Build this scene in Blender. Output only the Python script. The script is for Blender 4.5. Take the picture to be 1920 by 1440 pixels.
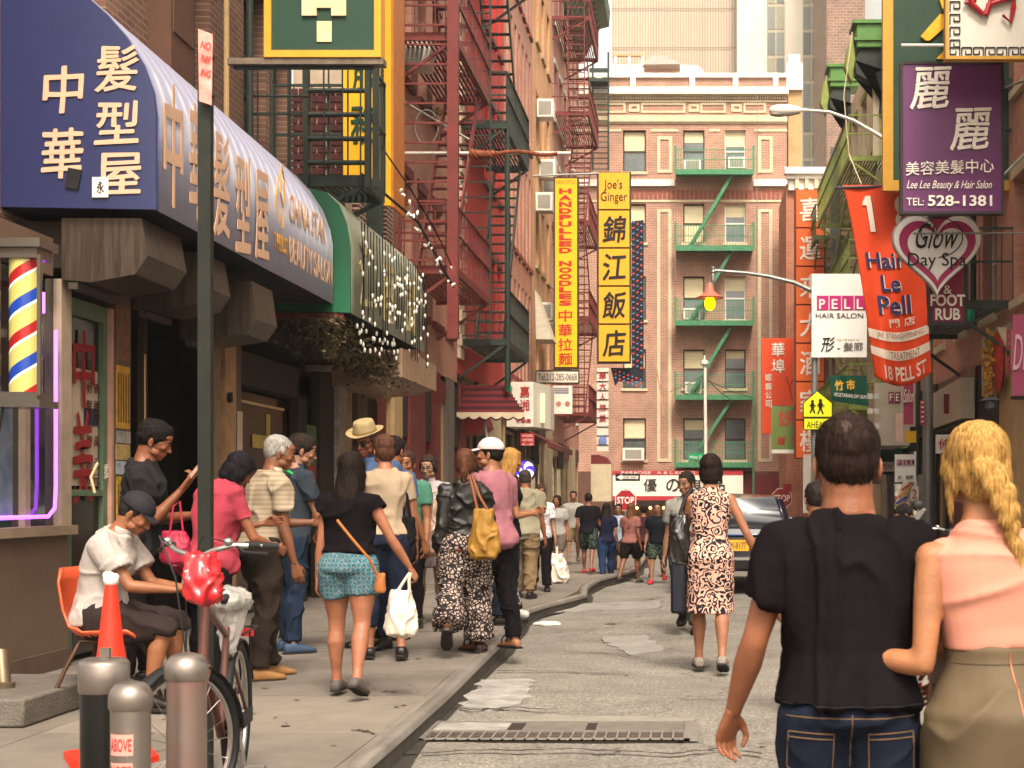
import bpy, bmesh, math, random
import numpy as np
from mathutils import Vector, Matrix, Euler
R = math.radians
V = Vector
random.seed(7)
for _o in list(bpy.data.objects): bpy.data.objects.remove(_o)
scene = bpy.context.scene
COL = scene.collection
# ------------------------------------------------------------------ camera
CAMZ = 1.42; F = 2800.0; VPX = 1300.0; VPY = 930.0
cam_d = bpy.data.cameras.new('camera'); cam = bpy.data.objects.new('camera', cam_d); COL.objects.link(cam)
cam.location = (0, 0, CAMZ); cam.rotation_euler = (R(90), 0, 0)
cam_d.sensor_width = 36.0; cam_d.lens = 36.0 * F / 1920.0
cam_d.shift_x = (960 - VPX) / 1920.0; cam_d.shift_y = (VPY - 720) / 1920.0
cam_d.clip_start = .1; cam_d.clip_end = 2000
cam_d.dof.use_dof = True; cam_d.dof.focus_distance = 13.0; cam_d.dof.aperture_fstop = 9.0
scene.camera = cam
# ------------------------------------------------------------------ world, sun, exposure
world = bpy.data.worlds.new('World'); scene.world = world; world.use_nodes = True
_n = world.node_tree.nodes; _l = world.node_tree.links
SUN_EL, SUN_AZ = 54.0, 168.0      # degrees; azimuth clockwise from +Y
_sky = _n.new('ShaderNodeTexSky'); _sky.sky_type = 'NISHITA'; _sky.sun_disc = False
_sky.sun_elevation = R(SUN_EL); _sky.sun_rotation = R(SUN_AZ); _sky.dust_density = 6.0; _sky.air_density = 1.2
_hs = _n.new('ShaderNodeHueSaturation'); _hs.inputs['Saturation'].default_value = .12
_tint = _n.new('ShaderNodeMix'); _tint.data_type = 'RGBA'; _tint.blend_type = 'MULTIPLY'; _tint.inputs['Factor'].default_value = 1.0
_tint.inputs['B'].default_value = (1.20, 1.11, .97, 1)
_l.new(_sky.outputs['Color'], _hs.inputs['Color']); _l.new(_hs.outputs['Color'], _tint.inputs['A'])
_bg = _n['Background']; _bg.inputs['Strength'].default_value = .15
_l.new(_tint.outputs['Result'], _bg.inputs['Color'])
sun_d = bpy.data.lights.new('sun', 'SUN'); sun = bpy.data.objects.new('sun', sun_d); COL.objects.link(sun)
sun_d.energy = 1.5; sun_d.angle = R(10); sun_d.color = (1.0, .91, .78)
_dv = V((math.sin(R(SUN_AZ)) * math.cos(R(SUN_EL)), math.cos(R(SUN_AZ)) * math.cos(R(SUN_EL)), math.sin(R(SUN_EL))))
sun.rotation_euler = _dv.to_track_quat('Z', 'Y').to_euler()
scene.view_settings.view_transform = 'Standard'; scene.view_settings.look = 'None'
scene.view_settings.exposure = 1.15; scene.view_settings.gamma = 1.0
scene.render.engine = 'CYCLES'
scene.cycles.max_bounces = 6; scene.cycles.diffuse_bounces = 3; scene.cycles.glossy_bounces = 3
scene.cycles.transparent_max_bounces = 12
try: scene.cycles.use_denoising = True
except Exception: pass
# ------------------------------------------------------------------ photo helpers
def PX(px, y): return (px - VPX) * y / F
def PZ(py, y): return CAMZ - (py - VPY) * y / F
def P(px, py, y): return V((PX(px, y), y, PZ(py, y)))
def YX(px, x): return x * F / (px - VPX)       # depth of photo column px on the plane X = x
KERB = .13
def _hash(ix, iy, iz):
    h = (ix * 374761393 + iy * 668265263 + iz * 2147483647) & 0xffffffff
    h = ((h ^ (h >> 13)) * 1274126177) & 0xffffffff
    return ((h ^ (h >> 16)) & 0xffff) / 65535.0
def vnoise(p):
    i = np.floor(p).astype(np.int64); f = p - i; f = f * f * (3 - 2 * f); r = 0
    for dx in (0, 1):
        for dy in (0, 1):
            for dz in (0, 1):
                w = (f[:, 0] if dx else 1 - f[:, 0]) * (f[:, 1] if dy else 1 - f[:, 1]) * (f[:, 2] if dz else 1 - f[:, 2])
                r = r + w * _hash(i[:, 0] + dx, i[:, 1] + dy, i[:, 2] + dz)
    return r * 2 - 1
# ------------------------------------------------------------------ materials
_M = {}
def srgb(h):
    h = h.lstrip('#'); c = [int(h[i:i+2], 16) / 255 for i in (0, 2, 4)]
    return tuple(((x + .055) / 1.055) ** 2.4 if x > .04045 else x / 12.92 for x in c)
class NT:
    def __init__(s, m): s.t = m.node_tree; s.n = s.t.nodes; s.l = s.t.links
    def add(s, typ, **kw):
        n = s.n.new(typ)
        for k, v in kw.items():
            if k in ('_',): continue
            if hasattr(n, k): setattr(n, k, v)
        return n
    def link(s, a, b): s.l.new(a, b)
def mat(name, col, rough=.7, metal=0, var=.15, scale=6, bump=0, bscale=60, spec=.32, emit=None, estr=1, dirt=0, aniso=None, alpha=1, trans=0, coat=0, col2=None, sat=1):
    if name in _M: return _M[name]
    if isinstance(col, str): col = srgb(col)
    m = bpy.data.materials.new(name); m.use_nodes = True; t = NT(m); b = t.n['Principled BSDF']
    b.inputs['Roughness'].default_value = rough; b.inputs['Metallic'].default_value = metal
    b.inputs['Specular IOR Level'].default_value = spec
    if coat: b.inputs['Coat Weight'].default_value = coat; b.inputs['Coat Roughness'].default_value = .1
    if trans: b.inputs['Transmission Weight'].default_value = trans
    if alpha < 1: b.inputs['Alpha'].default_value = alpha
    tc = t.add('ShaderNodeTexCoord'); mp = t.add('ShaderNodeMapping')
    if aniso: mp.inputs['Scale'].default_value = aniso
    t.link(tc.outputs['Object'], mp.inputs['Vector'])
    c2 = tuple(min(1, x * (1 + var)) for x in col) if col2 is None else (srgb(col2) if isinstance(col2, str) else col2)
    c1 = tuple(x * (1 - var) for x in col) if col2 is None else col
    nz = t.add('ShaderNodeTexNoise'); nz.inputs['Scale'].default_value = scale; nz.inputs['Detail'].default_value = 6; nz.inputs['Roughness'].default_value = .65
    t.link(mp.outputs['Vector'], nz.inputs['Vector'])
    cr = t.add('ShaderNodeValToRGB'); cr.color_ramp.elements[0].position = .32; cr.color_ramp.elements[1].position = .68
    cr.color_ramp.elements[0].color = (*c1, 1); cr.color_ramp.elements[1].color = (*c2, 1)
    t.link(nz.outputs['Fac'], cr.inputs['Fac']); out = cr.outputs['Color']
    if dirt:
        n2 = t.add('ShaderNodeTexNoise'); n2.inputs['Scale'].default_value = scale * .35; n2.inputs['Detail'].default_value = 8; n2.inputs['Roughness'].default_value = .75
        t.link(mp.outputs['Vector'], n2.inputs['Vector'])
        r2 = t.add('ShaderNodeValToRGB'); r2.color_ramp.elements[0].position = .48; r2.color_ramp.elements[1].position = .68
        t.link(n2.outputs['Fac'], r2.inputs['Fac'])
        ml = t.add('ShaderNodeMath', operation='MULTIPLY'); ml.inputs[1].default_value = dirt; t.link(r2.outputs['Color'], ml.inputs[0])
        mx = t.add('ShaderNodeMix', data_type='RGBA'); t.link(ml.outputs[0], mx.inputs['Factor']); t.link(out, mx.inputs['A'])
        mx.inputs['B'].default_value = (.06, .045, .032, 1); out = mx.outputs['Result']
    t.link(out, b.inputs['Base Color'])
    if bump:
        n3 = t.add('ShaderNodeTexNoise'); n3.inputs['Scale'].default_value = bscale; n3.inputs['Detail'].default_value = 4
        t.link(mp.outputs['Vector'], n3.inputs['Vector'])
        bp = t.add('ShaderNodeBump'); bp.inputs['Strength'].default_value = bump; bp.inputs['Distance'].default_value = .02
        t.link(n3.outputs['Fac'], bp.inputs['Height']); t.link(bp.outputs['Normal'], b.inputs['Normal'])
    if emit is not None:
        b.inputs['Emission Color'].default_value = (*(srgb(emit) if isinstance(emit, str) else emit), 1); b.inputs['Emission Strength'].default_value = estr
    _M[name] = m; return m
def brick_mat(name, c1, c2, mortar, axis='x', bw=.21, bh=.068, ms=.009, rough=.85, stain=.35):
    if name in _M: return _M[name]
    m = bpy.data.materials.new(name); m.use_nodes = True; t = NT(m); b = t.n['Principled BSDF']; b.inputs['Roughness'].default_value = rough
    tc = t.add('ShaderNodeTexCoord'); sp = t.add('ShaderNodeSeparateXYZ'); cb = t.add('ShaderNodeCombineXYZ')
    t.link(tc.outputs['Object'], sp.inputs[0])
    t.link(sp.outputs['Y' if axis == 'x' else 'X'], cb.inputs['X']); t.link(sp.outputs['Z'], cb.inputs['Y'])
    bk = t.add('ShaderNodeTexBrick'); bk.inputs['Scale'].default_value = 1; bk.inputs['Brick Width'].default_value = bw
    bk.inputs['Row Height'].default_value = bh; bk.inputs['Mortar Size'].default_value = ms; bk.inputs['Mortar Smooth'].default_value = .3
    bk.inputs['Color1'].default_value = (*srgb(c1), 1); bk.inputs['Color2'].default_value = (*srgb(c2), 1); bk.inputs['Mortar'].default_value = (*srgb(mortar), 1)
    t.link(cb.outputs[0], bk.inputs['Vector'])
    n2 = t.add('ShaderNodeTexNoise'); n2.inputs['Scale'].default_value = .9; n2.inputs['Detail'].default_value = 8; n2.inputs['Roughness'].default_value = .7
    t.link(tc.outputs['Object'], n2.inputs['Vector'])
    r2 = t.add('ShaderNodeValToRGB'); r2.color_ramp.elements[0].position = .35; r2.color_ramp.elements[1].position = .7
    r2.color_ramp.elements[0].color = (1 - stain,) * 3 + (1,); r2.color_ramp.elements[1].color = (1.12, 1.1, 1.06, 1)
    t.link(n2.outputs['Fac'], r2.inputs['Fac'])
    mx = t.add('ShaderNodeMix', data_type='RGBA', blend_type='MULTIPLY'); mx.inputs['Factor'].default_value = 1
    t.link(bk.outputs['Color'], mx.inputs['A']); t.link(r2.outputs['Color'], mx.inputs['B']); t.link(mx.outputs['Result'], b.inputs['Base Color'])
    bp = t.add('ShaderNodeBump'); bp.inputs['Strength'].default_value = .6; bp.inputs['Distance'].default_value = .01; bp.invert = True
    t.link(bk.outputs['Fac'], bp.inputs['Height']); t.link(bp.outputs['Normal'], b.inputs['Normal'])
    _M[name] = m; return m
def pattern_mat(name, base, ink, kind='paisley', scale=20, rough=.8, ink2=None, thr=.5):
    if name in _M: return _M[name]
    m = bpy.data.materials.new(name); m.use_nodes = True; t = NT(m); b = t.n['Principled BSDF']; b.inputs['Roughness'].default_value = rough
    b.inputs['Specular IOR Level'].default_value = .2
    tc = t.add('ShaderNodeTexCoord'); src = tc.outputs['Object']; wn = t.add('ShaderNodeTexNoise'); wn.inputs['Scale'].default_value = scale * .5; wn.inputs['Detail'].default_value = 1
    t.link(src, wn.inputs['Vector'])
    mxv = t.add('ShaderNodeVectorMath', operation='MULTIPLY_ADD'); t.link(wn.outputs['Color'], mxv.inputs[0])
    k = {'paisley': 2.4 / scale, 'blot': 1.0 / scale, 'lattice': .05 / scale, 'stripe': .0, 'floral': 1.5 / scale}[kind]
    mxv.inputs[1].default_value = (k, k, k); t.link(src, mxv.inputs[2]); vec = mxv.outputs[0]
    if kind == 'paisley':
        w = t.add('ShaderNodeTexVoronoi'); w.feature = 'F1'; w.inputs['Scale'].default_value = scale * .55; t.link(vec, w.inputs['Vector'])
        mm = t.add('ShaderNodeMath', operation='MULTIPLY'); mm.inputs[1].default_value = 17; t.link(w.outputs['Distance'], mm.inputs[0])
        sn = t.add('ShaderNodeMath', operation='SINE'); t.link(mm.outputs[0], sn.inputs[0]); f = sn.outputs[0]; lo, hi = -.05, .12
    elif kind == 'stripe':
        s = t.add('ShaderNodeSeparateXYZ'); t.link(src, s.inputs[0]); mm = t.add('ShaderNodeMath', operation='MULTIPLY'); mm.inputs[1].default_value = scale; t.link(s.outputs['Z'], mm.inputs[0])
        sn = t.add('ShaderNodeMath', operation='SINE'); t.link(mm.outputs[0], sn.inputs[0]); f = sn.outputs[0]; lo, hi = .25, .45
    elif kind == 'lattice':
        s = t.add('ShaderNodeSeparateXYZ'); t.link(src, s.inputs[0]); fs = []
        for op, a in (('ADD', 1), ('SUBTRACT', 1)):
            q = t.add('ShaderNodeMath', operation=op); t.link(s.outputs['X'], q.inputs[0]); t.link(s.outputs['Z'], q.inputs[1])
            mm = t.add('ShaderNodeMath', operation='MULTIPLY'); mm.inputs[1].default_value = scale * 2.2; t.link(q.outputs[0], mm.inputs[0])
            sn = t.add('ShaderNodeMath', operation='SINE'); t.link(mm.outputs[0], sn.inputs[0]); fs.append(sn)
        q = t.add('ShaderNodeMath', operation='MULTIPLY'); t.link(fs[0].outputs[0], q.inputs[0]); t.link(fs[1].outputs[0], q.inputs[1])
        ab = t.add('ShaderNodeMath', operation='ABSOLUTE'); t.link(q.outputs[0], ab.inputs[0])
        w = t.add('ShaderNodeTexVoronoi'); w.inputs['Scale'].default_value = scale * 2.5; t.link(vec, w.inputs['Vector'])
        ad = t.add('ShaderNodeMath', operation='MULTIPLY_ADD'); ad.inputs[1].default_value = .5; t.link(w.outputs['Distance'], ad.inputs[0]); t.link(ab.outputs[0], ad.inputs[2])
        f = ad.outputs[0]; lo, hi = .42, .5
    else:
        w = t.add('ShaderNodeTexVoronoi'); w.feature = 'DISTANCE_TO_EDGE' if kind == 'blot' else 'F1'; w.inputs['Scale'].default_value = scale; t.link(vec, w.inputs['Vector'])
        f = w.outputs['Distance']; lo, hi = (thr * .28, thr * .28 + .05) if kind == 'blot' else (thr * .6, thr * .6 + .08)
    cr = t.add('ShaderNodeValToRGB'); cr.color_ramp.elements[0].position = max(0, lo); cr.color_ramp.elements[1].position = hi
    if kind in ('paisley', 'stripe'):
        mr = t.add('ShaderNodeMapRange'); mr.inputs['From Min'].default_value = -1; mr.inputs['From Max'].default_value = 1; t.link(f, mr.inputs['Value']); f = mr.outputs['Result']
        cr.color_ramp.elements[0].position = .5 + lo / 2; cr.color_ramp.elements[1].position = .5 + hi / 2
    cr.color_ramp.elements[0].color = (*srgb(ink), 1); cr.color_ramp.elements[1].color = (*srgb(base), 1)
    if ink2:
        e = cr.color_ramp.elements.new(min(.99, cr.color_ramp.elements[-1].position + .25)); e.color = (*srgb(ink2), 1)
    t.link(f, cr.inputs['Fac']); t.link(cr.outputs['Color'], b.inputs['Base Color'])
    _M[name] = m; return m
def hair_mat(name, c, c2, rough=.45, bald=None):
    if name in _M: return _M[name]
    m = bpy.data.materials.new(name); m.use_nodes = True; t = NT(m); b = t.n['Principled BSDF']; b.inputs['Roughness'].default_value = .62; b.inputs['Specular IOR Level'].default_value = .1
    tc = t.add('ShaderNodeTexCoord'); mp = t.add('ShaderNodeMapping'); mp.inputs['Scale'].default_value = (1, 1, .12)
    t.link(tc.outputs['Object'], mp.inputs['Vector'])
    nz = t.add('ShaderNodeTexNoise'); nz.inputs['Scale'].default_value = 160; nz.inputs['Detail'].default_value = 3; t.link(mp.outputs['Vector'], nz.inputs['Vector'])
    cr = t.add('ShaderNodeValToRGB'); cr.color_ramp.elements[0].position = .35; cr.color_ramp.elements[1].position = .65
    cr.color_ramp.elements[0].color = (*srgb(c), 1); cr.color_ramp.elements[1].color = (*srgb(c2), 1)
    t.link(nz.outputs['Fac'], cr.inputs['Fac']); t.link(cr.outputs['Color'], b.inputs['Base Color'])
    bp = t.add('ShaderNodeBump'); bp.inputs['Strength'].default_value = .7; bp.inputs['Distance'].default_value = .01
    t.link(nz.outputs['Fac'], bp.inputs['Height']); t.link(bp.outputs['Normal'], b.inputs['Normal'])
    _M[name] = m; return m
def glass_mat(name='window_glass', col='#20242a', rough=.06):
    return mat(name, col, rough=rough, var=.3, scale=1.5, spec=.9)
# ------------------------------------------------------------------ mesh builder
class MB:
    def __init__(s): s.v = []; s.f = []; s.smooth = False
    def add(s, vs, fs):
        o = len(s.v); s.v += [tuple(v) for v in vs]; s.f += [tuple(i + o for i in f) for f in fs]; return s
    def box(s, x0, x1, y0, y1, z0, z1):
        vs = [(x, y, z) for x in (x0, x1) for y in (y0, y1) for z in (z0, z1)]
        return s.add(vs, [(0, 1, 3, 2), (4, 6, 7, 5), (0, 4, 5, 1), (2, 3, 7, 6), (0, 2, 6, 4), (1, 5, 7, 3)])
    def cbox(s, c, d, rot=None, bev=0):
        vs = [V(((i - .5) * d[0], (j - .5) * d[1], (k - .5) * d[2])) for i in (0, 1) for j in (0, 1) for k in (0, 1)]
        if rot is not None:
            e = rot if isinstance(rot, Matrix) else Euler(rot).to_matrix(); vs = [e @ v for v in vs]
        return s.add([v + V(c) for v in vs], [(0, 1, 3, 2), (4, 6, 7, 5), (0, 4, 5, 1), (2, 3, 7, 6), (0, 2, 6, 4), (1, 5, 7, 3)])
    def bar(s, a, b, w, h=None, up=(0, 0, 1)):
        a = V(a); b = V(b); h = h or w; d = (b - a).normalized(); u = V(up)
        if abs(d.dot(u)) > .98: u = V((0, 1, 0))
        x = d.cross(u).normalized(); y = x.cross(d)
        vs = [p + x * (i * w / 2) + y * (j * h / 2) for p in (a, b) for i, j in ((-1, -1), (1, -1), (1, 1), (-1, 1))]
        return s.add(vs, [(3, 2, 1, 0), (4, 5, 6, 7), (0, 1, 5, 4), (1, 2, 6, 5), (2, 3, 7, 6), (3, 0, 4, 7)])
    def tube(s, pts, r, n=8, cap=True):
        pts = [V(p) for p in pts]; rr = r if isinstance(r, (list, tuple)) else [r] * len(pts)
        rings = []; pu = None
        for i, p in enumerate(pts):
            d = (pts[min(i + 1, len(pts) - 1)] - pts[max(i - 1, 0)]).normalized()
            if pu is None:
                u = V((0, 0, 1)) if abs(d.z) < .95 else V((1, 0, 0))
                u = (u - d * u.dot(d)).normalized()
            else: u = (pu - d * pu.dot(d)).normalized()
            pu = u; w = d.cross(u)
            rings.append([p + (u * math.cos(2 * math.pi * k / n) + w * math.sin(2 * math.pi * k / n)) * rr[i] for k in range(n)])
        vs = [q for g in rings for q in g]; fs = []
        for i in range(len(pts) - 1):
            for k in range(n):
                a = i * n + k; b = i * n + (k + 1) % n; fs.append((a, b, b + n, a + n))
        if cap: fs += [tuple(range(n))[::-1], tuple(range((len(pts) - 1) * n, len(pts) * n))]
        return s.add(vs, fs)
    def lathe(s, c, prof, n=20, axis='z', sx=1, sy=1):
        c = V(c); vs = []; fs = []
        for r, z in prof:
            for k in range(n):
                a = 2 * math.pi * k / n; q = (r * math.cos(a) * sx, r * math.sin(a) * sy, z)
                if axis == 'y': q = (q[0], q[2], q[1])
                if axis == 'x': q = (q[2], q[0], q[1])
                vs.append(c + V(q))
        for i in range(len(prof) - 1):
            for k in range(n):
                a = i * n + k; b = i * n + (k + 1) % n; fs.append((a, b, b + n, a + n))
        fs += [tuple(range(n))[::-1], tuple(range((len(prof) - 1) * n, len(prof) * n))]
        return s.add(vs, fs)
    def prism(s, pts, a, b, plane='xz'):
        def q(p, t):
            return {'xz': (p[0], t, p[1]), 'yz': (t, p[0], p[1]), 'xy': (p[0], p[1], t)}[plane]
        n = len(pts); vs = [q(p, a) for p in pts] + [q(p, b) for p in pts]
        return s.add(vs, [tuple(range(n)), tuple(range(n, 2 * n))[::-1]] + [(i, (i + 1) % n, (i + 1) % n + n, i + n) for i in range(n)])
    def sheet(s, grid):
        nr, nc = len(grid), len(grid[0]); return s.add([p for g in grid for p in g], [(i * nc + j, i * nc + j + 1, (i + 1) * nc + j + 1, (i + 1) * nc + j) for i in range(nr - 1) for j in range(nc - 1)])
    def ball(s, c, r, n=10):
        r = r if isinstance(r, (tuple, list)) else (r, r, r); c = V(c); vs = []; fs = []
        for i in range(n + 1):
            t = math.pi * i / n
            for k in range(n * 2):
                a = math.pi * k / n; vs.append(c + V((r[0] * math.sin(t) * math.cos(a), r[1] * math.sin(t) * math.sin(a), r[2] * math.cos(t))))
        for i in range(n):
            for k in range(n * 2):
                a = i * 2 * n + k; b = i * 2 * n + (k + 1) % (2 * n); fs.append((a, a + 2 * n, b + 2 * n, b))
        return s.add(vs, fs)
    def mesh(s, name, off=(0, 0, 0), smooth=False, fix=True):
        me = bpy.data.meshes.new(name); o = V(off)
        me.from_pydata([(v[0] - o.x, v[1] - o.y, v[2] - o.z) for v in s.v], [], s.f)
        if fix:
            bm = bmesh.new(); bm.from_mesh(me); bmesh.ops.recalc_face_normals(bm, faces=bm.faces); bm.to_mesh(me); bm.free()
        if smooth:
            me.polygons.foreach_set('use_smooth', [True] * len(me.polygons))
            try: me.set_sharp_from_angle(angle=R(45))
            except Exception: pass
        me.update(); return me
def tagp(o, label=None, cat=None, group=None, kind=None):
    if label: o['label'] = label
    if cat: o['category'] = cat
    if group: o['group'] = group
    if kind: o['kind'] = kind
    return o
def root_loc(o):
    while o.parent: o = o.parent
    return o.location
def thing(name, label, cat, loc=(0, 0, 0), rz=0, group=None):
    o = bpy.data.objects.new(name, None); COL.objects.link(o); o.location = loc; o.rotation_euler = (0, 0, rz); o.empty_display_size = .1
    return tagp(o, label, cat, group)
def part(name, mb, m, parent=None, label=None, smooth=False, local=False, kind=None, solid=0, bev=0):
    off = V((0, 0, 0))
    if parent is not None and not local: off = root_loc(parent)
    me = mb.mesh(name, off, smooth or bev > 0) if isinstance(mb, MB) else mb
    o = bpy.data.objects.new(name, me); COL.objects.link(o)
    if m is not None:
        me.materials.clear() if len(me.materials) else None
        me.materials.append(m)
    if parent is not None: o.parent = parent
    if bev:
        bv = o.modifiers.new('bevel', 'BEVEL'); bv.width = bev; bv.segments = 2; bv.limit_method = 'ANGLE'
    if solid:
        sm = o.modifiers.new('solid', 'SOLIDIFY'); sm.thickness = solid; sm.offset = 0
    return tagp(o, label, None, None, kind)
def single(name, mb, m, label, cat, loc, group=None, smooth=False, kind=None, **kw):
    me = mb.mesh(name, loc, smooth); o = bpy.data.objects.new(name, me); COL.objects.link(o); o.location = loc; me.materials.append(m)
    return tagp(o, label, cat, group, kind)
def setting(name, mb, m, smooth=False):
    me = mb.mesh(name, (0, 0, 0), smooth); o = bpy.data.objects.new(name, me); COL.objects.link(o); me.materials.append(m); o['kind'] = 'structure'; return o
def copy_tree(o, parent=None, loc=None, rz=None, label=None):
    c = o.copy(); COL.objects.link(c)
    if parent is not None: c.parent = parent
    if loc is not None: c.location = loc
    if rz is not None: c.rotation_euler.z = rz
    if label: c['label'] = label
    for ch in list(o.children): copy_tree(ch, c)
    return c
# lettering -> mesh parts
_tmp = bpy.data.scenes.new('lettering_bench')
def brush_up(me, b, size):
    n = len(me.vertices); co = np.empty(n * 3, np.float32); me.vertices.foreach_get('co', co); co = co.reshape(-1, 3).astype(np.float64)
    q = np.stack([co[:, 0] / size * 6, co[:, 1] / size * 6, co[:, 0] * 0 + size * 31], 1); co[:, 0] += vnoise(q) * size * .022; co[:, 1] += vnoise(q + 7) * size * .022 + co[:, 0] * .04
    F_ = [tuple(p.vertices) for p in me.polygons]; vs = []; fs = []
    for i, (dx, dy) in enumerate(((0, 0), (b, 0), (-b, 0), (0, b * .8), (0, -b * .8), (b * .7, -b * .7))):
        fs += [tuple(k + len(vs) for k in f) for f in F_]; vs += [(x + dx, y + dy, z + i * .0003) for x, y, z in co]
    out = bpy.data.meshes.new('lettering'); out.from_pydata(vs, [], fs); out.update(); return out
def bench_dg():
    vl = _tmp.view_layers[0]; vl.update(); dg = vl.depsgraph
    if dg is None: dg = bpy.context.evaluated_depsgraph_get()
    dg.update(); return dg
def text_mesh(s, size, ext=.004, bold=0, cjk_b=0, shear=0, sx=1, align='CENTER', line=1.0, mw=None, mh=None, spacing=1):
    brush = any(ord(ch) > 0x2e80 for ch in s)
    if brush: cjk_b = bold; bold = 0
    cu = bpy.data.curves.new('lettering', 'FONT'); cu.body = s; cu.size = size; cu.extrude = ext; cu.offset = bold; cu.shear = shear
    cu.align_x = align; cu.align_y = 'CENTER'; cu.space_line = line; cu.space_character = spacing; cu.resolution_u = 3
    ob = bpy.data.objects.new('lettering', cu); _tmp.collection.objects.link(ob)
    dg = bench_dg()
    me = bpy.data.meshes.new_from_object(ob.evaluated_get(dg)); bpy.data.objects.remove(ob); bpy.data.curves.remove(cu)
    n = len(me.vertices)
    if n == 0: return me
    if brush: me = brush_up(me, cjk_b or size * .012, size)
    n = len(me.vertices)
    co = np.empty(n * 3, np.float32); me.vertices.foreach_get('co', co); co = co.reshape(-1, 3)
    lo = co.min(0); hi = co.max(0); c = (lo + hi) / 2
    co[:, :2] -= c[:2]
    if mw: co[:, 0] *= mw / max(1e-6, hi[0] - lo[0])
    else: co[:, 0] *= sx
    if mh: co[:, 1] *= mh / max(1e-6, hi[1] - lo[1])
    me.vertices.foreach_set('co', co.ravel()); me.update(); return me
def letters(s, m, parent, c, size=.3, face='-y', mw=None, mh=None, name='lettering', rot=0, **kw):
    me = text_mesh(s, size, mw=mw, mh=mh, **kw); me.materials.clear(); me.materials.append(m)
    o = bpy.data.objects.new(name, me); COL.objects.link(o); o.parent = parent
    o.location = V(c) - root_loc(parent)
    rz = {'-y': 0, '+x': R(90), '-x': R(-90), '+y': R(180)}[face]
    o.rotation_euler = (Matrix.Rotation(rz, 3, 'Z') @ Matrix.Rotation(R(90), 3, 'X') @ Matrix.Rotation(R(rot), 3, 'Z')).to_euler()
    return o
def letter_col(chars, m, parent, x, y, z_top, z_bot, mw, mh, **kw):
    n = len(chars); st = (z_top - z_bot) / n
    for i, ch in enumerate(chars): letters(ch, m, parent, (x, y, z_top - st * (i + .5)), mw=mw, mh=mh, **kw)
# ------------------------------------------------------------------ people
def fuse(mb, voxel, smooth=3, fold=0, fscale=(9, 9, 4), seed=0, wave=None, keep=None):
    me = mb.mesh('skin'); ob = bpy.data.objects.new('skin', me); _tmp.collection.objects.link(ob)
    r = ob.modifiers.new('r', 'REMESH'); r.mode = 'VOXEL'; r.voxel_size = voxel; r.use_smooth_shade = True
    if smooth:
        s = ob.modifiers.new('s', 'SMOOTH'); s.iterations = smooth; s.factor = .5
    dg = bench_dg(); out = bpy.data.meshes.new_from_object(ob.evaluated_get(dg)); bpy.data.objects.remove(ob); bpy.data.meshes.remove(me)
    n = len(out.vertices)
    if fold and n:
        co = np.empty(n * 3, np.float32); out.vertices.foreach_get('co', co); co = co.reshape(-1, 3).astype(np.float64)
        nr = np.empty(n * 3, np.float32); out.vertex_normals.foreach_get('vector', nr); nr = nr.reshape(-1, 3)
        q = co * np.array(fscale) + seed * 7.31 + np.array([.43, .27, .61])
        a = vnoise(q + 1.3 * np.stack([vnoise(q * .6 + 5), vnoise(q * .6 + 9), vnoise(q * .6 + 13)], 1))
        ridge = 1 - np.abs(a) * 2.2; ridge = np.clip(ridge, 0, 1) ** 2
        b = vnoise(q * 2.3 + 3); d = fold * (ridge * .9 + a * .5 + b * .2 - .15)
        co = co + nr * d[:, None]
        out.vertices.foreach_set('co', co.astype(np.float32).ravel())
    out.polygons.foreach_set('use_smooth', [True] * len(out.polygons)); out.update()
    return out
def ringloft(mb, secs, n=18, p=2.0, round0=0, round1=0):
    S = list(secs)
    def cap(sec, nxt, k):
        c, u, v, ru, rv = sec; d = (c - nxt[0]).normalized(); r = min(ru, rv) * k; o = []
        for t in (35, 65, 85):
            a = R(t); o.append((c + d * r * math.sin(a), u, v, ru * math.cos(a), rv * math.cos(a)))
        return o
    if round0: S = cap(S[0], S[1], round0)[::-1] + S
    if round1: S = S + cap(S[-1], S[-2], round1)
    vs = []; fs = []
    for c, u, v, ru, rv in S:
        for k in range(n):
            a = 2 * math.pi * k / n; ca, sa = math.cos(a), math.sin(a)
            vs.append(c + u * (ru * math.copysign(abs(ca) ** (2 / p), ca)) + v * (rv * math.copysign(abs(sa) ** (2 / p), sa)))
    for i in range(len(S) - 1):
        for k in range(n):
            a = i * n + k; b = i * n + (k + 1) % n; fs.append((a, b, b + n, a + n))
    fs += [tuple(range(n))[::-1], tuple(range((len(S) - 1) * n, len(S) * n))]
    mb.add(vs, fs)
def limb(mb, pts, rad, side, n=16, sub=4, p=2.0, r0=1, r1=1):
    pts = [V(q) for q in pts]; rad = [r if isinstance(r, tuple) else (r, r) for r in rad]; secs = []; m = len(pts)
    for i in range(m - 1):
        for j in range(sub + (1 if i == m - 2 else 0)):
            t = j / sub; s = t * t * (3 - 2 * t) if m < 3 else t
            c = pts[i].lerp(pts[i + 1], t)
            d0 = (pts[min(i + 1, m - 1)] - pts[max(i - 1, 0)]).normalized() if i > 0 else (pts[1] - pts[0]).normalized()
            d1 = (pts[min(i + 2, m - 1)] - pts[i]).normalized() if i + 2 < m else (pts[m - 1] - pts[m - 2]).normalized()
            d = d0.lerp(d1, t).normalized()
            u = (V(side) - d * d.dot(V(side))).normalized(); v = d.cross(u)
            secs.append((c, u, v, rad[i][0] * (1 - t) + rad[i + 1][0] * t, rad[i][1] * (1 - t) + rad[i + 1][1] * t))
    ringloft(mb, secs, n, p, r0, r1)
def ellip(mb, c, r, frame=None, n=9):
    t = MB(); t.ball((0, 0, 0), r, n); fr = frame if frame is not None else Matrix.Identity(3)
    mb.add([V(c) + fr @ V(q) for q in t.v], t.f)
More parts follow.
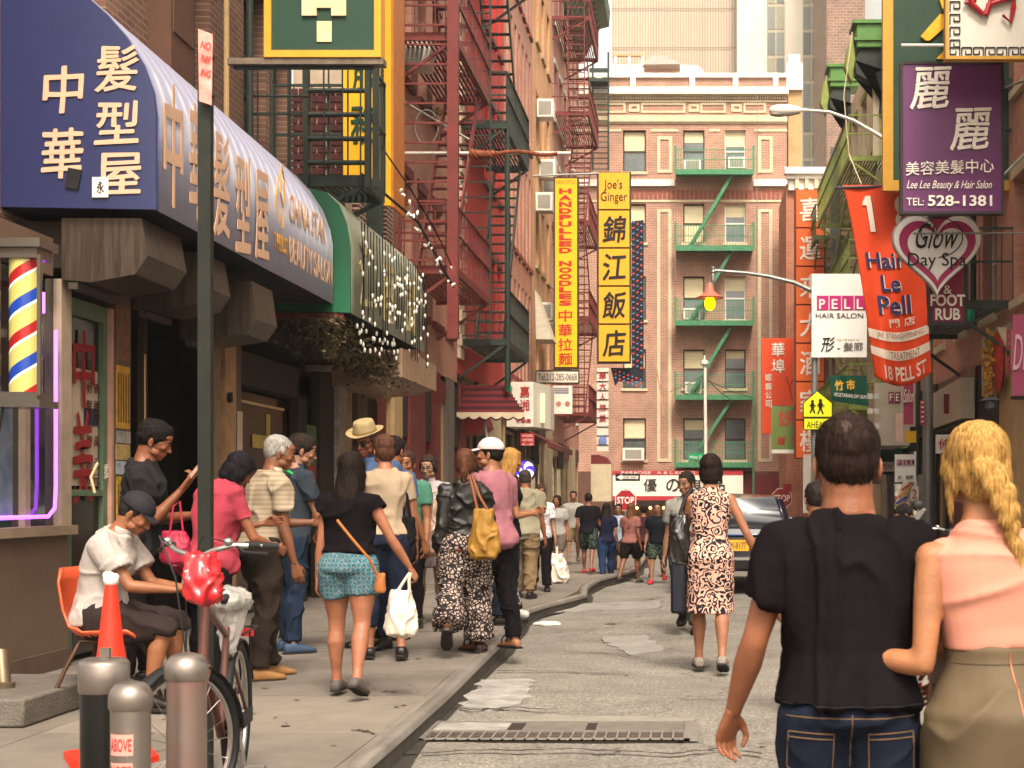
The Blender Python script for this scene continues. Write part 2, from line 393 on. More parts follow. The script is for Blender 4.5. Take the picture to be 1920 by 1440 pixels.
def rotx(a): return Matrix.Rotation(R(a), 3, 'X')
def roty(a): return Matrix.Rotation(R(a), 3, 'Y')
def rotz(a): return Matrix.Rotation(R(a), 3, 'Z')
class Body:
    def __init__(s, H=1.72, sex='m', w=1.0, lean=3, lean0=None, twist=0, tilt=0, headp=0, heady=0, headr=0,
                 armL=(5, 8, 15, 0), armR=(5, 8, 15, 0), legL=(4, 2, 6), legR=(-6, 2, 6), footL=0, footR=0, pelvz=None, hipw=1.0, hs=1.06, al=1.0, curlL=1, curlR=1, palmL=None, palmR=None, chest=1.0):
        s.H = H; s.sex = sex; s.w = w; s.hipw = hipw; s.hs = hs; s.chest = chest
        s.curl = {'L': curlL, 'R': curlR}; s.palm = {'L': palmL, 'R': palmR}
        lean0 = lean * .3 if lean0 is None else lean0
        s.pf = rotx(-lean0)                      # pelvis frame
        # spine table
        s.tab = []; pos = V((0, 0, 0)); z = .50; st = .01
        while z < .90:
            k = max(0, min(1, (z - .52) / .28)); k = k * k * (3 - 2 * k)
            fr = rotz(twist * k) @ roty(tilt * k) @ rotx(-(lean0 + (lean - lean0) * k))
            s.tab.append((z, pos.copy(), fr)); pos = pos + fr @ V((0, 0, st * H)); z += st
        sh = (.105 if sex == 'm' else .092) * (.6 + .4 * w) ; s.shw = sh
        s.sh = {}; s.el = {}; s.wr = {}; s.fdir = {}
        zs = .786
        for sd, sg, arm in (('L', -1, armL), ('R', 1, armR)):
            c, fr = s.spine(zs); J = c + fr @ V((sg * sh * H, -.004 * H, 0)); s.sh[sd] = J
            a = list(arm) + [0] * (5 - len(arm)); fwd, out, bend, inw, roll = a[:5]
            tw = fr if len(arm) < 6 else rotz(twist)
            tw = rotz(twist)
            ua = tw @ (roty(-sg * out) @ rotx(fwd)) @ V((0, 0, -1))
            s.el[sd] = J + ua * (.178 * H * al)
            # forearm bends forward in the arm's own frame; inw turns it across the body
            fa = tw @ (roty(-sg * out) @ rotx(fwd) @ rotz(sg * inw) @ rotx(bend)) @ V((0, 0, -1))
            s.wr[sd] = s.el[sd] + fa * (.150 * H * al); s.fdir[sd] = fa
        s.hip = {}; s.kn = {}; s.an = {}; s.foot = {}; s.toe = {}
        for sd, sg, leg, ft in (('L', -1, legL, footL), ('R', 1, legR, footR)):
            J = s.pf @ V((sg * .052 * H * hipw, 0, .015 * H)); s.hip[sd] = J
            fwd, out, bend = leg[:3]; yaw = leg[3] if len(leg) > 3 else sg * -6
            th = roty(-sg * out) @ rotx(fwd) @ V((0, 0, -1)); s.kn[sd] = J + th * (.245 * H)
            sk = roty(-sg * out) @ rotx(fwd - bend) @ V((0, 0, -1)); s.an[sd] = s.kn[sd] + sk * (.238 * H)
            s.foot[sd] = (rotz(yaw), ft)
        low = min(s.an[k].z - .042 * H - max(0, -s.foot[k][1]) * .0022 * H for k in 'LR')
        dz = -low if pelvz is None else pelvz - 0
        s.shift = V((0, 0, dz))
        for D in (s.sh, s.el, s.wr, s.hip, s.kn, s.an):
            for k in D: D[k] = D[k] + s.shift
        c, fr = s.spine(.875); s.neck = c; s.hf = fr.normalized() if False else (rotz(twist + heady) @ roty(tilt * .5 + headr) @ rotx(-(lean * .35 + headp)))
        cn, fn = s.spine(.845); s.headc = s.spine(.872)[0] + s.hf @ V((0, .012 * H, .052 * H))
    def spine(s, z):
        t = (z - .50) / .01; i = int(max(0, min(len(s.tab) - 2, math.floor(t)))); f = t - i
        p = s.tab[i][1].lerp(s.tab[i + 1][1], f); return p + getattr(s, 'shift', V((0, 0, 0))), s.tab[i][2]
    TOR_M = [(.475, .068, .060, -.010), (.50, .095, .080, -.017), (.53, .097, .077, -.015), (.57, .091, .065, -.006), (.61, .086, .058, 0), (.66, .092, .060, .002), (.72, .101, .066, .004), (.765, .105, .064, .002), (.785, .099, .056, -.003), (.805, .080, .046, -.007), (.825, .056, .038, -.009), (.85, .040, .034, -.006), (.87, .034, .034, -.001), (.90, .033, .035, .006)]
    TOR_F = [(.475, .070, .062, -.012), (.50, .099, .084, -.019), (.53, .099, .080, -.016), (.57, .084, .060, -.003), (.61, .072, .052, .002), (.66, .078, .054, .003), (.72, .088, .068, .010), (.765, .089, .058, .002), (.785, .084, .049, -.004), (.805, .065, .040, -.007), (.825, .046, .034, -.009), (.85, .033, .030, -.006), (.87, .029, .029, -.001), (.90, .028, .030, .006)]
    def torso(s, mb, e=0, z0=.475, z1=.90, flare=0, n=24, top=None, boxy=0):
        T = s.TOR_M if s.sex == 'm' else s.TOR_F; H = s.H; secs = []; zs = [z0] + [t[0] for t in T if z0 < t[0] < z1] + [z1]
        zz = []
        for a, b in zip(zs, zs[1:]):
            m = max(1, int((b - a) / .02)); zz += [a + (b - a) * k / m for k in range(m)]
        zz.append(z1)
        for z in zz:
            k = 0
            while k < len(T) - 2 and T[k + 1][0] < z: k += 1
            t = (z - T[k][0]) / (T[k + 1][0] - T[k][0]); t = min(1, t) if z > T[-1][0] else t
            if z < T[0][0]: t = 0
            hw, hd, yo = [T[k][i] * (1 - t) + T[k + 1][i] * t for i in (1, 2, 3)]
            if z < .80:
                wgt = s.w; hw *= wgt * (s.hipw if z < .58 else 1); hd *= wgt
            else: hw *= .6 + .4 * s.w
            if s.sex == 'm' or z > .62: pass
            if boxy: hw = max(hw, boxy * (1 if z < .76 else 0))
            c, fr = s.spine(max(z, .50));
            if z < .50: c = c + fr @ V((0, 0, (z - .50) * H))
            fl = flare * max(0, (.62 - z) / .15)
            secs.append((c + fr @ V((0, yo * H, 0)), fr @ V((1, 0, 0)), fr @ V((0, 1, 0)), hw * H + e + fl, hd * H + e + fl))
        ringloft(mb, secs, n, 2.25, 0, 0)
    def arm(s, mb, sd, e=0, upto=2.0, n=14, flare=0):
        H = s.H; w = (.5 + .5 * s.w) * (1 if s.sex == 'm' else .88); sg = -1 if sd == 'L' else 1
        S, E, W = s.sh[sd], s.el[sd], s.wr[sd]; side = s.spine(.8)[1] @ V((1, 0, 0))
        up = (E - S).normalized(); fo = (W - E).normalized()
        inn = S + s.spine(.8)[1] @ V((-sg * .035 * H, 0, .004 * H))
        pr = [(.0, S, .030), (.25, S.lerp(E, .25), .029), (.55, S.lerp(E, .55), .0265), (.9, S.lerp(E, .9), .0225), (1.0, E, .0225), (1.12, E.lerp(W, .12), .0235), (1.3, E.lerp(W, .3), .0245), (1.6, E.lerp(W, .6), .0200), (1.92, E.lerp(W, .92), .0150), (2.0, W, .0148)]
        Q = [(inn, .030)];
        for i, (t, q, r) in enumerate(pr):
            if t <= upto + 1e-6: Q.append((q, r)); last = (t, q, r)
            else:
                k = (upto - last[0]) / (t - last[0]); Q.append((last[1].lerp(q, k), last[2] * (1 - k) + r * k)); break
        rd = [(r * H * w + e + flare * (i / len(Q)), r * H * w * (.92 if i > 6 else 1.0) + e + flare * (i / len(Q))) for i, (q, r) in enumerate(Q)]
        limb(mb, [q for q, _ in Q], rd, side, n, 3, 2.0, .6, 0 if upto < 2 else .5)
        if e == 0 or upto > .1: ellip(mb, S + V((0, 0, -.004)) , (.0310 * H * w + e * .75,) * 3)
    def leg(s, mb, sd, e=0, upto=2.0, n=16, flare=0, frm=0.0, ek=None):
        H = s.H; w = (.35 + .65 * s.w); f = 1.06 if s.sex == 'f' else 1
        Hp, K, A = s.hip[sd], s.kn[sd], s.an[sd]; back = V((0, -1, 0)); dk = (A - K).normalized()
        bk = (back - dk * back.dot(dk)).normalized()
        pr = [(.0, Hp, .054 * f, .022), (.12, Hp.lerp(K, .12), .056 * f, .020), (.25, Hp.lerp(K, .25), .055 * f, .012), (.55, Hp.lerp(K, .55), .047 * f, .004), (.88, Hp.lerp(K, .88), .034, 0), (1.0, K, .0325, 0), (1.12, K.lerp(A, .12), .030, .003), (1.3, K.lerp(A, .3), .0335 * (1.03 if f > 1 else 1), .010), (1.55, K.lerp(A, .55), .0270, .007), (1.82, K.lerp(A, .82), .0195, .001), (2.0, A, .0200, 0)]
        Q = []; last = None
        for t, q, r, o in pr:
            q = q + bk * o * H
            if t < frm: last = (t, q, r); continue
            if t <= upto + 1e-6: Q.append((q, r, t)); last = (t, q, r)
            else:
                k = (upto - last[0]) / (t - last[0]); Q.append((last[1].lerp(q, k), last[2] * (1 - k) + r * k, upto)); break
        ez = lambda t: e if ek is None else (e + (ek - e) * min(1, max(0, t / max(.1, upto))))
        rd = []
        for i, (q, r, t) in enumerate(Q):
            a = r * H * w
            if ek is not None and t > 1.0: a = max(a, .028 * H * w)
            rd.append((a + ez(t) + flare * t, a + ez(t) + flare * t))
        limb(mb, [q for q, _, _ in Q], rd, (1, 0, 0), n, 3, 2.1, .5 if frm == 0 else 0, 0 if upto < 2 else .5)
    def ff(s, sd):
        rz_, pt = s.foot[sd]; return rz_ @ rotx(pt)      # pt < 0: toes down, heel up
    def footm(s, mb, sd, e=0, z0=0, kind='shoe'):
        H = s.H; A = s.an[sd]; fr = s.ff(sd); k = H * (1 if s.sex == 'm' else .93)
        def q(x, y, z): return A + fr @ V((x * k, y * k, z * k))
        P_ = [(-.034, .017, -.022, .017), (-.018, .021, -.018, .021), (.01, .0235, -.014, .024), (.04, .026, -.022, .018), (.075, .028, -.028, .013), (.098, .024, -.031, .010), (.110, .013, -.033, .007)]
        secs = []
        for y, hw, zc, hz in P_:
            zt = zc + hz; zb = -.041; zc2 = (zt + zb) / 2; secs.append((q(0, y, zc2), fr @ V((1, 0, 0)), fr @ V((0, 0, 1)), hw * k + e, (zt - zb) / 2 * k + e * .7))
        ringloft(mb, secs, 14, 2.6, .4, .4)
    def hand(s, mb, sd, voxel=None, simple=False):
        H = s.H; W = s.wr[sd]; d = s.fdir[sd].normalized(); k = H / 1.75 * (1 if s.sex == 'm' else .9); sg = -1 if sd == 'L' else 1
        pn = s.palm[sd]                                   # direction the palm looks
        pn = V(pn) if pn is not None else s.spine(.8)[1] @ V((-sg, .15, 0))
        pn = (pn - d * pn.dot(d)).normalized()
        u = d.cross(pn).normalized()                      # towards thumb or little finger
        fw = V((0, 1, .3));
        if u.dot(fw) < 0: u = -u                          # thumb side looks forward
        c = s.curl[sd]
        def q(a, b, n_): return W + (d * a + u * b + pn * n_) * k
        def pal(m):
            secs = [(q(-.012, 0, 0), u, pn, .026 * k, .019 * k), (q(.015, 0, 0), u, pn, .031 * k, .018 * k), (q(.05, 0, .002), u, pn, .040 * k, .0155 * k), (q(.085, -.001, .003), u, pn, .041 * k, .0135 * k), (q(.097, -.001, .004), u, pn, .038 * k, .011 * k)]
            ringloft(m, secs, 14, 2.5, 0, .5)
        pal(mb)
        for b, L, r in ((.031, .070, .0085), (.0105, .079, .0088), (-.0105, .073, .0083), (-.0305, .057, .0074)):
            p0 = q(.078, b, .002); p = q(.094, b * 1.02, .004); ang = 0; pts = [p0, p]; rr = [r * 1.05 * k, r * 1.08 * k]
            for fr_, bd in ((.45, 20 + 8 * (b < 0)), (.30, 28), (.25, 18)):
                ang += bd * c; dd = d * math.cos(R(ang)) + pn * math.sin(R(ang)); p = p + dd * (L * fr_ * k); pts.append(p); r *= .93; rr.append(r * k)
            limb(mb, pts, rr, u, 8, 2, 2, 0, .8)
        p0 = q(.018, .018, .004); p1 = q(.045, .045, .012); p2 = q(.075, .054, .022 + .008 * c); p3 = q(.098, .050 - .010 * c, .030 + .012 * c)
        limb(mb, [p0, p1, p2, p3], [.014 * k, .0125 * k, .0098 * k, .0078 * k], pn, 8, 3, 2, .5, .8)
    # -------------------------------------------------------------- head
    def head(s, mb):
        k = s.hs * s.H / 1.75 * (1.0 if s.sex == 'm' else .96); C = s.headc; fr = s.hf
        def E(x, y, z, rx, ry, rz, rot=None): ellip(mb, C + fr @ V((x * k, y * k, z * k)), (rx * k, ry * k, rz * k), fr @ rot if rot is not None else fr, 8)
        E(0, -.012, .038, .0745, .096, .078)          # skull
        E(0, .030, .000, .0655, .066, .080)           # face
        E(0, .034, -.055, .047, .052, .045)           # jaw
        E(0, .066, -.086, .022, .020, .018)           # chin
        E(0, .052, .048, .056, .042, .036)            # forehead
        E(0, .083, .026, .044, .013, .009)            # brow
        for sg in (-1, 1):
            E(sg * .040, .066, -.018, .020, .020, .020)   # cheekbone
            E(sg * .048, .020, -.062, .016, .040, .022)   # jaw corner
            E(sg * .077, -.008, -.008, .007, .019, .031, rotx(-12) @ rotz(sg * 22))  # ear
            E(sg * .078, -.004, -.032, .006, .010, .010)
            E(sg * .012, .093, -.030, .0085, .010, .008)  # nostril wing
        limb(mb, [C + fr @ V((0, .086 * k, .018 * k)), C + fr @ V((0, .100 * k, -.010 * k)), C + fr @ V((0, .109 * k, -.027 * k))], [.0075 * k, .0085 * k, .0105 * k], fr @ V((1, 0, 0)), 8, 2)
        E(0, .086, -.050, .024, .011, .006); E(0, .084, -.059, .021, .011, .0065)    # lips
        E(0, .079, -.070, .026, .010, .010)
        n0, _ = s.spine(.842); n1 = C + fr @ V((0, -.022 * k, -.045 * k)); r = (.060 if s.sex == 'm' else .047) * k * (.6 + .4 * s.w)
        limb(mb, [n0, n0.lerp(n1, .5), n1], [r * 1.12, r, r * 1.0], fr @ V((1, 0, 0)), 14, 3)
    def face(s, parent, o, mouth='#8f4a3c', brow='#1c1512', eye='#1a120e'):
        k = s.hs * s.H / 1.75 * (1.0 if s.sex == 'm' else .96); C = s.headc; fr = s.hf
        w = MB(); e = MB(); b = MB(); l = MB()
        for sg in (-1, 1):
            c = C + fr @ V((sg * .031 * k, .0835 * k, .008 * k)); ellip(w, c, (.0125 * k, .005 * k, .0045 * k), fr, 6)
            ellip(e, c + fr @ V((0, .0045 * k, 0)), (.0062 * k, .003 * k, .0048 * k), fr, 6)
            limb(b, [C + fr @ V((sg * .014 * k, .096 * k, .024 * k)), C + fr @ V((sg * .032 * k, .094 * k, .030 * k)), C + fr @ V((sg * .050 * k, .080 * k, .025 * k))], [.0035 * k, .004 * k, .0022 * k], fr @ V((0, 0, 1)), 6, 2)
        ellip(l, C + fr @ V((0, .0885 * k, -.050 * k)), (.022 * k, .0095 * k, .0048 * k), fr, 6); ellip(l, C + fr @ V((0, .087 * k, -.0585 * k)), (.019 * k, .0095 * k, .0055 * k), fr, 6)
        part('eyes', w, mat('eye_white', '#7f766c', rough=.5, var=.02), parent, smooth=1, local=1)
        part('irises', e, mat('iris', eye, rough=.2, var=.02), parent, smooth=1, local=1)
        part('eyebrows', b, mat('brow_' + brow, brow, rough=.9), parent, smooth=1, local=1)
        part('lips', l, mat('lip_' + mouth, mouth, rough=.5, var=.05), parent, smooth=1, local=1)
    def hairm(s, style, seed=0, vox=.006, strands=0, fold=.004):
        mb = MB(); k = s.hs * s.H / 1.75 * (1.0 if s.sex == 'm' else .96); C = s.headc; fr = s.hf
        def E(x, y, z, rx, ry, rz, rot=None): ellip(mb, C + fr @ V((x * k, y * k, z * k)), (rx * k, ry * k, rz * k), fr @ rot if rot is not None else fr, 9)
        def q(x, y, z): return C + fr @ V((x * k, y * k, z * k))
        if style in ('short', 'crop', 'messy', 'balding'):
            t = {'short': .010, 'crop': .0045, 'messy': .016, 'balding': .006}[style]
            E(0, -.022, .046, .0745 + t, .092 + t, .076 + t)
            E(0, -.045, .008, .070 + t, .060 + t, .070)
            E(0, -.052, -.022, .056 + t * .7, .040 + t, .040)
            for sg in (-1, 1): E(sg * .063, .004, .020, .014 + t * .5, .030, .032)
            if style in ('messy', 'short'):
                E(0, .040, .086, .052, .042, .024 + t)
        elif style == 'bob':
            E(0, -.018, .046, .088, .104, .090)
            E(0, -.045, -.01, .085, .068, .095); E(0, -.050, -.07, .078, .052, .055)
            for sg in (-1, 1): limb(mb, [q(sg * .070, .010, .05), q(sg * .080, .004, -.02), q(sg * .072, .006, -.085)], [(.016 * k, .04 * k), (.018 * k, .042 * k), (.014 * k, .036 * k)], fr @ V((1, 0, 0)))
            E(0, .045, .080, .060, .042, .028)
        elif style == 'pixie':
            E(0, -.020, .046, .086, .102, .088); E(0, -.052, -.008, .078, .060, .078); E(0, -.056, -.050, .056, .036, .040)
            for sg in (-1, 1): E(sg * .074, .012, .004, .014, .034, .042)
            E(.01, .052, .078, .056, .038, .030)
        elif style in ('long', 'longer'):
            L = .34 if style == 'long' else .42
            E(0, -.018, .046, .088, .104, .090); E(0, -.045, -.01, .084, .066, .095)
            E(0, .045, .080, .058, .042, .028)
            b0 = q(0, -.055, -.02); down = V((0, 0, -1)); bk = V((fr @ V((0, -1, 0))).to_tuple()); bk.z = 0; bk.normalize(); sdv = fr @ V((1, 0, 0))
            pts = [b0, b0 + down * .08 + bk * .018, b0 + down * .17 + bk * .040, b0 + down * (L * .75) + bk * .05, b0 + down * L + bk * .045]
            limb(mb, pts, [(.080 * k, .058 * k), (.088 * k, .05 * k), (.096 * k, .040 * k), (.085 * k, .034 * k), (.045 * k, .018 * k)], sdv, 18, 4, 2, .4, .6)
            for sg in (-1, 1): limb(mb, [q(sg * .070, .012, .05), q(sg * .082, .004, -.03), q(sg * .080, -.010, -.12), q(sg * .070, -.02, -.20)], [(.016 * k, .038 * k), (.020 * k, .042 * k), (.020 * k, .04 * k), (.010 * k, .02 * k)], fr @ V((1, 0, 0)))
        elif style in ('braid', 'ponytail', 'bun'):
            E(0, -.018, .046, .084, .100, .086); E(0, -.045, 0, .078, .062, .082); E(0, -.056, -.048, .060, .038, .040)
            E(0, .045, .080, .056, .042, .026)
            for sg in (-1, 1): limb(mb, [q(sg * .066, .030, .05), q(sg * .080, .008, .005), q(sg * .070, -.03, -.045)], [(.012 * k, .026 * k), (.014 * k, .032 * k), (.014 * k, .03 * k)], fr @ V((1, 0, 0)))
            if style == 'braid':
                for i in range(9):
                    t = i / 8; x = .004 + .045 * t; y = -.104 - .022 * math.sin(t * 2.5); z = -.010 - .17 * t; r = .036 * (1 - .5 * t)
                    E(x + (.012 if i % 2 else -.012) * (1 - t * .5), y, z, r, r * .8, r * 1.15, roty(40 if i % 2 else -40))
                limb(mb, [q(.049, -.112, -.175), q(.056, -.115, -.21), q(.066, -.112, -.275)], [.012 * k, .020 * k, .007 * k], fr @ V((1, 0, 0)))
                limb(mb, [q(-.070, .0, .0), q(-.080, -.01, -.06), q(-.082, -.01, -.12)], [(.014 * k, .03 * k), (.010 * k, .022 * k), (.003 * k, .006 * k)], fr @ V((1, 0, 0)))
            if style == 'ponytail':
                limb(mb, [q(0, -.10, .03), q(0, -.135, 0), q(.0, -.135, -.08), q(0, -.11, -.19)], [.022 * k, .030 * k, .034 * k, .012 * k], fr @ V((1, 0, 0)))
            if style == 'bun': E(0, -.12, .03, .036, .03, .034)
        # clear the face
        me = fuse(mb, vox, 2, fold, (26, 26, 9 if style not in ('messy', 'short', 'crop') else 22), seed)
        n = len(me.vertices); co = np.empty(n * 3, np.float32); me.vertices.foreach_get('co', co); co = co.reshape(-1, 3)
        inv = np.array(fr.transposed()); loc = (co - np.array(C)) @ inv.T / k
        return me, loc
def skin_mat(c):
    if 'skin_' + c in _M: return _M['skin_' + c]
    m = mat('skin_' + c, tuple(x * y for x, y in zip(srgb(c), (.56, .58, .64))), rough=.52, var=.16, scale=14, spec=.4, bump=.12, bscale=120)
    b = m.node_tree.nodes['Principled BSDF']; b.inputs['Subsurface Weight'].default_value = .12; b.inputs['Subsurface Radius'].default_value = (.02, .008, .004); return m
def cloth(c, rough=.9, **kw):
    kw.setdefault('var', .08)
    return mat('cloth_' + c, c, rough=rough, spec=.1, bump=.5, bscale=15, scale=5, **kw)
def ribbons(me, loc, count, length, seed, down=.9, wid=.0013, stray=.12):
    rng = np.random.default_rng(seed); n = len(me.vertices)
    co = np.empty(n * 3, np.float32); me.vertices.foreach_get('co', co); co = co.reshape(-1, 3); nr = np.empty(n * 3, np.float32); me.vertex_normals.foreach_get('vector', nr); nr = nr.reshape(-1, 3)
    ix = rng.integers(0, n, count); vs = []; fs = []
    for i in ix:
        p = V(co[i]); m = V(nr[i]); g = V((0, 0, -1)); g = (g - m * g.dot(m) * down);
        if g.length < .05: g = V((rng.normal(), rng.normal(), 0))
        g = (g.normalized() + m * stray * rng.random() + V((rng.normal() * .10, rng.normal() * .10, 0))).normalized(); s = m.cross(g).normalized() * wid; o = len(vs); L = length * (.5 + rng.random())
        q = p + m * .001
        for j in range(3):
            vs += [q - s * (1 - j * .4), q + s * (1 - j * .4)]; q = q + g * (L / 2); g = (g + V((0, 0, -.25))).normalized()
        fs += [(o, o + 1, o + 3, o + 2), (o + 2, o + 3, o + 5, o + 4)]
    b = MB(); b.v = vs; b.f = fs; return b
def join_mesh(name, meshes):
    vs = []; fs = []
    for me in meshes:
        o = len(vs)
        if isinstance(me, MB): vs += [tuple(v) for v in me.v]; fs += [tuple(i + o for i in f) for f in me.f]
        else: vs += [tuple(v.co) for v in me.vertices]; fs += [tuple(i + o for i in p.vertices) for p in me.polygons]
    out = bpy.data.meshes.new(name); out.from_pydata(vs, [], fs); out.polygons.foreach_set('use_smooth', [True] * len(fs)); out.update(); return out
SEED = [0]
def person(label, loc, rz, B, skin='#b98a68', hair=('short', '#1a1310', '#33261d'), wear=(), shoe=None, shoe_kind='shoe', res=.011, group=None, face=False, strands=0, hand_res=.0045, brow='#1c1512', fold=1.5, hands='LR', socks=None):
    SEED[0] += 1; sd_ = SEED[0]
    t = thing('person', label, 'person', loc, rz, group); H = B.H
    mb = MB(); B.torso(mb)
    for s in 'LR':
        B.arm(mb, s); B.leg(mb, s); B.footm(mb, s)
    if B.sex == 'f' and B.chest:
        c, fr = B.spine(.725)
        for sg in (-1, 1): ellip(mb, c + fr @ V((sg * .042 * H, .040 * H, 0)), (.036 * H, .032 * H * B.chest, .036 * H), fr)
    c, fr = B.spine(.50)
    for sg in (-1, 1): ellip(mb, c + fr @ V((sg * .043 * H * B.hipw, -.034 * H, .002 * H)), (.042 * H * B.w, .036 * H * B.w, .044 * H), fr)
    body = fuse(mb, res, 3)
    hm = MB(); B.head(hm); head = fuse(hm, min(res, .0055), 1)
    pcs = [body, head]
    for s in hands:
        h = MB(); B.hand(h, s); pcs.append(fuse(h, hand_res, 1))
    me = join_mesh('body', pcs)
    part('body', me, skin_mat(skin), t)
    for i, (kind, m, op) in enumerate(wear):
        op = dict(op); e = op.get('e', .012); g = MB(); name = op.get('name', kind); lab = op.get('label'); fd = op.get('fold', .006) * fold; fs_ = (7, 7, 5); vox = op.get('vox', res)
        if kind in ('shirt', 'jacket', 'blouse', 'dress', 'vest', 'top'):
            z0 = op.get('hem', .50); B.torso(g, e, z0, op.get('neck', .842), op.get('flare', 0))
            if B.sex == 'f':
                c, fr = B.spine(.725)
                for sg in (-1, 1): ellip(g, c + fr @ V((sg * .040 * H, .038 * H, 0)), (.036 * H + e, .032 * H * B.chest + e, .038 * H), fr)
            sl = op.get('sleeve', .55)
            for s in 'LR':
                if sl > 0: B.arm(g, s, e * 1.15, sl, 14, op.get('sflare', .006))
                elif op.get('cap', 1): ellip(g, B.sh[s].lerp(B.spine(.81)[0], .22), (.030 * H, .030 * H, .028 * H))
            if kind == 'dress':
                zb = op.get('skirt', .30); sk_skirt(B, g, e, zb, op)
        elif kind in ('trousers', 'shorts'):
            B.torso(g, e * .6, .475, op.get('waist', .575))
            for sg in (-1, 1): ellip(g, B.spine(.50)[0] + B.spine(.5)[1] @ V((sg * .045 * H * B.hipw, -.040 * H, .004 * H)), (.047 * H * B.w + e * .6, .044 * H * B.w + e * .5, .046 * H), B.spine(.5)[1])
            for s in 'LR': B.leg(g, s, e, op.get('len', 1.95 if kind == 'trousers' else .6), 16, op.get('flare', 0), 0, op.get('ek'))
            fs_ = (8, 8, 7)
        elif kind == 'skirt':
            B.torso(g, e, .52, op.get('waist', .61));
            sk_skirt(B, g, e, op.get('skirt', .28), op)
        elif kind == 'collar':
            c0, f0 = B.spine(.838); c1, f1 = B.spine(.862); r = (.062 if B.sex == 'm' else .052) * H / 1.75 + e * .3
            ringloft(g, [(c0, f0 @ V((1, 0, 0)), f0 @ V((0, 1, 0)), r * 1.22, r * 1.1), (c1 + f1 @ V((0, .004, 0)), f1 @ V((1, 0, 0)), f1 @ V((0, 1, 0)), r * 1.05, r * 1.02)], 20)
            fd = 0; vox = .006
        me = fuse(g, vox, op.get('sm', 7 if kind in ('trousers', 'shorts', 'skirt') else 3), fd, op.get('fs', fs_), sd_ + i * 3)
        part(name, me, m, t, lab)
    if shoe is not None:
        for s in 'LR':
            g = MB(); B.footm(g, s, .008)
            if shoe_kind in ('shoe', 'boot'):
                k = H; A = B.an[s]; fr_ = B.ff(s); ellip(g, A + fr_ @ V((0, -.012 * k, -.012 * k)), (.026 * k, .032 * k, .022 * k), fr_)
            if shoe_kind == 'flat':
                pass
            me = fuse(g, .006, 1); part('shoe', me, shoe, t)
            sm = MB(); A = B.an[s]; fr_ = B.ff(s); k = H * (1 if B.sex == 'm' else .93)
            out = [(-.018, -.044), (.018, -.044), (.026, -.02), (.024, .01), (.031, .05), (.030, .08), (.016, .112), (-.016, .112), (-.030, .08), (-.031, .05), (-.024, .01), (-.026, -.02)]
            n = len(out); v0 = [A + fr_ @ V((x * k, y * k, -.0475 * k)) for x, y in out]; v1 = [A + fr_ @ V((x * k * 1.0, y * k, -.038 * k)) for x, y in out]
            sm.add(v0 + v1, [tuple(range(n))[::-1], tuple(range(n, 2 * n))] + [(i, (i + 1) % n, (i + 1) % n + n, i + n) for i in range(n)])
            part('sole', sm, mat('sole_dark' if shoe_kind != 'sneaker' else 'sole_pale', '#241d19' if shoe_kind != 'sneaker' else '#b9b0a2', rough=.8), t, local=1)
    if hair:
        me, loc_ = B.hairm(hair[0], sd_, vox=min(.007, res * .7))
        hm_ = hair_mat('hair_' + hair[1] + hair[2], hair[1], hair[2])
        if strands:
            me = join_mesh('hair', [me, ribbons(me, loc_, strands, hair[3] if len(hair) > 3 else .03, sd_)])
        part('hair', me, hm_, t)
    if face: B.face(t, None, brow=brow)
    return t
def sk_skirt(B, g, e, zb, op):
    H = B.H; secs = []; top = .53; n = 12; fl = op.get('sk_flare', .0)
    for i in range(n + 1):
        z = top + (zb - top) * i / n; zz = z * H
        xs = []; ys = []; r0 = 0
        for s in 'LR':
            hp, kn, an = B.hip[s], B.kn[s], B.an[s]
            a, b = (hp, kn) if zz > kn.z else (kn, an)
            t = max(0, min(1, (a.z - zz) / max(.01, a.z - b.z))); c = a.lerp(b, t); xs.append(c.x); ys.append(c.y)
        tt = i / n; r = (.049 * (1 - tt) + .049 * tt) * H * (.35 + .65 * B.w) + e + fl * tt
        cx = sum(xs) / 2; cy = sum(ys) / 2
        secs.append((V((cx, cy - .016 * H * (1 - tt), zz)), V((1, 0, 0)), V((0, 1, 0)), abs(xs[1] - xs[0]) / 2 + r, max(abs(ys[1] - ys[0]) / 2 + r, (.083 * (1 - tt) + .060 * tt) * H * B.w + e)))
    ringloft(g, secs, 28, 2.2)
def place(px, fy, hy, g=0.0, H=None, Y=None, headfix=1.0):
    y = Y if Y else F * (CAMZ - g) / (fy - VPY)
    h = H if H else (PZ(hy, y) - g) * headfix
    return V((PX(px, y), y, g)), h

from mathutils.bvhtree import BVHTree
def seam(o, pts, m, r=.0016, name='seam', lift=.001):
    me = o.data; bv = BVHTree.FromPolygons([v.co for v in me.vertices], [p.vertices for p in me.polygons]); q = []
    for (x0, z0), (x1, z1) in zip(pts, pts[1:]):
        k = max(1, int(math.hypot(x1 - x0, z1 - z0) / .012))
        for i in range(k + 1):
            t = i / k; h = bv.ray_cast(V((x0 + (x1 - x0) * t, -2, z0 + (z1 - z0) * t)), V((0, 1, 0)))
            if h[0] is not None: q.append(h[0] + V((0, -lift, 0)))
    if len(q) > 1: part(name, MB().tube(q, r, 5), m, o, local=1)
def kid(t, n): return [o for o in t.children if o.name.split('.')[0] == n][0]
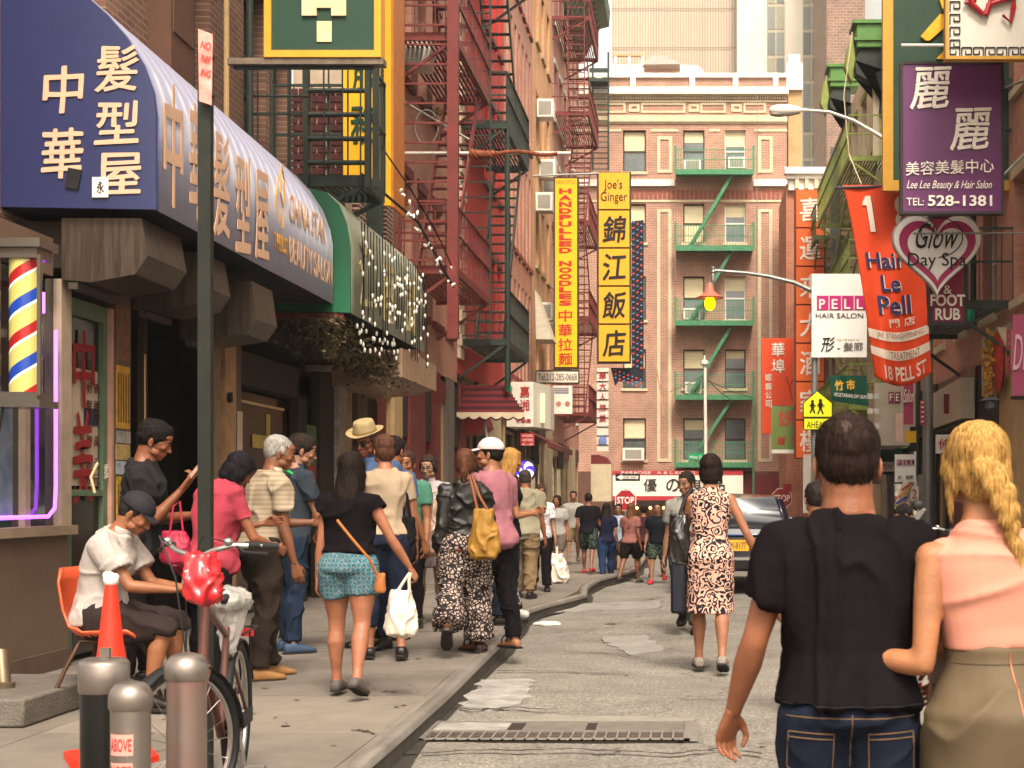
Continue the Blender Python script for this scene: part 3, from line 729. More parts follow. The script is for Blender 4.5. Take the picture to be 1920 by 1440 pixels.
# ------------------------------------------------------------------ street materials
M = {}
M['asphalt'] = mat('asphalt', '#88837c', rough=.8, var=.22, scale=1.3, bump=1.0, bscale=90, dirt=.3)
M['walk'] = mat('pavement_concrete', '#6c635a', rough=.85, var=.14, scale=2.2, bump=.35, bscale=90, dirt=.4)
M['walk2'] = mat('pavement_concrete_pale', '#756b60', rough=.85, var=.12, scale=3, bump=.35, bscale=90, dirt=.3)
M['kerb'] = mat('kerb_stone', '#9a938b', rough=.34, metal=.55, var=.2, scale=3, bump=.4, bscale=40, dirt=.45)
M['patch'] = mat('road_patch_pale', '#89847e', rough=.85, var=.35, scale=5, bump=.4, bscale=100, dirt=.1)
M['tar'] = mat('tar', '#2e2823', rough=.7, var=.3, scale=8)
M['steel'] = mat('steel_worn', '#8b8078', rough=.38, metal=.85, var=.15, scale=4, bump=.03, bscale=60, dirt=.12)
M['grate'] = mat('drain_steel', '#857e76', rough=.5, metal=.5, var=.15, scale=9)
M['black'] = mat('black_rubber', '#151313', rough=.55, var=.2)
M['chrome'] = mat('chrome', '#c9c6c4', rough=.16, metal=1, var=.05)
M['maroon'] = mat('maroon_paint', '#6e2a26', rough=.6, var=.25, scale=5, bump=.2, dirt=.3)
M['maroon2'] = mat('maroon_panel', '#6b2424', rough=.5, var=.2, scale=2, dirt=.3)
M['dgreen'] = mat('dark_green_paint', '#26302a', rough=.6, var=.25, scale=6, bump=.2, dirt=.3)
M['green'] = mat('green_paint', '#3f7a55', rough=.6, var=.2, scale=6, dirt=.25)
M['olive'] = mat('yellow_green_paint', '#6f7a34', rough=.6, var=.3, scale=5, dirt=.25)
M['glass'] = glass_mat(); M['glass2'] = mat('window_glass_pale', '#565b5c', rough=.08, var=.35, scale=1.2, spec=.9)
M['blind'] = mat('window_blind', '#cdbf9b', rough=.7, var=.12, scale=2, aniso=(1, 1, 14))
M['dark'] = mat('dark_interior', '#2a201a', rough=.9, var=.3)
M['wood'] = mat('brown_post', '#5b463a', rough=.7, var=.2, scale=3, aniso=(1, 1, .2), dirt=.3)
M['white'] = mat('white_paint', '#d9d2c6', rough=.6, var=.06, scale=3, dirt=.1)
M['cream'] = mat('cream_stone', '#c4b294', rough=.85, var=.1, scale=3, bump=.2, dirt=.2)
M['tan'] = mat('tan_plaster', '#b19268', rough=.85, var=.12, scale=3, dirt=.25)
M['pipe'] = mat('grey_post', '#8c8983', rough=.5, metal=.5, var=.1, dirt=.2)
M['wire'] = mat('black_wire', '#0e0d0c', rough=.7)
M['bulb'] = mat('bulb_glass', '#e9e4d8', rough=.15, var=.03)
# ------------------------------------------------------------------ ground, road, pavements
g = MB(); g.box(-150, 150, -40, 260, -.5, -.02); setting('ground', g, mat('ground', '#6f675f', rough=.95, var=.2, scale=.6))
KL = [(-1.56, -2), (-1.574, 7.8), (-1.606, 10), (-1.69, 12.95), (-1.80, 15.6), (-1.86, 16.9), (-1.72, 17.9), (-1.50, 18.9), (-1.40, 19.8), (-1.52, 21.3), (-1.44, 23.4), (-1.15, 25.2), (-1.0, 26.5), (-1.0, 44), (-2.4, 46), (-2.4, 60)]
KR = [(2.75, -2), (2.75, 60)]
def kx(K, y):
    for (x0, y0), (x1, y1) in zip(K, K[1:]):
        if y0 <= y <= y1: return x0 + (x1 - x0) * (y - y0) / (y1 - y0)
    return K[-1][0]
# road as a fine sheet, gently uneven
rng = np.random.default_rng(3)
ys = list(np.arange(-2, 30, .22)) + list(np.arange(30, 62, 1.0)) + [61.0]; nx = 34
gx = np.linspace(-3.2, 3.6, nx); pts = np.array([[x, y, 0] for y in ys for x in gx])
hz = vnoise(pts * np.array([1.1, .8, 1])) * .010 + vnoise(pts * np.array([3.7, 3.1, 1]) + 9) * .004
rows = [[(x, y, hz[i * nx + j] - .004) for j, x in enumerate(gx)] for i, y in enumerate(ys)]
r_ = MB(); r_.sheet(rows); road = setting('road', r_, M['asphalt'], smooth=1)
# pale aggregate, cracks and stains of the worn surface
def wear_road(m):
    t = NT(m); b = t.n['Principled BSDF']; src = b.inputs['Base Color'].links[0].from_socket; tc = t.add('ShaderNodeTexCoord')
    v = t.add('ShaderNodeTexNoise'); v.inputs['Scale'].default_value = 42; v.inputs['Detail'].default_value = 9; v.inputs['Roughness'].default_value = .85; t.link(tc.outputs['Object'], v.inputs['Vector'])
    r = t.add('ShaderNodeValToRGB'); r.color_ramp.elements[0].position = .40; r.color_ramp.elements[0].color = (.36, .34, .32, 1); r.color_ramp.elements[1].position = .62; r.color_ramp.elements[1].color = (1.45, 1.4, 1.33, 1); t.link(v.outputs['Fac'], r.inputs['Fac'])
    mx = t.add('ShaderNodeMix', data_type='RGBA', blend_type='MULTIPLY'); mx.inputs['Factor'].default_value = 1; t.link(src, mx.inputs['A']); t.link(r.outputs['Color'], mx.inputs['B'])
    mp = t.add('ShaderNodeMapping'); mp.inputs['Scale'].default_value = (.55, .8, 1); nz = t.add('ShaderNodeTexNoise'); nz.inputs['Scale'].default_value = 1.3; nz.inputs['Detail'].default_value = 5
    t.link(tc.outputs['Object'], mp.inputs['Vector']); t.link(mp.outputs[0], nz.inputs['Vector'])
    ma = t.add('ShaderNodeVectorMath', operation='MULTIPLY_ADD'); ma.inputs[1].default_value = (.9, .9, 0); t.link(nz.outputs['Color'], ma.inputs[0]); t.link(mp.outputs[0], ma.inputs[2])
    vo = t.add('ShaderNodeTexVoronoi'); vo.feature = 'DISTANCE_TO_EDGE'; vo.inputs['Scale'].default_value = .75; t.link(ma.outputs[0], vo.inputs['Vector'])
    c = t.add('ShaderNodeValToRGB'); c.color_ramp.elements[0].position = .0; c.color_ramp.elements[0].color = (1, 1, 1, 1); c.color_ramp.elements[1].position = .007; c.color_ramp.elements[1].color = (0, 0, 0, 1); t.link(vo.outputs['Distance'], c.inputs['Fac'])
    m2 = t.add('ShaderNodeMix', data_type='RGBA'); cm_ = t.add('ShaderNodeMath', operation='MULTIPLY'); cm_.inputs[1].default_value = .6; t.link(c.outputs['Color'], cm_.inputs[0]); t.link(cm_.outputs[0], m2.inputs['Factor']); t.link(mx.outputs['Result'], m2.inputs['A']); m2.inputs['B'].default_value = (.05, .043, .037, 1)
    t.link(m2.outputs['Result'], b.inputs['Base Color'])
wear_road(M['asphalt'])
# pavement slabs: each slab an object under its pavement, joints recessed
def pavement(name, K, xw, side, y0, y1, step):
    base = MB(); P0 = []; P1 = []; yy = sorted(set([y0, y1] + [y for _, y in K if y0 < y < y1]))
    for y in yy: P0.append((xw, y)); P1.append((kx(K, y) + side * .1, y))
    for i in range(len(yy) - 1):
        a, b, c, d = P0[i], P0[i + 1], P1[i + 1], P1[i]
        base.add([(p[0], p[1], z) for z in (-.02, KERB - .012) for p in (a, b, c, d)], [(4, 5, 6, 7), (0, 1, 5, 4), (2, 3, 7, 6)])
    o = setting(name, base, M['tar']); y = y0; k = 0
    while y < y1 - .01:
        ye = min(y1, y + step); cols = 2 if y < 30 else 1
        for c in range(cols):
            quad = []
            for yy_ in (y + .006, ye - .006):
                xa = xw; xb = kx(K, yy_) + side * .122; l = xa + (xb - xa) * c / cols; r = xa + (xb - xa) * (c + 1) / cols
                quad.append((l - side * .005 * 0, r))
            j = random.uniform(-.003, .003); m = MB(); (l0, r0), (l1, r1) = quad; gp = .006 * side
            q = [(l0, y + .006), (r0 + gp, y + .006), (r1 + gp, ye - .006), (l1, ye - .006)]; zt = KERB + j
            m.add([(a, b, z) for z in (KERB - .03, zt) for a, b in q], [(4, 5, 6, 7), (0, 1, 5, 4), (1, 2, 6, 5), (2, 3, 7, 6), (3, 0, 4, 7), (3, 2, 1, 0)])
            part('slab', m, M['walk'] if random.random() < .7 else M['walk2'], o)
        y = ye; k += 1
    return o
pavement('pavement', KL, -5.4, -1, -1, 46, 1.52)
pavement('pavement', KR, 5.2, 1, -1, 60, 1.52)
def kerb(K, side, name):
    Ky = []
    for (x0, y0), (x1, y1) in zip(K, K[1:]):
        n = max(1, int((y1 - y0) / .5)); Ky += [y0 + (y1 - y0) * i / n for i in range(n)]
    Ky.append(K[-1][1]); K3 = lambda y: (kx(K, y - .35) + kx(K, y) * 2 + kx(K, y + .35)) / 4 if K[0][1] + .4 < y < K[-1][1] - .4 else kx(K, y)
    for nm, pr, m in ((name, [(0, -.03), (.004, .06), (.008, .088)], mat('kerb_face', '#3d362f', rough=.8, var=.3, scale=5, dirt=.3)), (name + '_nosing', [(.004, .086), (-.004, .092), (.0, .118), (.018, .135), (.05, .138), (.072, .134)], M['kerb']), (name + '_top', [(.072, .134), (.074, .130), (.125, .131), (.126, .05)], M['walk'])):
        rows = []
        for y in Ky:
            x = K3(y); drop = .05 * math.exp(-((y - 20.6) / .7) ** 2) if side < 0 else 0; j = random.uniform(-.002, .002)
            rows.append([(x + side * a + j, y, b - (drop if b > .05 else 0)) for a, b in pr])
        setting(nm, MB().sheet(rows), m, smooth=1)
    rows = []
    for y in [q for q in Ky for _ in (0,)]: x = K3(y); rows.append([(x - side * .0, y, .006), (x - side * random.uniform(.03, .10), y, .0085)])
    setting('gutter_grime', MB().sheet(rows), M['tar'])
kerb(KL, -1, 'kerb'); kerb(KR, 1, 'kerb')
def flat_patch(name, pts, m, z=.012, jag=.05, label=None, edge=None):
    out = []; n = len(pts)
    for i in range(n):
        a, b = V(pts[i]), V(pts[(i + 1) % n]); k = max(2, int((b - a).length / .12))
        for j in range(k):
            p = a.lerp(b, j / k); out.append((p.x + random.uniform(-jag, jag), p.y + random.uniform(-jag, jag)))
    mb = MB(); mb.prism(out, z - .02, z, 'xy'); return setting(name, mb, m)
def gp(px, py, z=0): y = F * (CAMZ - z) / (py - VPY); return (PX(px, y), y)
flat_patch('road_patch', [gp(862, 1330), gp(905, 1278), gp(1005, 1272), gp(990, 1318), gp(930, 1332)], M['patch'], .013)
M['patch2'] = mat('road_patch_faint', '#7d7871', rough=.9, var=.18, scale=3, bump=.4, bscale=60)
flat_patch('road_patch', [gp(930, 1356), gp(1290, 1358), gp(1310, 1349), gp(1030, 1343)], mat('road_patch_grey', '#7d766c', rough=.9, var=.15, scale=5, bump=.4), .012, .02)
flat_patch('road_patch', [gp(1120, 1196), gp(1210, 1192), gp(1245, 1222), gp(1180, 1230)], M['patch2'], .011, .04)
flat_patch('road_patch', [gp(1010, 1136), gp(1240, 1128), gp(1235, 1142), gp(1030, 1150)], M['patch2'], .012, .05)
for pl in ([(745, 1418), (900, 1412), (1100, 1410), (1260, 1418), (1355, 1408), (1440, 1420)], [(830, 1326), (880, 1335), (960, 1330), (1060, 1335)], [(900, 1260), (1040, 1262), (1200, 1268)], [(1060, 1225), (1150, 1228), (1230, 1240)], [(660, 1414), (690, 1418), (705, 1424)]):
    rows = []; z = .016 if pl[0][0] > 700 else KERB + .006
    c = [gp(a + 0, b) for a, b in pl]; top = []; bot = []
    for (x0, y0), (x1, y1) in zip(c, c[1:]):
        for k in range(8):
            t = k / 8; w = .02 * random.uniform(.3, 1.3) ; x = x0 + (x1 - x0) * t; y = y0 + (y1 - y0) * t + random.uniform(-.025, .025); top.append((x, y + w, z)); bot.append((x, y - w, z))
    m = MB(); m.sheet([top, bot]); setting('road_crack', m, M['tar'])
rs_ = random.Random(8)
for nm, z, m_, xa, xb, n_ in (('pavement_stains', KERB + .0045, mat('gum_stain', '#473f37', rough=.8, var=.2), -4.6, -1.75, 150), ('road_stains', .0135, mat('oil_stain', '#5b534a', rough=.6, var=.3), -1.4, 2.6, 90), ('road_grit', .0145, mat('grit_pale', '#b0a898', rough=.9), -1.5, 2.6, 260)):
    g = MB()
    for _ in range(n_):
        x, y = rs_.uniform(xa, xb), 7 + 16 * rs_.random() ** 1.3; s = rs_.uniform(.008, .03) * (.35 if 'grit' in nm else 1) * (3 if nm == 'road_stains' and rs_.random() < .3 else 1)
        g.add([(x + s * math.cos(a) * rs_.uniform(.6, 1.2), y + s * math.sin(a) * rs_.uniform(.6, 1.4), z) for a in [k * .7854 for k in range(8)]], [tuple(range(8))])
    setting(nm, g, m_)
# trench drain
t = thing('drain_grate', 'long steel trench drain grate set across the worn road', 'drain', (0, 9.4, 0))
x0, x1 = -1.60, -.02; ya = gp(0, 1390)[1]; yb = gp(0, 1357)[1]
m = MB(); m.box(x0, x1, ya, yb, -.05, .008); part('pit', m, M['dark'], t)
for (a, b, c, d) in ((x0 - .05, x0 + .03, ya, yb), (x1 - .03, x1 + .05, ya, yb)): part('end_bar', MB().box(a, b, c, d, 0, .020), M['grate'], t)
for q in (ya, yb - .02, ya + (yb - ya) * .42): part('side_bar', MB().box(x0, x1, q, q + .02, 0, .018), M['grate'], t)
for i in range(24):
    x = x0 + (x1 - x0) * (i + .5) / 24; part('slat', MB().box(x - .006, x + .006, ya, ya + (yb - ya) * .42, 0, .016), M['grate'], t)
for i in range(5):
    y = ya + (yb - ya) * .42 * (i + .5) / 5; part('cross_slat', MB().box(x0, x1, y - .004, y + .004, 0, .013), M['steel'], t)
for a, b in ((.02, .30), (.36, .60), (.64, .98)):
    part('cover_plate', MB().box(x0 + (x1 - x0) * a, x0 + (x1 - x0) * b, ya + (yb - ya) * .5, yb - .04, 0, .014), M['patch'] if a < .1 else mat('plate_grey', '#6e675f', rough=.6, metal=.3, var=.2, bump=.3), t)
single('paper_scrap', MB().prism([(-1.78 + .02, 16.35), (-1.62, 16.2), (-1.45, 16.32), (-1.50, 16.55), (-1.66, 16.62)], .012, .03, 'xy'), M['white'], 'crumpled white paper lying in the gutter at the kerb bend', 'litter', (-1.6, 16.4, 0))
# ------------------------------------------------------------------ facade kit
def WF(side, pos):
    if side == 'L': return lambda u, n, z: (pos + n, u, z)
    if side == 'R': return lambda u, n, z: (pos - n, u, z)
    return lambda u, n, z: (u, pos - n, z)
def wbox(mb, w, u0, u1, n0, n1, z0, z1):
    a = w(u0, n0, z0); b = w(u1, n1, z1)
    return mb.box(min(a[0], b[0]), max(a[0], b[0]), min(a[1], b[1]), max(a[1], b[1]), z0, z1)
def facade(name, label, side, pos, u0, u1, z0, z1, cols, rows, wall, depth=.35, frame=None, pane=None, sill=None, lintel=None, cat='building', group=None, panes=None, skip=(), blind=0.0, sash=True):
    w = WF(side, pos); base = w(u0, 0, 0); t = thing(name, label, cat, (base[0], base[1], 0), 0, group)
    mb = MB(); cs = sorted(cols); u = u0
    for a, b in cs:
        wbox(mb, w, u, a, -depth, 0, z0, z1); u = b
    wbox(mb, w, u, u1, -depth, 0, z0, z1)
    rs = sorted(rows)
    for ci, (a, b) in enumerate(cs):
        z = z0
        for ri, (c, d) in enumerate(rs):
            if (ci, ri) in skip: continue
            wbox(mb, w, a, b, -depth, 0, z, c); z = d
        wbox(mb, w, a, b, -depth, 0, z, z1)
    part('wall', mb, wall, t)
    frame = frame or M['dgreen']; pane = pane or M['glass']
    cache = {}
    for ci, (a, b) in enumerate(cs):
        for ri, (c, d) in enumerate(rs):
            if (ci, ri) in skip: continue
            fr = MB(); q = .055; n0, n1 = -depth * .62, -depth * .62 + .06
            wbox(fr, w, a, a + q, n0, n1, c, d); wbox(fr, w, b - q, b, n0, n1, c, d); wbox(fr, w, a + q, b - q, n0, n1, c, c + q); wbox(fr, w, a + q, b - q, n0, n1, d - q, d)
            f = part('window', fr, frame(ci, ri) if callable(frame) else frame, t)
            pn = pane(ci, ri) if callable(pane) else pane
            part('pane', wbox(MB(), w, a + q, b - q, n0 + .01, n0 + .02, c + q, d - q), pn, f)
            if sash: part('sash_bar', wbox(MB(), w, a + q, b - q, n0 + .02, n1 + .012, (c + d) / 2 - .03, (c + d) / 2 + .03), frame(ci, ri) if callable(frame) else frame, f)
            bl = blind(ci, ri) if callable(blind) else blind
            if bl: part('blind', wbox(MB(), w, a + q + .004, b - q - .004, n0 + .022, n0 + .034, d - q - (d - c) * bl, d - q - .003), M['blind'], f)
            if sill: part('sill', wbox(MB(), w, a - .08, b + .08, -.12, .07, c - .12, c - .002), sill, t)
            if lintel: part('lintel', wbox(MB(), w, a - .08, b + .08, -.12, .035, d + .002, d + .18), lintel, t)
    return t, w
def rows_of(z0, n, pitch, h): return [(z0 + i * pitch, z0 + i * pitch + h) for i in range(n)]
def ac_unit(parent, c, d=(.6, .45, .4), nm='air_conditioner'):
    b = MB(); b.cbox(c, d); o = part(nm, b, M['white'], parent, bev=.01)
    g_ = MB(); g_.box(c[0] - d[0] * .38, c[0] + d[0] * .38, c[1] - d[1] / 2 - .012, c[1] - d[1] / 2 + .01, c[2] - d[2] * .36, c[2] + d[2] * .36); part('grille', g_, mat('ac_grille', '#8c877c', rough=.7, aniso=(1, 1, 40), scale=3, var=.3), o)
    return o
# ------------------------------------------------------------------ fire escapes
def fire_escape(label, side, pos, u0, u1, dep, zs, m, ladder=None, stairs=True, rail=.95, bal=.16, diag=True, top=None, group=None):
    w = WF(side, pos); base = w(u0, dep / 2, 0); t = thing('fire_escape', label, 'fire escape', (base[0], base[1], 0), 0, group); th = .03
    fine = MB()
    for i, z in enumerate(zs):
        pf = MB(); wbox(pf, w, u0, u1, dep - .05, dep, z - .10, z + .03); wbox(pf, w, u0, u0 + .05, 0, dep - .05, z - .10, z + .03); wbox(pf, w, u1 - .05, u1, 0, dep - .05, z - .10, z + .03)
        part('platform_frame', pf, m, t)
        sl = MB(); n = int((dep - .05) / .075)
        for k in range(n): wbox(sl, w, u0 + .05, u1 - .05, k * .075 + .02, k * .075 + .055, z - .03, z)
        part('platform_slats', sl, m, t, kind='stuff')
        rl = MB()
        for zz in (z + rail * .55, z + rail):
            rl.bar(w(u0, 0, zz), w(u0, dep, zz), th); rl.bar(w(u0, dep, zz), w(u1, dep, zz), th); rl.bar(w(u1, dep, zz), w(u1, 0, zz), th)
        n = max(2, int((u1 - u0) / bal))
        for k in range(n + 1): u = u0 + (u1 - u0) * k / n; rl.bar(w(u, dep - .01, z), w(u, dep - .01, z + rail), .016)
        n2 = max(2, int(dep / bal))
        for k in range(n2 + 1):
            for u in (u0, u1): rl.bar(w(u, dep * k / n2, z), w(u, dep * k / n2, z + rail), .016)
        part('railing', rl, m, t, kind='stuff')
        for u in (u0 + .04, u1 - .04): part('bracket', MB().bar(w(u, .02, z - .75), w(u, dep - .06, z - .10), .05), m, t)
        if stairs and i + 1 < len(zs):
            z2 = zs[i + 1]; ua, ub = (u0 + .5, u1 - .4) if i % 2 == 0 else (u1 - .5, u0 + .4)
            for nn in (dep * .28, dep * .86):
                part('stair_side', MB().bar(w(ua, nn, z), w(ub, nn, z2), .03, .16), m, t)
            ns = int((z2 - z) / .23)
            for k in range(1, ns):
                s = k / ns; u = ua + (ub - ua) * s; zz = z + (z2 - z) * s
                wb = MB(); wbox(wb, w, u - .07, u + .07, dep * .29, dep * .85, zz - .012, zz + .012); part('step', wb, m, t)
    if ladder:
        (la, lb, n0, n1, uu) = ladder
        for nn in (n0, n1): part('ladder_rail', MB().bar(w(uu, nn, la), w(uu, nn, lb), .035), m, t)
        k = 0; z = la + .15; rm = None
        while z < lb:
            rg = MB().bar(w(uu, n0, 0), w(uu, n1, 0), .03);
            if rm is None: o = part('rung', rg, m, t); rm = o.data
            else: o = part('rung', rm, None, t)
            o.location.z = z; z += .31
    return t
# ================================================================== LEFT SIDE
XW = -4.75
bk_red = brick_mat('brick_red', '#7d4636', '#8f5545', '#a08a76')
bk_brown = brick_mat('brick_brown', '#6e4a3a', '#825a48', '#8e7a68')
bk_dark = brick_mat('brick_dark_red', '#4e1f1f', '#5e2828', '#b8a690', ms=.016)
bk_paint = brick_mat('brick_painted_red', '#bd2f28', '#c83a30', '#9a2a24', ms=.012, stain=.15)
bk_orange = brick_mat('brick_orange', '#c98f62', '#d69c6e', '#b59a78', stain=.2)
bk_salmon = brick_mat('brick_salmon', '#b57562', '#c2836e', '#a88c7a', stain=.25)
bk_pink = mat('pink_plaster', '#c99484', rough=.85, var=.1, scale=2, dirt=.2)
# building 1: barber shop building (upper storeys)
UX1 = -5.15
facade('brick_building', 'brown brick building above the blue barber shop awning', 'L', UX1, 8.0, 19.15, 3.5, 14, [(12.2, 13.1), (15.0, 15.9), (17.1, 18.0), (18.3, 19.0)], [(5.0, 7.4), (8.6, 11)], bk_brown, frame=M['dgreen'], sill=M['tan'], lintel=M['tan'])
t = thing('wall_pilaster', 'brown stone pilaster standing proud of the wall beside the narrow brick piers', 'pilaster', (UX1, 14.3, 0))
part('shaft', MB().box(UX1 + .002, UX1 + .22, 14.1, 14.75, 4.9, 12), mat('brown_stone', '#54382b', rough=.8, var=.15, scale=3, bump=.2), t)
for z in (5.8, 6.9, 8.0): part('stone_block', MB().box(UX1 + .22, UX1 + .235, 14.14, 14.71, z + .02, z + 1.06), mat('brown_stone', '#54382b'), t)
for (y, r_) in ((16.15, .03), (17.0, .04)):
    single('drain_pipe', MB().tube([(UX1 + .1, y, 4.5), (UX1 + .1, y, 12)], r_), M['tan'] if y < 17 else M['dgreen'], 'thin %s pipe running up the brown brick wall' % ('tan' if y < 17 else 'dark green'), 'pipe', (UX1 + .1, y, 4.5))
# building 1: shop fronts under the awnings
def panel(mb, x0, x1, y0, y1, z0, z1): return mb.box(x0, x1, y0, y1, z0, z1)
t = thing('storefront', 'barber shop front with brown panelled base, purple neon window and recessed glass door', 'shop front', (XW, 11, KERB))
m_front = mat('shop_panel_brown', '#6b5546', rough=.55, var=.15, scale=2, dirt=.35)
part('wall', panel(MB(), XW - .4, XW, 8.2, 11.35, KERB, 1.13), m_front, t)
part('wall', MB().box(XW - .4, XW, 8.2, 11.08, 3.05, 3.33), m_front, t)
part('base_trim', MB().box(XW, XW + .02, 8.2, 11.35, KERB, KERB + .14), M['wood'], t)
part('corner_post', MB().box(XW - .42, XW + .012, 11.2, 11.38, 1.13, 3.05), mat('post_beige', '#a08c78', rough=.5, dirt=.2), t)
part('sill', MB().box(XW - .02, XW + .07, 8.2, 11.36, 1.13, 1.20), mat('sill_beige', '#8b7663', rough=.5), t)
part('window_pane', MB().box(XW - .06, XW - .05, 8.2, 11.2, 1.20, 3.05), mat('shop_glass', '#15181c', rough=.08, spec=1, var=.4, scale=1), t)
part('window_bar', MB().box(XW - .05, XW + .0, 10.62, 10.70, 1.20, 3.05), mat('post_beige', '#a08c78'), t)
part('window_poster', MB().box(XW - .045, XW - .035, 10.15, 10.5, 1.25, 2.15), mat('poster_blue', '#46566e', rough=.3, var=.7, scale=7, col2='#7d8794'), t)  # mottled blue poster at the shop window
neon = mat('neon_purple', '#c06cff', emit='#b455ff', estr=1.8)
part('neon_tube', MB().tube([(XW + .02, 8.3, 1.27), (XW + .02, 10.95, 1.27), (XW + .02, 11.06, 1.33), (XW + .02, 11.08, 1.5), (XW + .02, 11.08, 2.65)], .014), neon, t, 'glowing purple neon tube')
part('neon_tube', MB().tube([(XW + .02, 10.86, 2.75), (XW + .02, 10.86, 2.90)], .016), neon, t)
# recessed doorway with glass door and red window lettering
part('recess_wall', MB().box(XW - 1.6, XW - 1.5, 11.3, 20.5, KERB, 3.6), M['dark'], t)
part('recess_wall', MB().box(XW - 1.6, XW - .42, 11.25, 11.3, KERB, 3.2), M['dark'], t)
gm = mat('green_door_frame', '#55664f', rough=.5, dirt=.3)
part('door_frame', MB().box(XW - .10, XW - .03, 11.42, 12.18, 2.82, 2.95).box(XW - .10, XW - .03, 12.10, 12.18, KERB, 2.82).box(XW - .10, XW - .03, 11.42, 11.48, KERB, 2.82).box(XW - .10, XW - .03, 11.48, 12.10, 1.42, 1.47), gm, t)
d = part('door_pane', MB().box(XW - .08, XW - .07, 11.48, 12.10, KERB + .05, 2.82), mat('door_glass', '#1d1512', rough=.15, var=.3), t)
part('notice_sheet', MB().box(XW - .065, XW - .06, 11.55, 12.06, 1.5, 2.42), mat('notice_pale', '#a8947f', rough=.7, var=.1), t)
part('notice_sheet', MB().box(XW - .058, XW - .055, 11.78, 12.05, 1.98, 2.12), mat('notice_blue', '#1c2c44', rough=.6), t)
red_l = mat('red_letter', '#7c1518', rough=.6, var=.1)
letters('中', red_l, t, (XW - .04, 11.74, 2.42), face='+x', mw=.42, mh=.62, size=.5, bold=.006, ext=.002)
letters('美', red_l, t, (XW - .04, 11.72, 1.72), face='+x', mw=.38, mh=.75, size=.5, bold=.004, ext=.002)
dk_l = mat('dark_red_letter', '#4a1a14', rough=.6)
for z_, s_ in ((2.28, '剪 洗'), (2.14, '髮 頭'), (2.05, '12 9'), (1.86, '燙 染'), (1.68, '20 元'), (1.55, '8 元')):
    letters(s_, dk_l, t, (XW - .045, 11.93, z_), face='+x', mw=.26, mh=.09, size=.1, ext=.001)
letters('推', mat('pale_letter', '#cbbfae'), t, (XW - .02, 12.14, 1.62), face='+x', mw=.1, mh=.12, size=.1, ext=.001)
part('door_post', MB().box(XW - .05, XW - .0, 12.19, 12.24, KERB, 2.95), mat('post_pink', '#b28571', rough=.5), t)
part('bill_post', MB().box(XW - .07, XW + .0, 12.26, 12.60, KERB, 3.1), M['wood'], t)
for i, (za, zb, c) in enumerate(((2.55, 3.0, '#6a4a35'), (1.98, 2.5, '#b5862c'), (1.86, 1.96, '#8d877c'), (1.72, 1.85, '#a88f55'), (1.60, 1.71, '#9aa0a4'), (1.02, 1.58, '#b28b23'), (.8, 1.0, '#a08a63'))):
    part('sticker', MB().box(XW + .001, XW + .006 + i * .0004, 12.27 + .01 * (i % 3), 12.59 - .012 * (i % 2), za, zb), mat('sticker_%d' % i, c, rough=.6, var=.35, scale=14), t)
    if 'b' in c[1:3] or i == 5:
        for k in range(5): part('sticker_line', MB().box(XW + .008, XW + .0105, 12.31 + k * .055, 12.33 + k * .055, za + .05, zb - .06), mat('sticker_ink', '#5a3a1c'), t)
for y in (13.35, 14.1): part('door_bar', MB().box(XW - .5, XW - .44, y, y + .10, KERB, 3.1), M['wood'], t)
for y in (13.32, 14.02): part('copper_tube', MB().tube([(XW - .4, y, 1.9), (XW - .4, y, 2.75)], .011), mat('copper_rod', '#b98d63', rough=.3, metal=.6), t)  # slim copper-coloured rods beside the door bars
part('brown_post', MB().box(XW - .07, XW, 14.6, 15.02, KERB, 3.15), mat('post_marbled', '#7b6653', rough=.5, var=.35, scale=7, dirt=.3), t)
part('brown_post', MB().box(XW - .05, XW + .03, 15.06, 15.42, KERB, 3.15), mat('post_copper', '#a5805c', rough=.35, var=.35, scale=5, dirt=.2, metal=.3), t)
part('notice_strip', MB().box(XW + .031, XW + .036, 15.44, 15.62, 1.4, 2.3), mat('notice_pale', '#a8947f'), t)
part('brown_post', MB().box(XW - .06, XW + .01, 15.44, 15.66, KERB, 3.15), M['wood'], t)
part('door_camera', MB().lathe((XW + .05, 15.15, 2.42), [(.0, -.02), (.05, -.015), (.055, .02), (0, .03)], 14, 'x'), M['black'], t, smooth=1)
letters('T', mat('pale_letter', '#cbbfae'), t, (XW + .085, 15.15, 2.42), face='+x', mw=.05, mh=.05, size=.1, ext=.001)
# dark restaurant doors beyond, yellow tape cross
t = thing('storefront', 'dark restaurant entrance with a yellow tape cross on its glass, under the green awning', 'shop front', (XW, 17, KERB))
part('door_leaf', MB().box(XW - .16, XW - .13, 15.7, 17.9, KERB, 2.55), mat('door_glass', '#1d1512'), t)
dp = part('door_frame', MB().box(XW - .1, XW, 17.95, 18.35, KERB, 2.9).box(XW - .2, XW, 15.7, 18.35, 2.6, 2.95), M['dark'], t)
part('door_panel', MB().box(XW - .13, XW - .09, 15.95, 17.6, .9, 2.42), mat('door_brown_glass', '#3b2b22', rough=.25, var=.3, scale=1.5), t)
part('tape', MB().box(XW - .085, XW - .08, 16.9, 17.05, 1.2, 2.35), mat('tape_yellow', '#a08a45', rough=.6, var=.2), t)
part('tape', MB().box(XW - .079, XW - .075, 16.35, 17.55, 1.95, 2.1), mat('tape_yellow', '#a08a45'), t)
part('door_trim', MB().box(XW - .12, XW - .07, 15.95, 17.6, 2.421, 2.45), M['tan'], t)
part('poster', MB().box(XW - .03, XW - .02, 18.4, 18.9, 1.4, 2.3), mat('poster_green', '#3f5d34', rough=.5, var=.5, scale=6), t)
part('poster', MB().box(XW - .018, XW - .01, 18.5, 18.85, 1.5, 1.8), mat('poster_red', '#8e2823', rough=.5, var=.3, scale=6), t)
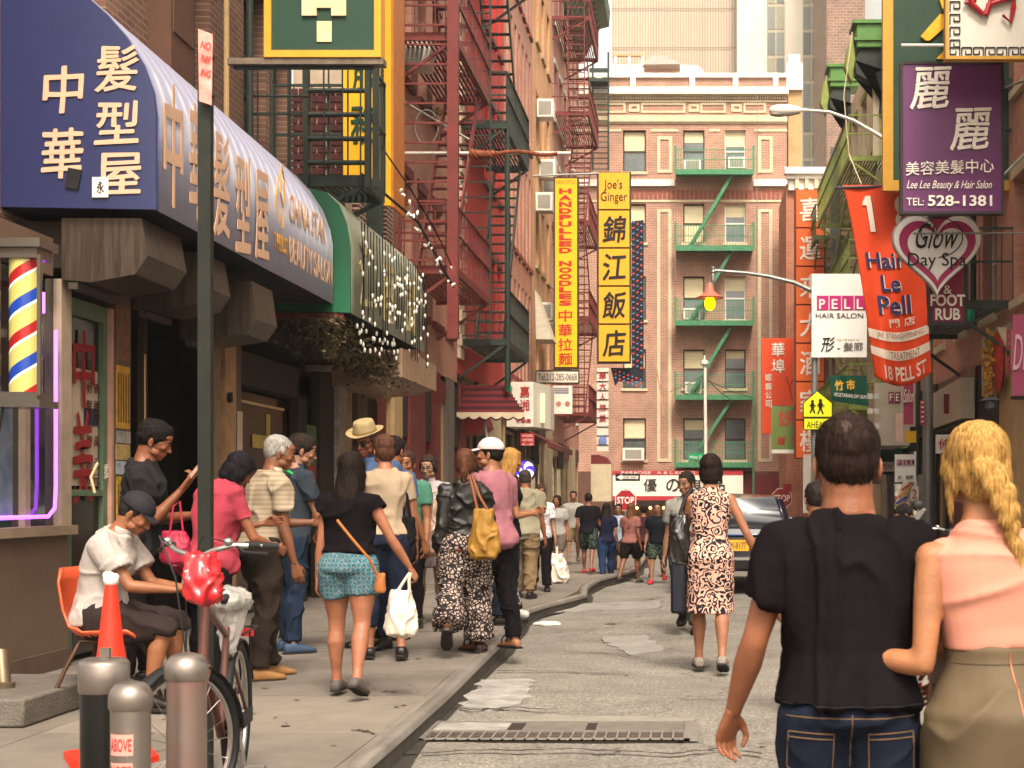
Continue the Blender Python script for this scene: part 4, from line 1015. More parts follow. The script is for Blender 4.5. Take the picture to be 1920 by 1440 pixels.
part('door_post', MB().box(XW - .1, XW + .01, 18.95, 19.7, KERB, 3.0), M['dark'], t)
part('poster_column', MB().box(XW - .2, XW + .06, 19.75, 20.25, KERB, 3.1), mat('poster_column', '#6d5a52', rough=.6, var=.6, scale=9, col2='#9b8f87'), t)
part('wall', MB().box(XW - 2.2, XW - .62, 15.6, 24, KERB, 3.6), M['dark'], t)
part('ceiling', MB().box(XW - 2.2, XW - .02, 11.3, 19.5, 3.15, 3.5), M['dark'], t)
# shutter boxes under the awning
def shutter_box(label, y0, y1, x0, x1, z0, z1):
    t = thing('shutter_box', label, 'roller shutter box', (x0, y0, z0), 0, 'roller shutter boxes under the blue awning')
    pr = [(x0, z1), (x0, z0 + .02), (x0 + .22, z0), (x1 - .10, z0 + .06), (x1, z0 + .20), (x1 - .05, z1)]
    part('housing', MB().prism(pr, y0, y1, 'xz'), mat('shutter_metal', '#4a3e34', rough=.4, metal=.5, var=.5, scale=5, aniso=(5, 5, .4), dirt=.5), t)
    part('end_cap', MB().prism([(a * 1.0, b) for a, b in pr], y1 + .001, y1 + .03, 'xz'), mat('shutter_cap', '#4a4038', rough=.5, metal=.3), t)
    part('bottom_rail', MB().box(x0 + .05, x0 + .12, y0, y1, z0 - .05, z0), mat('shutter_cap', '#4a4038'), t)
shutter_box('large brown steel shutter box above the barber shop window, nearest of three', 11.18, 12.0, XW + .02, -4.08, 3.02, 3.50)
shutter_box('middle grey steel shutter box behind the tall green post', 12.6, 13.2, XW + .02, -4.10, 2.98, 3.48)
shutter_box('farthest shutter box, smooth grey, above the copper coloured post', 13.75, 14.4, XW + .02, -4.02, 2.85, 3.40)
# blue awning
blue = mat('blue_vinyl', '#1d2450', rough=.36, var=.10, scale=3, spec=.7, coat=.15)
paler = mat('blue_vinyl_glare', '#5c5a86', rough=.5, var=.16, scale=2, aniso=(1, 3, .5), spec=.7, coat=.1)  # street-side copy of the blue vinyl, paled to hold sky glare in its colour
paler.node_tree.nodes['Principled BSDF'].inputs['Sheen Weight'].default_value = .6
peach = mat('awning_lettering', '#c9a184', rough=.45, var=.05, spec=.6)
t = thing('awning', 'long blue barber shop awning with rounded top and cream characters', 'awning', (-4.5, 11.1, 3.55))
prof = [(UX1, 3.57), (UX1, 5.36), (-4.95, 5.34), (-4.75, 5.28), (-4.55, 5.16), (-4.36, 4.99), (-4.22, 4.83), (-4.09, 4.62), (-4.02, 4.42), (-4.0, 4.25), (-4.0, 3.55)]
part('end_panel', MB().prism(prof, 11.1, 11.13, 'xz'), blue, t)
rows = []; n = 108
for i in range(n + 1):
    y = 11.13 + (16.55 - 11.13) * i / n; rib = abs(math.sin(math.pi * (y - 11.13) / .27)); row = []
    for j, (x, z) in enumerate(prof[1:]):
        k = 1.0 if 1 <= j <= 7 else 0; nx_, nz_ = (.6, .8); a = .030 * (rib - .6) * k; s = (z - 3.55) / 1.8; zz = z - .10 * (y - 11.13) / 5.4 * max(0, s) + nz_ * a
        row.append((x + nx_ * a + (.006 * math.sin(y * 1.7) if j > 7 else 0), y, zz))
    rows.append(row)
part('canopy', MB().sheet(rows), paler, t, smooth=1, solid=.01)  # street side: same blue cloth, with the glare painted into this material
part('end_panel', MB().prism([(x, z - .1 * (z - 3.55) / 1.8) for x, z in prof], 16.55, 16.57, 'xz'), blue, t)
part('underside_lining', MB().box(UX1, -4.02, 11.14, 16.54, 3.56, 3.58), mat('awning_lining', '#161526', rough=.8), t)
part('seam', MB().tube([(p[0], 11.115, p[1]) for p in prof[2:]], .012, 6), blue, t, smooth=1)
for (ch, px, py, w_, h_) in (('髮', 219, 128, 84, 90), ('型', 218, 230, 84, 84), ('屋', 221, 327, 88, 82), ('中', 119, 168, 78, 90), ('華', 117, 287, 80, 96)):
    letters(ch, peach, t, P(px, py, 11.092), size=.4, mw=w_ / 252.3, mh=h_ / 252.3, ext=.003, bold=.006, shear=.06)
for (ch, y, z, w_, h_) in (('中', 11.45, 4.1, .42, .95), ('華', 12.02, 4.1, .42, .95), ('髮', 12.62, 4.05, .44, .92), ('型', 13.22, 4.0, .44, .9), ('屋', 13.80, 4.0, .44, .85)):
    letters(ch, peach, t, (-3.985, y, z), size=.4, face='+x', mw=w_, mh=h_, ext=.002, bold=.006)
gold = mat('awning_gold_lettering', '#c48a2c', rough=.4)
letters('7 PELL ST', gold, t, (-3.985, 14.45, 3.86), size=.2, face='+x', mw=.48, mh=.16, ext=.002, bold=.003)
fig = MB()
for a, b in (((14.35, 4.50), (14.27, 4.30)), ((14.27, 4.30), (14.33, 4.06)), ((14.45, 4.62), (14.42, 4.35)), ((14.42, 4.35), (14.52, 4.22)), ((14.52, 4.22), (14.50, 4.02)), ((14.45, 4.62), (14.55, 4.5)), ((14.55, 4.5), (14.56, 4.28))): fig.bar((-3.986, a[0], a[1]), (-3.986, b[0], b[1]), .012, .01)
part('figure_emblem', fig, gold, t)
letters('CHINA STAR', peach, t, (-3.985, 15.45, 4.28), size=.3, face='+x', mw=1.45, mh=.26, ext=.002, bold=.006)
letters('BEAUTY SALON', peach, t, (-3.985, 15.62, 3.86), size=.3, face='+x', mw=1.75, mh=.26, ext=.002, bold=.006)
single('sticker', MB().cbox(P(137, 335, 11.085), (.10, .006, .15), (0, R(10), 0)), M['black'], 'small tilted black sticker on the blue awning end below the cream character', 'sticker', P(137, 335, 11.085))
s_ = thing('sticker', 'white square sticker over the lowest cream character of the blue awning', 'sticker', P(188, 351, 11.08)); part('sheet', MB().cbox(P(188, 351, 11.083), (.12, .004, .15), None), M['white'], s_); letters('永', M['black'], s_, P(188, 351, 11.078), size=.08, mw=.055, mh=.09, ext=.001)
# barber pole
t = thing('barber_pole', 'lit barber pole with red and blue spiral stripes hanging beside the shop window', 'barber pole', (-4.52, 10.35, 2.5))
bx, by = -4.56, 10.2
steel_p = mat('pole_cap_metal', '#8d8378', rough=.25, metal=.8, var=.1)
part('top_cap', MB().box(bx - .16, bx + .16, by - .15, by + .15, 3.10, 3.16).box(bx - .13, bx + .13, by - .12, by + .12, 3.03, 3.10), steel_p, t)
part('bottom_cap', MB().box(bx - .18, bx + .16, by - .15, by + .15, 2.02, 2.07).box(bx - .13, bx + .13, by - .12, by + .12, 2.07, 2.12), steel_p, t)
def spiral_mat():
    m = bpy.data.materials.new('barber_stripes'); m.use_nodes = True; q = NT(m); b = q.n['Principled BSDF']; b.inputs['Roughness'].default_value = .25
    tc = q.add('ShaderNodeTexCoord'); s = q.add('ShaderNodeSeparateXYZ'); q.link(tc.outputs['Object'], s.inputs[0])
    at = q.add('ShaderNodeMath', operation='ARCTAN2'); q.link(s.outputs['Y'], at.inputs[0]); q.link(s.outputs['X'], at.inputs[1])
    dv = q.add('ShaderNodeMath', operation='DIVIDE'); dv.inputs[1].default_value = 2 * math.pi; q.link(at.outputs[0], dv.inputs[0])
    ml = q.add('ShaderNodeMath', operation='MULTIPLY_ADD'); ml.inputs[1].default_value = 2.3; q.link(s.outputs['Z'], ml.inputs[0]);
    ng = q.add('ShaderNodeMath', operation='MULTIPLY'); ng.inputs[1].default_value = -1; q.link(dv.outputs[0], ng.inputs[0]); q.link(ng.outputs[0], ml.inputs[2])
    fr = q.add('ShaderNodeMath', operation='FRACT'); q.link(ml.outputs[0], fr.inputs[0])
    cr = q.add('ShaderNodeValToRGB'); cr.color_ramp.interpolation = 'CONSTANT'; E = cr.color_ramp.elements
    E[0].position = 0; E[0].color = (*srgb('#9c1f1f'), 1); E[1].position = .17; E[1].color = (*srgb('#b9ae63'), 1)
    for p_, c_ in ((.45, '#e8e6d8'), (.5, '#1c3f96'), (.68, '#b9ae63'), (.95, '#e8e6d8')): e = E.new(p_); e.color = (*srgb(c_), 1)
    q.link(fr.outputs[0], cr.inputs['Fac']); q.link(cr.outputs['Color'], b.inputs['Base Color']); q.link(cr.outputs['Color'], b.inputs['Emission Color']); b.inputs['Emission Strength'].default_value = .12; return m
cm = MB().lathe((0, 0, 0), [(.105, -.45), (.105, .45)], 28).mesh('c', smooth=1); o = part('striped_cylinder', cm, spiral_mat(), t); o.location = V((bx, by, 2.575)) - V(t.location)
for dx in (-.14, .14): part('case_bar', MB().box(bx + dx - .012, bx + dx + .012, by - .12, by - .09, 2.1, 3.05), steel_p, t)
part('wall_arm', MB().box(XW, bx - .14, by - .03, by + .03, 2.5, 2.56), steel_p, t)
for z in (2.04, 1.93): pass
single('cable', MB().tube([(bx - .1, by - .12, 2.02), (bx - .12, by - .14, 1.85), (bx - .2, by - .1, 1.75), (bx - .22, by, 1.9)], .01, 6), M['wire'], 'black cable looping below the barber pole', 'cable', (bx, by, 1.8))
# green awning with icicle bulbs
gv = mat('green_vinyl', '#0d5a3a', rough=.5, var=.12, scale=3, spec=.5); gv2 = mat('green_vinyl_front', '#969c84', rough=.35, var=.15, scale=3, spec=.6, dirt=.2)  # canopy front: glancing light on the same green vinyl mixed into its colour
t = thing('awning', 'green restaurant awning with rounded edge, draped in dangling white bulbs', 'awning', (-4.3, 16.65, 3.5))
pg = [(UX1 - .3, 3.52), (UX1 - .3, 4.85), (-4.30, 4.85), (-4.08, 4.80), (-3.94, 4.66), (-3.86, 4.45), (-3.82, 4.2), (-3.82, 3.46)]
part('end_panel', MB().prism(pg, 16.62, 16.66, 'xz'), gv, t)
part('canopy', MB().sheet([[(x, y, z) for x, z in pg[1:]] for y in np.linspace(16.66, 21.2, 24)]), gv2, t, smooth=1, solid=.01)
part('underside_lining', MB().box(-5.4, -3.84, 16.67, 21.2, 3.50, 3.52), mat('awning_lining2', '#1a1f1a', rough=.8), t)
part('frame_rail', MB().box(-5.2, -3.9, 16.64, 16.70, 3.40, 3.46), M['maroon'], t)
for (ch, y) in (('江', 17.4), ('南', 18.7), ('園', 20.1)): letters(ch, mat('pale_gold_letter', '#d3c592', rough=.5), t, (-3.81, y, 3.98), size=.5, face='+x', mw=.7, mh=.8, ext=.003, bold=.006)
# bulbs and wires
rb = random.Random(5)
wires = MB(); b_mesh = None; bt = thing('string_lights', 'curtain of dangling white bulbs on black wires in front of the green awning', 'string lights', (-3.78, 17, 4.6))
for i in range(26):
    y = 17.05 + i * .165; L = rb.uniform(.8, 1.35); zt = 4.62 - rb.uniform(0, .1)
    wires.tube([(-3.79, y, zt), (-3.785 + rb.uniform(-.01, .02), y + rb.uniform(-.03, .03), zt - L / 2), (-3.79, y + rb.uniform(-.04, .04), zt - L)], .007, 5)
    for k in range(rb.randint(2, 4)):
        z = zt - L * rb.uniform(.1, 1);
        if b_mesh is None: b_mesh = MB().lathe((0, 0, 0), [(.003, .036), (.012, .025), (.016, .008), (.012, -.018), (.003, -.026)], 9).mesh('bulb', smooth=1); b_mesh.materials.append(M['bulb'])
        o = part('bulb', b_mesh, None, bt); o.location = V((-3.77, y + rb.uniform(-.03, .03), z)) - V(bt.location)
part('wires', wires, M['wire'], bt, kind='stuff')
top = MB(); ln = [(-4.2, 19.0, 6.2), (-3.7, 19.4, 5.45), (-3.55, 19.9, 5.15), (-3.55, 21.0, 5.0), (-3.6, 22.2, 4.85)]
top.tube(ln, .012, 6); top.tube([(-4.0, 18.0, 5.3), (-3.6, 19.5, 5.0), (-3.6, 22.4, 4.55)], .018, 6); part('top_cable', top, M['wire'], bt)
for i in range(22):
    y = 18.2 + i * .19; o = part('bulb', b_mesh, None, bt); o.location = V((-3.58 + rb.uniform(-.05, .08), y, 5.1 - (y - 18.2) * .13 + rb.uniform(-.10, .10))) - V(bt.location); o.scale = (1.2, 1.2, 1.2); o.rotation_euler = (rb.uniform(-1.2, 1.2), rb.uniform(-1, 1), 0)
# garland under the awning
lv = MB(); st = MB(); rg = random.Random(9)
for i in range(2600):
    y = rg.uniform(16.2, 20.6); x = -3.86 - abs(rg.gauss(0, .30)) ; z = 3.40 - abs(rg.gauss(0, .16)) - (.10 if y > 17.2 else 0) - .18 * math.exp(-((y - 19) / .8) ** 2)
    a = rg.uniform(0, 6.28); b_ = rg.uniform(-.9, .9); s = rg.uniform(.02, .042); u = V((math.cos(a), math.sin(a), b_)).normalized(); w_ = u.cross(V((rg.gauss(0, 1), rg.gauss(0, 1), .3))).normalized(); p = V((x, y, z))
    lv.add([p, p + u * s + w_ * s * .4, p + u * s * 2, p + u * s - w_ * s * .4], [(0, 1, 2, 3)])
for i in range(60):
    y = rg.uniform(16.2, 20.6); x = -3.9 - abs(rg.gauss(0, .3)); st.tube([(x, y, 3.46), (x + rg.uniform(-.05, .05), y + rg.uniform(-.1, .1), 3.3), (x, y + rg.uniform(-.2, .2), 3.1)], .006, 4)
t = thing('garland', 'dark leafy vine garland hanging below the green awning', 'garland', (-4, 18, 3.4))
part('leaves', lv, mat('vine_leaf', '#1f2015', rough=.6, var=.5, scale=20, col2='#5d4a26'), t, kind='stuff'); part('stems', st, M['dark'], t, kind='stuff')
for i in range(34):
    o = part('bulb', b_mesh, None, t); y = rg.uniform(17, 21); o.location = V((-3.84, y, 3.42 - abs(rg.gauss(0, .16)))) - V(t.location)
# canopy soffit beyond
t = thing('canopy', 'brown metal shop canopy with a slanted underside beyond the green awning', 'canopy', (-4.3, 21.5, 3.2))
part('soffit', MB().prism([(XW, 3.05), (-3.86, 3.35), (-3.86, 3.0), (-4.1, 2.92), (XW, 2.86)], 19.6, 22.2, 'xz'), mat('canopy_brown', '#8a6f5a', rough=.4, var=.2, dirt=.2), t)
part('fascia', MB().box(-3.86, -3.82, 19.6, 22.2, 2.98, 3.36), mat('canopy_fascia', '#9b7f66', rough=.5), t)
# TAI sign on its beam
t = thing('hanging_sign', 'green sign with a yellow frame and cream letters above the blue awning', 'sign', (-3.77, 15.3, 5.9))
green_b = mat('sign_green', '#1f3d2e', rough=.5, var=.08, scale=4); yel = mat('sign_yellow', '#d9952a', rough=.5, var=.08)
x0, x1 = PX(500, 15.3), PX(718, 15.3); z0 = PZ(112, 15.3)
part('board', MB().box(x0 + .06, x1 - .06, 15.24, 15.36, z0 + .06, 8.4), green_b, t)
part('frame', MB().box(x0, x0 + .07, 15.2, 15.4, z0, 8.4).box(x1 - .07, x1, 15.2, 15.4, z0, 8.4).box(x0 + .07, x1 - .07, 15.2, 15.4, z0, z0 + .07), yel, t)
cr_l = mat('cream_letter', '#d6c792', rough=.5)
letters('I', cr_l, t, P(608, 59, 15.23), mw=.15, mh=.21, size=.3)
# letter A: its legs and curved bar hang into view
a_ = MB(); c = P(608, 30, 15.23)
for sg in (-1, 1): a_.box(c.x + sg * .15 - .075, c.x + sg * .15 + .075, 15.21, 15.235, c.z, c.z + .7)
a_.box(c.x - .15, c.x + .15, 15.212, 15.234, c.z + .08, c.z + .17).box(c.x - .2, c.x + .2, 15.212, 15.234, c.z + .55, c.z + .7)
part('lettering', a_, cr_l, t)
t = thing('sign_beam', 'weathered beam that carries the green and yellow sign', 'beam', (-4, 15.3, 5.85))
part('beam', MB().box(PX(430, 15.3), PX(722, 15.3), 15.22, 15.38, PZ(124, 15.3), PZ(112, 15.3) - .003), mat('beam_worn', '#6e5f50', rough=.7, var=.3, scale=9, dirt=.3), t)
part('lower_rail', MB().tube([P(440, 127, 15.3), P(700, 127, 15.3)], .022), M['dgreen'], t)
# near green fire escape
fire_escape('dark green fire escape over the blue awning', 'L', XW - .4, 17.4, 18.4, 1.35, [5.13], M['dgreen'], rail=1.35, bal=.2)
t = thing('iron_ladder', 'dark green iron rails in front of the yellow sign above the blue awning', 'ladder', (-4.2, 17.4, 5))
for py in (170, 215, 260, 305): part('rung', MB().tube([P(576, py, 17.35), P(690, py, 17.35)], .03), M['dgreen'], t)
for px in (574, 690, 705): part('post', MB().box(PX(px - 5, 17.35), PX(px + 5, 17.35), 17.3, 17.4, 5.0, PZ(115, 17.35)), M['dgreen'], t)
for px in (455, 483, 512, 540, 607, 642, 676): part('upright', MB().tube([P(px, 118, 17.3), P(px, 330, 17.3)], .010, 6), M['dgreen'], t)
part('top_rail', MB().tube([P(440, 180, 17.3), P(578, 180, 17.3)], .014, 6), M['dgreen'], t)
# brick return with real bricks
t = thing('brick_pier', 'dark red brick pier with thick white mortar beside the yellow character sign', 'pier', (-4.6, 19.3, 0))
bx0, bx1 = PX(604, 19.2), PX(648, 19.2)
part('core', MB().box(UX1, bx1 - .01, 19.225, 19.6, 3.2, 8), mat('mortar', '#b3a08a', rough=.95, var=.1, bump=.4), t)
z = 4.9; k = 0; brm = mat('brick_single', '#4a1c1e', rough=.8, var=.35, scale=5, bump=.3)
while z < 6.6:
    xs = [bx0 - .55, bx0 - .31, bx0 - .07, bx0 + .17, bx1] if k % 2 == 0 else [bx0 - .43, bx0 - .19, bx0 + .05, bx0 + .29, bx1 + .001]
    for a, b in zip(xs, xs[1:]):
        if b - a > .03: part('brick', MB().box(a + .009, min(b, bx1) - .009, 19.19 + random.uniform(0, .008), 19.24, z + .008, z + .085), brm, t)
    z += .093; k += 1
facade('brick_building', 'dark red brick building with tall sash windows behind the near fire escape', 'L', XW, 19.6, 23.6, 3.0, 14, [(20.3, 21.2), (22.2, 23.1)], [(4.4, 6.2), (7.6, 9.8)], bk_dark, sill=M['maroon'], lintel=M['maroon'])
# yellow character sign and yellow edge strip
t = thing('hanging_sign', 'yellow vertical sign with green characters half hidden by iron rails', 'sign', (-4.4, 18.4, 5.5))
yb = mat('yellow_board', '#dba51c', rough=.5, var=.06)
part('board', MB().box(PX(645, 18.4), PX(712, 18.4), 18.35, 18.45, PZ(335, 18.4), 7.2), yb, t)
gl_ = mat('green_letter', '#123a26', rough=.5)
letters('務', gl_, t, P(683, 232, 18.34), mw=.33, mh=.5, size=.5); letters('服', gl_, t, P(686, 140, 18.34), mw=.33, mh=.4, size=.5)
t = thing('hanging_sign', 'tall yellow and orange sign seen nearly edge on beside the maroon fire escape', 'sign', (-4.3, 21.6, 5))
part('board', MB().box(PX(720, 21.2), PX(733, 21.2), 21.2, 21.35, PZ(385, 21.2), 12), yb, t)
part('side_strip', MB().box(PX(733, 21.2) + .001, PX(738, 21.2), 21.2, 22.0, PZ(388, 21.2), 12), mat('orange_strip', '#b36a25', rough=.5), t)
single('steel_post', MB().box(PX(688, 19.8), PX(716, 19.8), 19.75, 19.9, 3.5, 12), M['dgreen'], 'dark green steel post rising through the string lights', 'post', (-4.2, 19.8, 3.5))
# ---- buildings further down
def wins(y0, n, pitch, w): return [(y0 + i * pitch, y0 + i * pitch + w) for i in range(n)]
facade('brick_building', 'pinkish tenement with dark windows behind the maroon fire escape', 'L', XW, 23.6, 30.0, 3.6, 16, wins(24.3, 4, 1.45, .85), rows_of(4.6, 3, 3.7, 2.1), bk_salmon, sill=M['maroon'], lintel=M['maroon'])
facade('brick_building', 'bright red painted brick building between cream corner stones', 'L', XW, 30.0, 37.4, 3.9, 20, wins(33.9, 3, 1.15, .7), rows_of(5, 4, 3.6, 2.0), bk_paint, sill=M['maroon'], lintel=M['maroon'])
t = thing('quoin_strip', 'cream corner stones running up beside the red painted bricks', 'quoins', (XW, 30.4, 0))
for i in range(44): part('quoin', MB().box(XW, XW + (.09 if i % 2 else .06), 30.05, 30.75 if i % 2 else 30.6, 4.2 + i * .25, 4.43 + i * .25), M['cream'], t)
facade('brick_building', 'narrow brown brick building with close rows of dark windows', 'L', XW, 37.4, 44.0, 3.9, 22, wins(37.9, 7, .88, .45), rows_of(4.6, 5, 3.4, 2.6), bk_salmon, frame=M['maroon'], sill=M['maroon'])
tB, wB = facade('brick_building', 'orange brick building with air conditioners beyond the noodle sign', 'L', XW, 44.0, 50.0, 3.6, 24, wins(45, 3, 1.7, .9), rows_of(5, 5, 3.4, 1.9), bk_orange, frame=M['maroon'], sill=M['tan'])
for y, z in ((45.6, 13.2), (46.2, 11.5), (47.3, 11.2), (45.4, 7.0), (46.8, 6.6), (45.3, 10.3)):
    ac_unit(tB, (XW + .25, y, z), (.5, .6, .55))
facade('brick_building', 'pale pink tenement behind the far maroon fire escape', 'L', XW, 50.0, 62.0, 3.3, 21.2, wins(51, 6, 1.9, 1.0), rows_of(4.4, 5, 3.3, 1.9), bk_pink, frame=M['maroon'], sill=M['white'], lintel=M['white'])
t = thing('roof_cornice', 'green metal roof cornice at the top of the pale pink tenement', 'cornice', (XW, 56, 21))
part('crown', MB().prism([(XW, 19.8), (XW + .35, 20.1), (XW + .5, 20.7), (XW + 1.25, 20.9), (XW + 1.3, 21.5), (XW, 21.6)], 50, 62, 'xz'), mat('cornice_green', '#4c6248', rough=.6, var=.2, dirt=.3), t)
for i in range(16): part('bracket', MB().prism([(XW, 19.3), (XW + .2, 19.4), (XW + .9, 20.75), (XW, 20.75)], 50.3 + i * .75, 50.5 + i * .75, 'xz'), mat('cornice_green', '#4c6248'), t)
# ground floor mass and shop fronts further down
def shopfront(label, y0, y1, cols, h=3.6, x=XW, side='L', cat='shop front'):
    w = WF(side, x); t = thing('storefront', label, cat, (x, y0, KERB)); n = len(cols); st = (y1 - y0) / n
    for i, (kind, m) in enumerate(cols):
        a, b = y0 + i * st, y0 + (i + 1) * st - .002
        if kind == 'p': part('pillar', wbox(MB(), w, a, b, -.5, .04, KERB, h), m, t)
        elif kind == 'g':
            part('stall_riser', wbox(MB(), w, a, b, -.45, -.02, KERB, .75), m, t)
            f = part('shop_window', wbox(wbox(wbox(MB(), w, a, a + .06, -.12, -.04, .75, h - .5), w, b - .06, b, -.12, -.04, .75, h - .5), w, a + .06, b - .06, -.12, -.04, h - .56, h - .5), M['tan'], t)
            part('pane', wbox(MB(), w, a + .06, b - .06, -.1, -.09, .75, h - .56), M['glass'], f)
            part('fascia', wbox(MB(), w, a, b, -.45, .0, h - .5, h), m, t)
        elif kind == 'd':
            part('door', wbox(MB(), w, a + .05, b - .05, -.5, -.44, KERB, 2.4), m, t); part('door_glass', wbox(MB(), w, a + .2, b - .2, -.439, -.43, .9, 2.25), M['glass'], t)
            part('fascia', wbox(MB(), w, a, b, -.45, .0, 2.4, h), M['dark'], t)
    return t
p, g_, d_ = M['maroon2'], M['wood'], M['maroon2']
shopfront('maroon panelled shop front with narrow glass doors beyond the brown canopy', 20.3, 25.5, [('g', M['wood']), ('p', M['wood']), ('d', M['wood']), ('p', p), ('g', p), ('p', M['tan']), ('d', d_), ('p', p)], 3.6)
shopfront('maroon shop front under the striped maroon awning', 25.5, 31.0, [('p', p), ('d', p), ('p', p), ('g', p), ('p', mat('stone_grey', '#6b6158')), ('d', p), ('p', p)], 3.7)
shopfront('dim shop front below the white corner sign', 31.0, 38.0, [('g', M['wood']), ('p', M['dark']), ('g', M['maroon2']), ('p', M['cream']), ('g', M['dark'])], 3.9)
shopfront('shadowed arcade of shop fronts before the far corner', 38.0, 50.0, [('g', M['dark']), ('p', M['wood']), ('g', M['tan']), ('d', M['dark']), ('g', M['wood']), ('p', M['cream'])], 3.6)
shopfront('far corner shops of the pink tenement', 50.0, 62.0, [('g', M['tan']), ('d', M['dark']), ('g', M['maroon2']), ('p', M['cream']), ('g', M['wood'])], 3.3)
# red small entrance hood, awnings
t = thing('awning', 'striped maroon awning with a scalloped white valance facing the street', 'awning', (-4.3, 30.2, 3.05))
xa, xb = PX(816, 30), PX(982, 30); stp = mat('awning_maroon', '#6b1a22', rough=.6, var=.1); stk = mat('awning_dark_stripe', '#3c1014', rough=.6)
nsl = 9
for i in range(nsl):
    z0_, z1_ = 3.08 + i * .068, 3.08 + (i + 1) * .068; y_ = 30 + i * .09
    part('slat', MB().box(xa, xb - i * .055, y_, y_ + .05, z0_, z1_ + .01), stp if i % 2 == 0 else stk, t)
val = []
for i in range(49):
    x = xa + (xb - xa + .02) * i / 48; val.append((x, 3.0 - .055 * abs(math.sin(math.pi * i / 6))))
part('valance', MB().prism(val + [(xb + .02, 3.10), (xa, 3.10)], 29.96, 29.985, 'xz'), M['cream'], t)
part('valance_trim', MB().tube([(x, 29.95, z) for x, z in val], .018, 5), stk, t)
for px in (846, 905): part('post', MB().tube([P(px, 770, 30.1), P(px + (0 if px < 900 else 22), 905, 30.1)], .03), M['pipe'], t)
single('fabric_hood', MB().prism([(PX(862, 31), PZ(780, 31)), (PX(905, 31), PZ(780, 31)), (PX(912, 31), PZ(800, 31)), (PX(893, 31), PZ(812, 31)), (PX(858, 31), PZ(815, 31))], 31, 32.2, 'xz'), mat('hood_red', '#8a2224', rough=.6, var=.15), 'small red fabric hood over a doorway behind the striped awning', 'hood', (-4.6, 31, 2.8))
t = thing('awning', 'long narrow maroon awning sloping over the far shop fronts', 'awning', (-4.2, 40, 2.9))
part('cloth', MB().prism([(XW, 3.3), (-3.8, 2.85), (-3.8, 2.7), (-3.86, 2.7), (-3.86, 2.8), (XW, 3.22)], 39.5, 47, 'xz'), M['maroon2'], t)
# street name sign on the lamp post near the corner
t = thing('street_sign', 'green street name sign reading Doyers St above the striped awning', 'street sign', (-3.9, 31.3, 3.7))
part('blade', MB().cbox(P(928, 733, 31.5), (.72, .03, .24), (0, R(4), 0)), mat('street_green', '#12905a', rough=.4), t)
letters('Doyers St', M['white'], t, P(930, 734, 31.45), mw=.62, mh=.14, size=.2, ext=.002, rot=-4)
single('lamp_post', MB().tube([P(952, 400, 34), P(952, 760, 34)], .07, 10), M['dgreen'], 'dark green post standing against the salmon wall left of the noodle sign', 'post', P(952, 760, 34))
# corner sign
t = thing('shop_sign', 'white corner box sign with red characters and yellow neon above the far shops', 'sign', (-4.3, 38, 3.2))
wb_ = mat('sign_box_white', '#d8cdbd', rough=.5, var=.06)
part('box', MB().prism([(PX(905, 38), 38), (PX(1000, 38), 38), (PX(1022, 38), 39.4), (PX(1022, 38), 40.5), (PX(905, 38), 40.5)], PZ(800, 38), PZ(716, 38), 'xy'), wb_, t)
rl = mat('sign_red', '#a8262a', rough=.5)
letter_col('嘉湘', rl, t, PX(984, 38), 37.985, PZ(722, 38), PZ(772, 38), .24, .28, size=.3)
letters('中華美', rl, t, (PX(982, 38), 37.985, PZ(789, 38)), mw=.38, mh=.12, size=.2)
letters('N', mat('sign_blue', '#24508a'), t, (PX(919, 38), 37.985, PZ(787, 38)), mw=.14, mh=.17, size=.3)
part('neon_letters', MB().box(PX(1007, 38), PX(1017, 38), 38.6, 38.7, PZ(790, 38), PZ(735, 38)), mat('neon_cream', '#ded79a', emit='#e8e0a0', estr=.3), t)
t = thing('prohibition_sign', 'red no standing sign fixed below the white corner sign', 'sign', P(989, 824, 36)); part('plate', MB().cbox(P(989, 824, 36), (.33, .03, .30)), rl, t)
for i, s_ in enumerate(('NO STANDING', 'ANYTIME', '<-->')): letters(s_, M['white'], t, P(989, 817 + i * 8, 35.98), mw=.26, mh=.06, size=.1, ext=.002)
# noodle sign
Y1 = 44.0
t = thing('hanging_sign', 'tall yellow sign with red vertical lettering HANDPULLED NOODLES', 'sign', P(1061, 700, Y1))
ybr = mat('bright_yellow', '#e3ac12', rough=.45, var=.04); fr_d = mat('sign_frame_dark', '#3c2c1e', rough=.5); rdl = mat('bright_red_letter', '#b3201a', rough=.5)
part('board', MB().box(PX(1038, Y1), PX(1085, Y1), Y1, Y1 + .2, PZ(692, Y1), PZ(331, Y1)), fr_d, t)
part('face', MB().box(PX(1041, Y1), PX(1082, Y1), Y1 - .02, Y1 + .0, PZ(688, Y1), PZ(335, Y1)), ybr, t)
letters('NEW STYLE', mat('orange_letter', '#c77a22'), t, P(1061, 341, Y1 - .03), mw=.56, mh=.11, size=.2, ext=.002)
s_ = 'HANDPULLED NOODLES'; za, zb = 352, 574; st_ = (zb - za) / len(s_)
for i, ch in enumerate(s_):
    if ch != ' ': letters(ch, rdl, t, P(1060, za + st_ * (i + .5), Y1 - .03), mw=.37, mh=st_ * .80 * Y1 / F, size=.3, ext=.003, bold=.012)
for i, ch in enumerate('中華拉麵'): letters(ch, rdl, t, P(1060, 592 + i * 27, Y1 - .03), mw=.40, mh=.37, size=.4, ext=.003, bold=.003)
for px in (1022, 1000): pass
part('support_arm', MB().tube([P(1000, 330, Y1), P(1124, 325, Y1)], .03), M['pipe'], t)
t = thing('phone_sign', 'small white telephone number sign hung under the yellow noodle sign', 'sign', P(1045, 720, Y1))
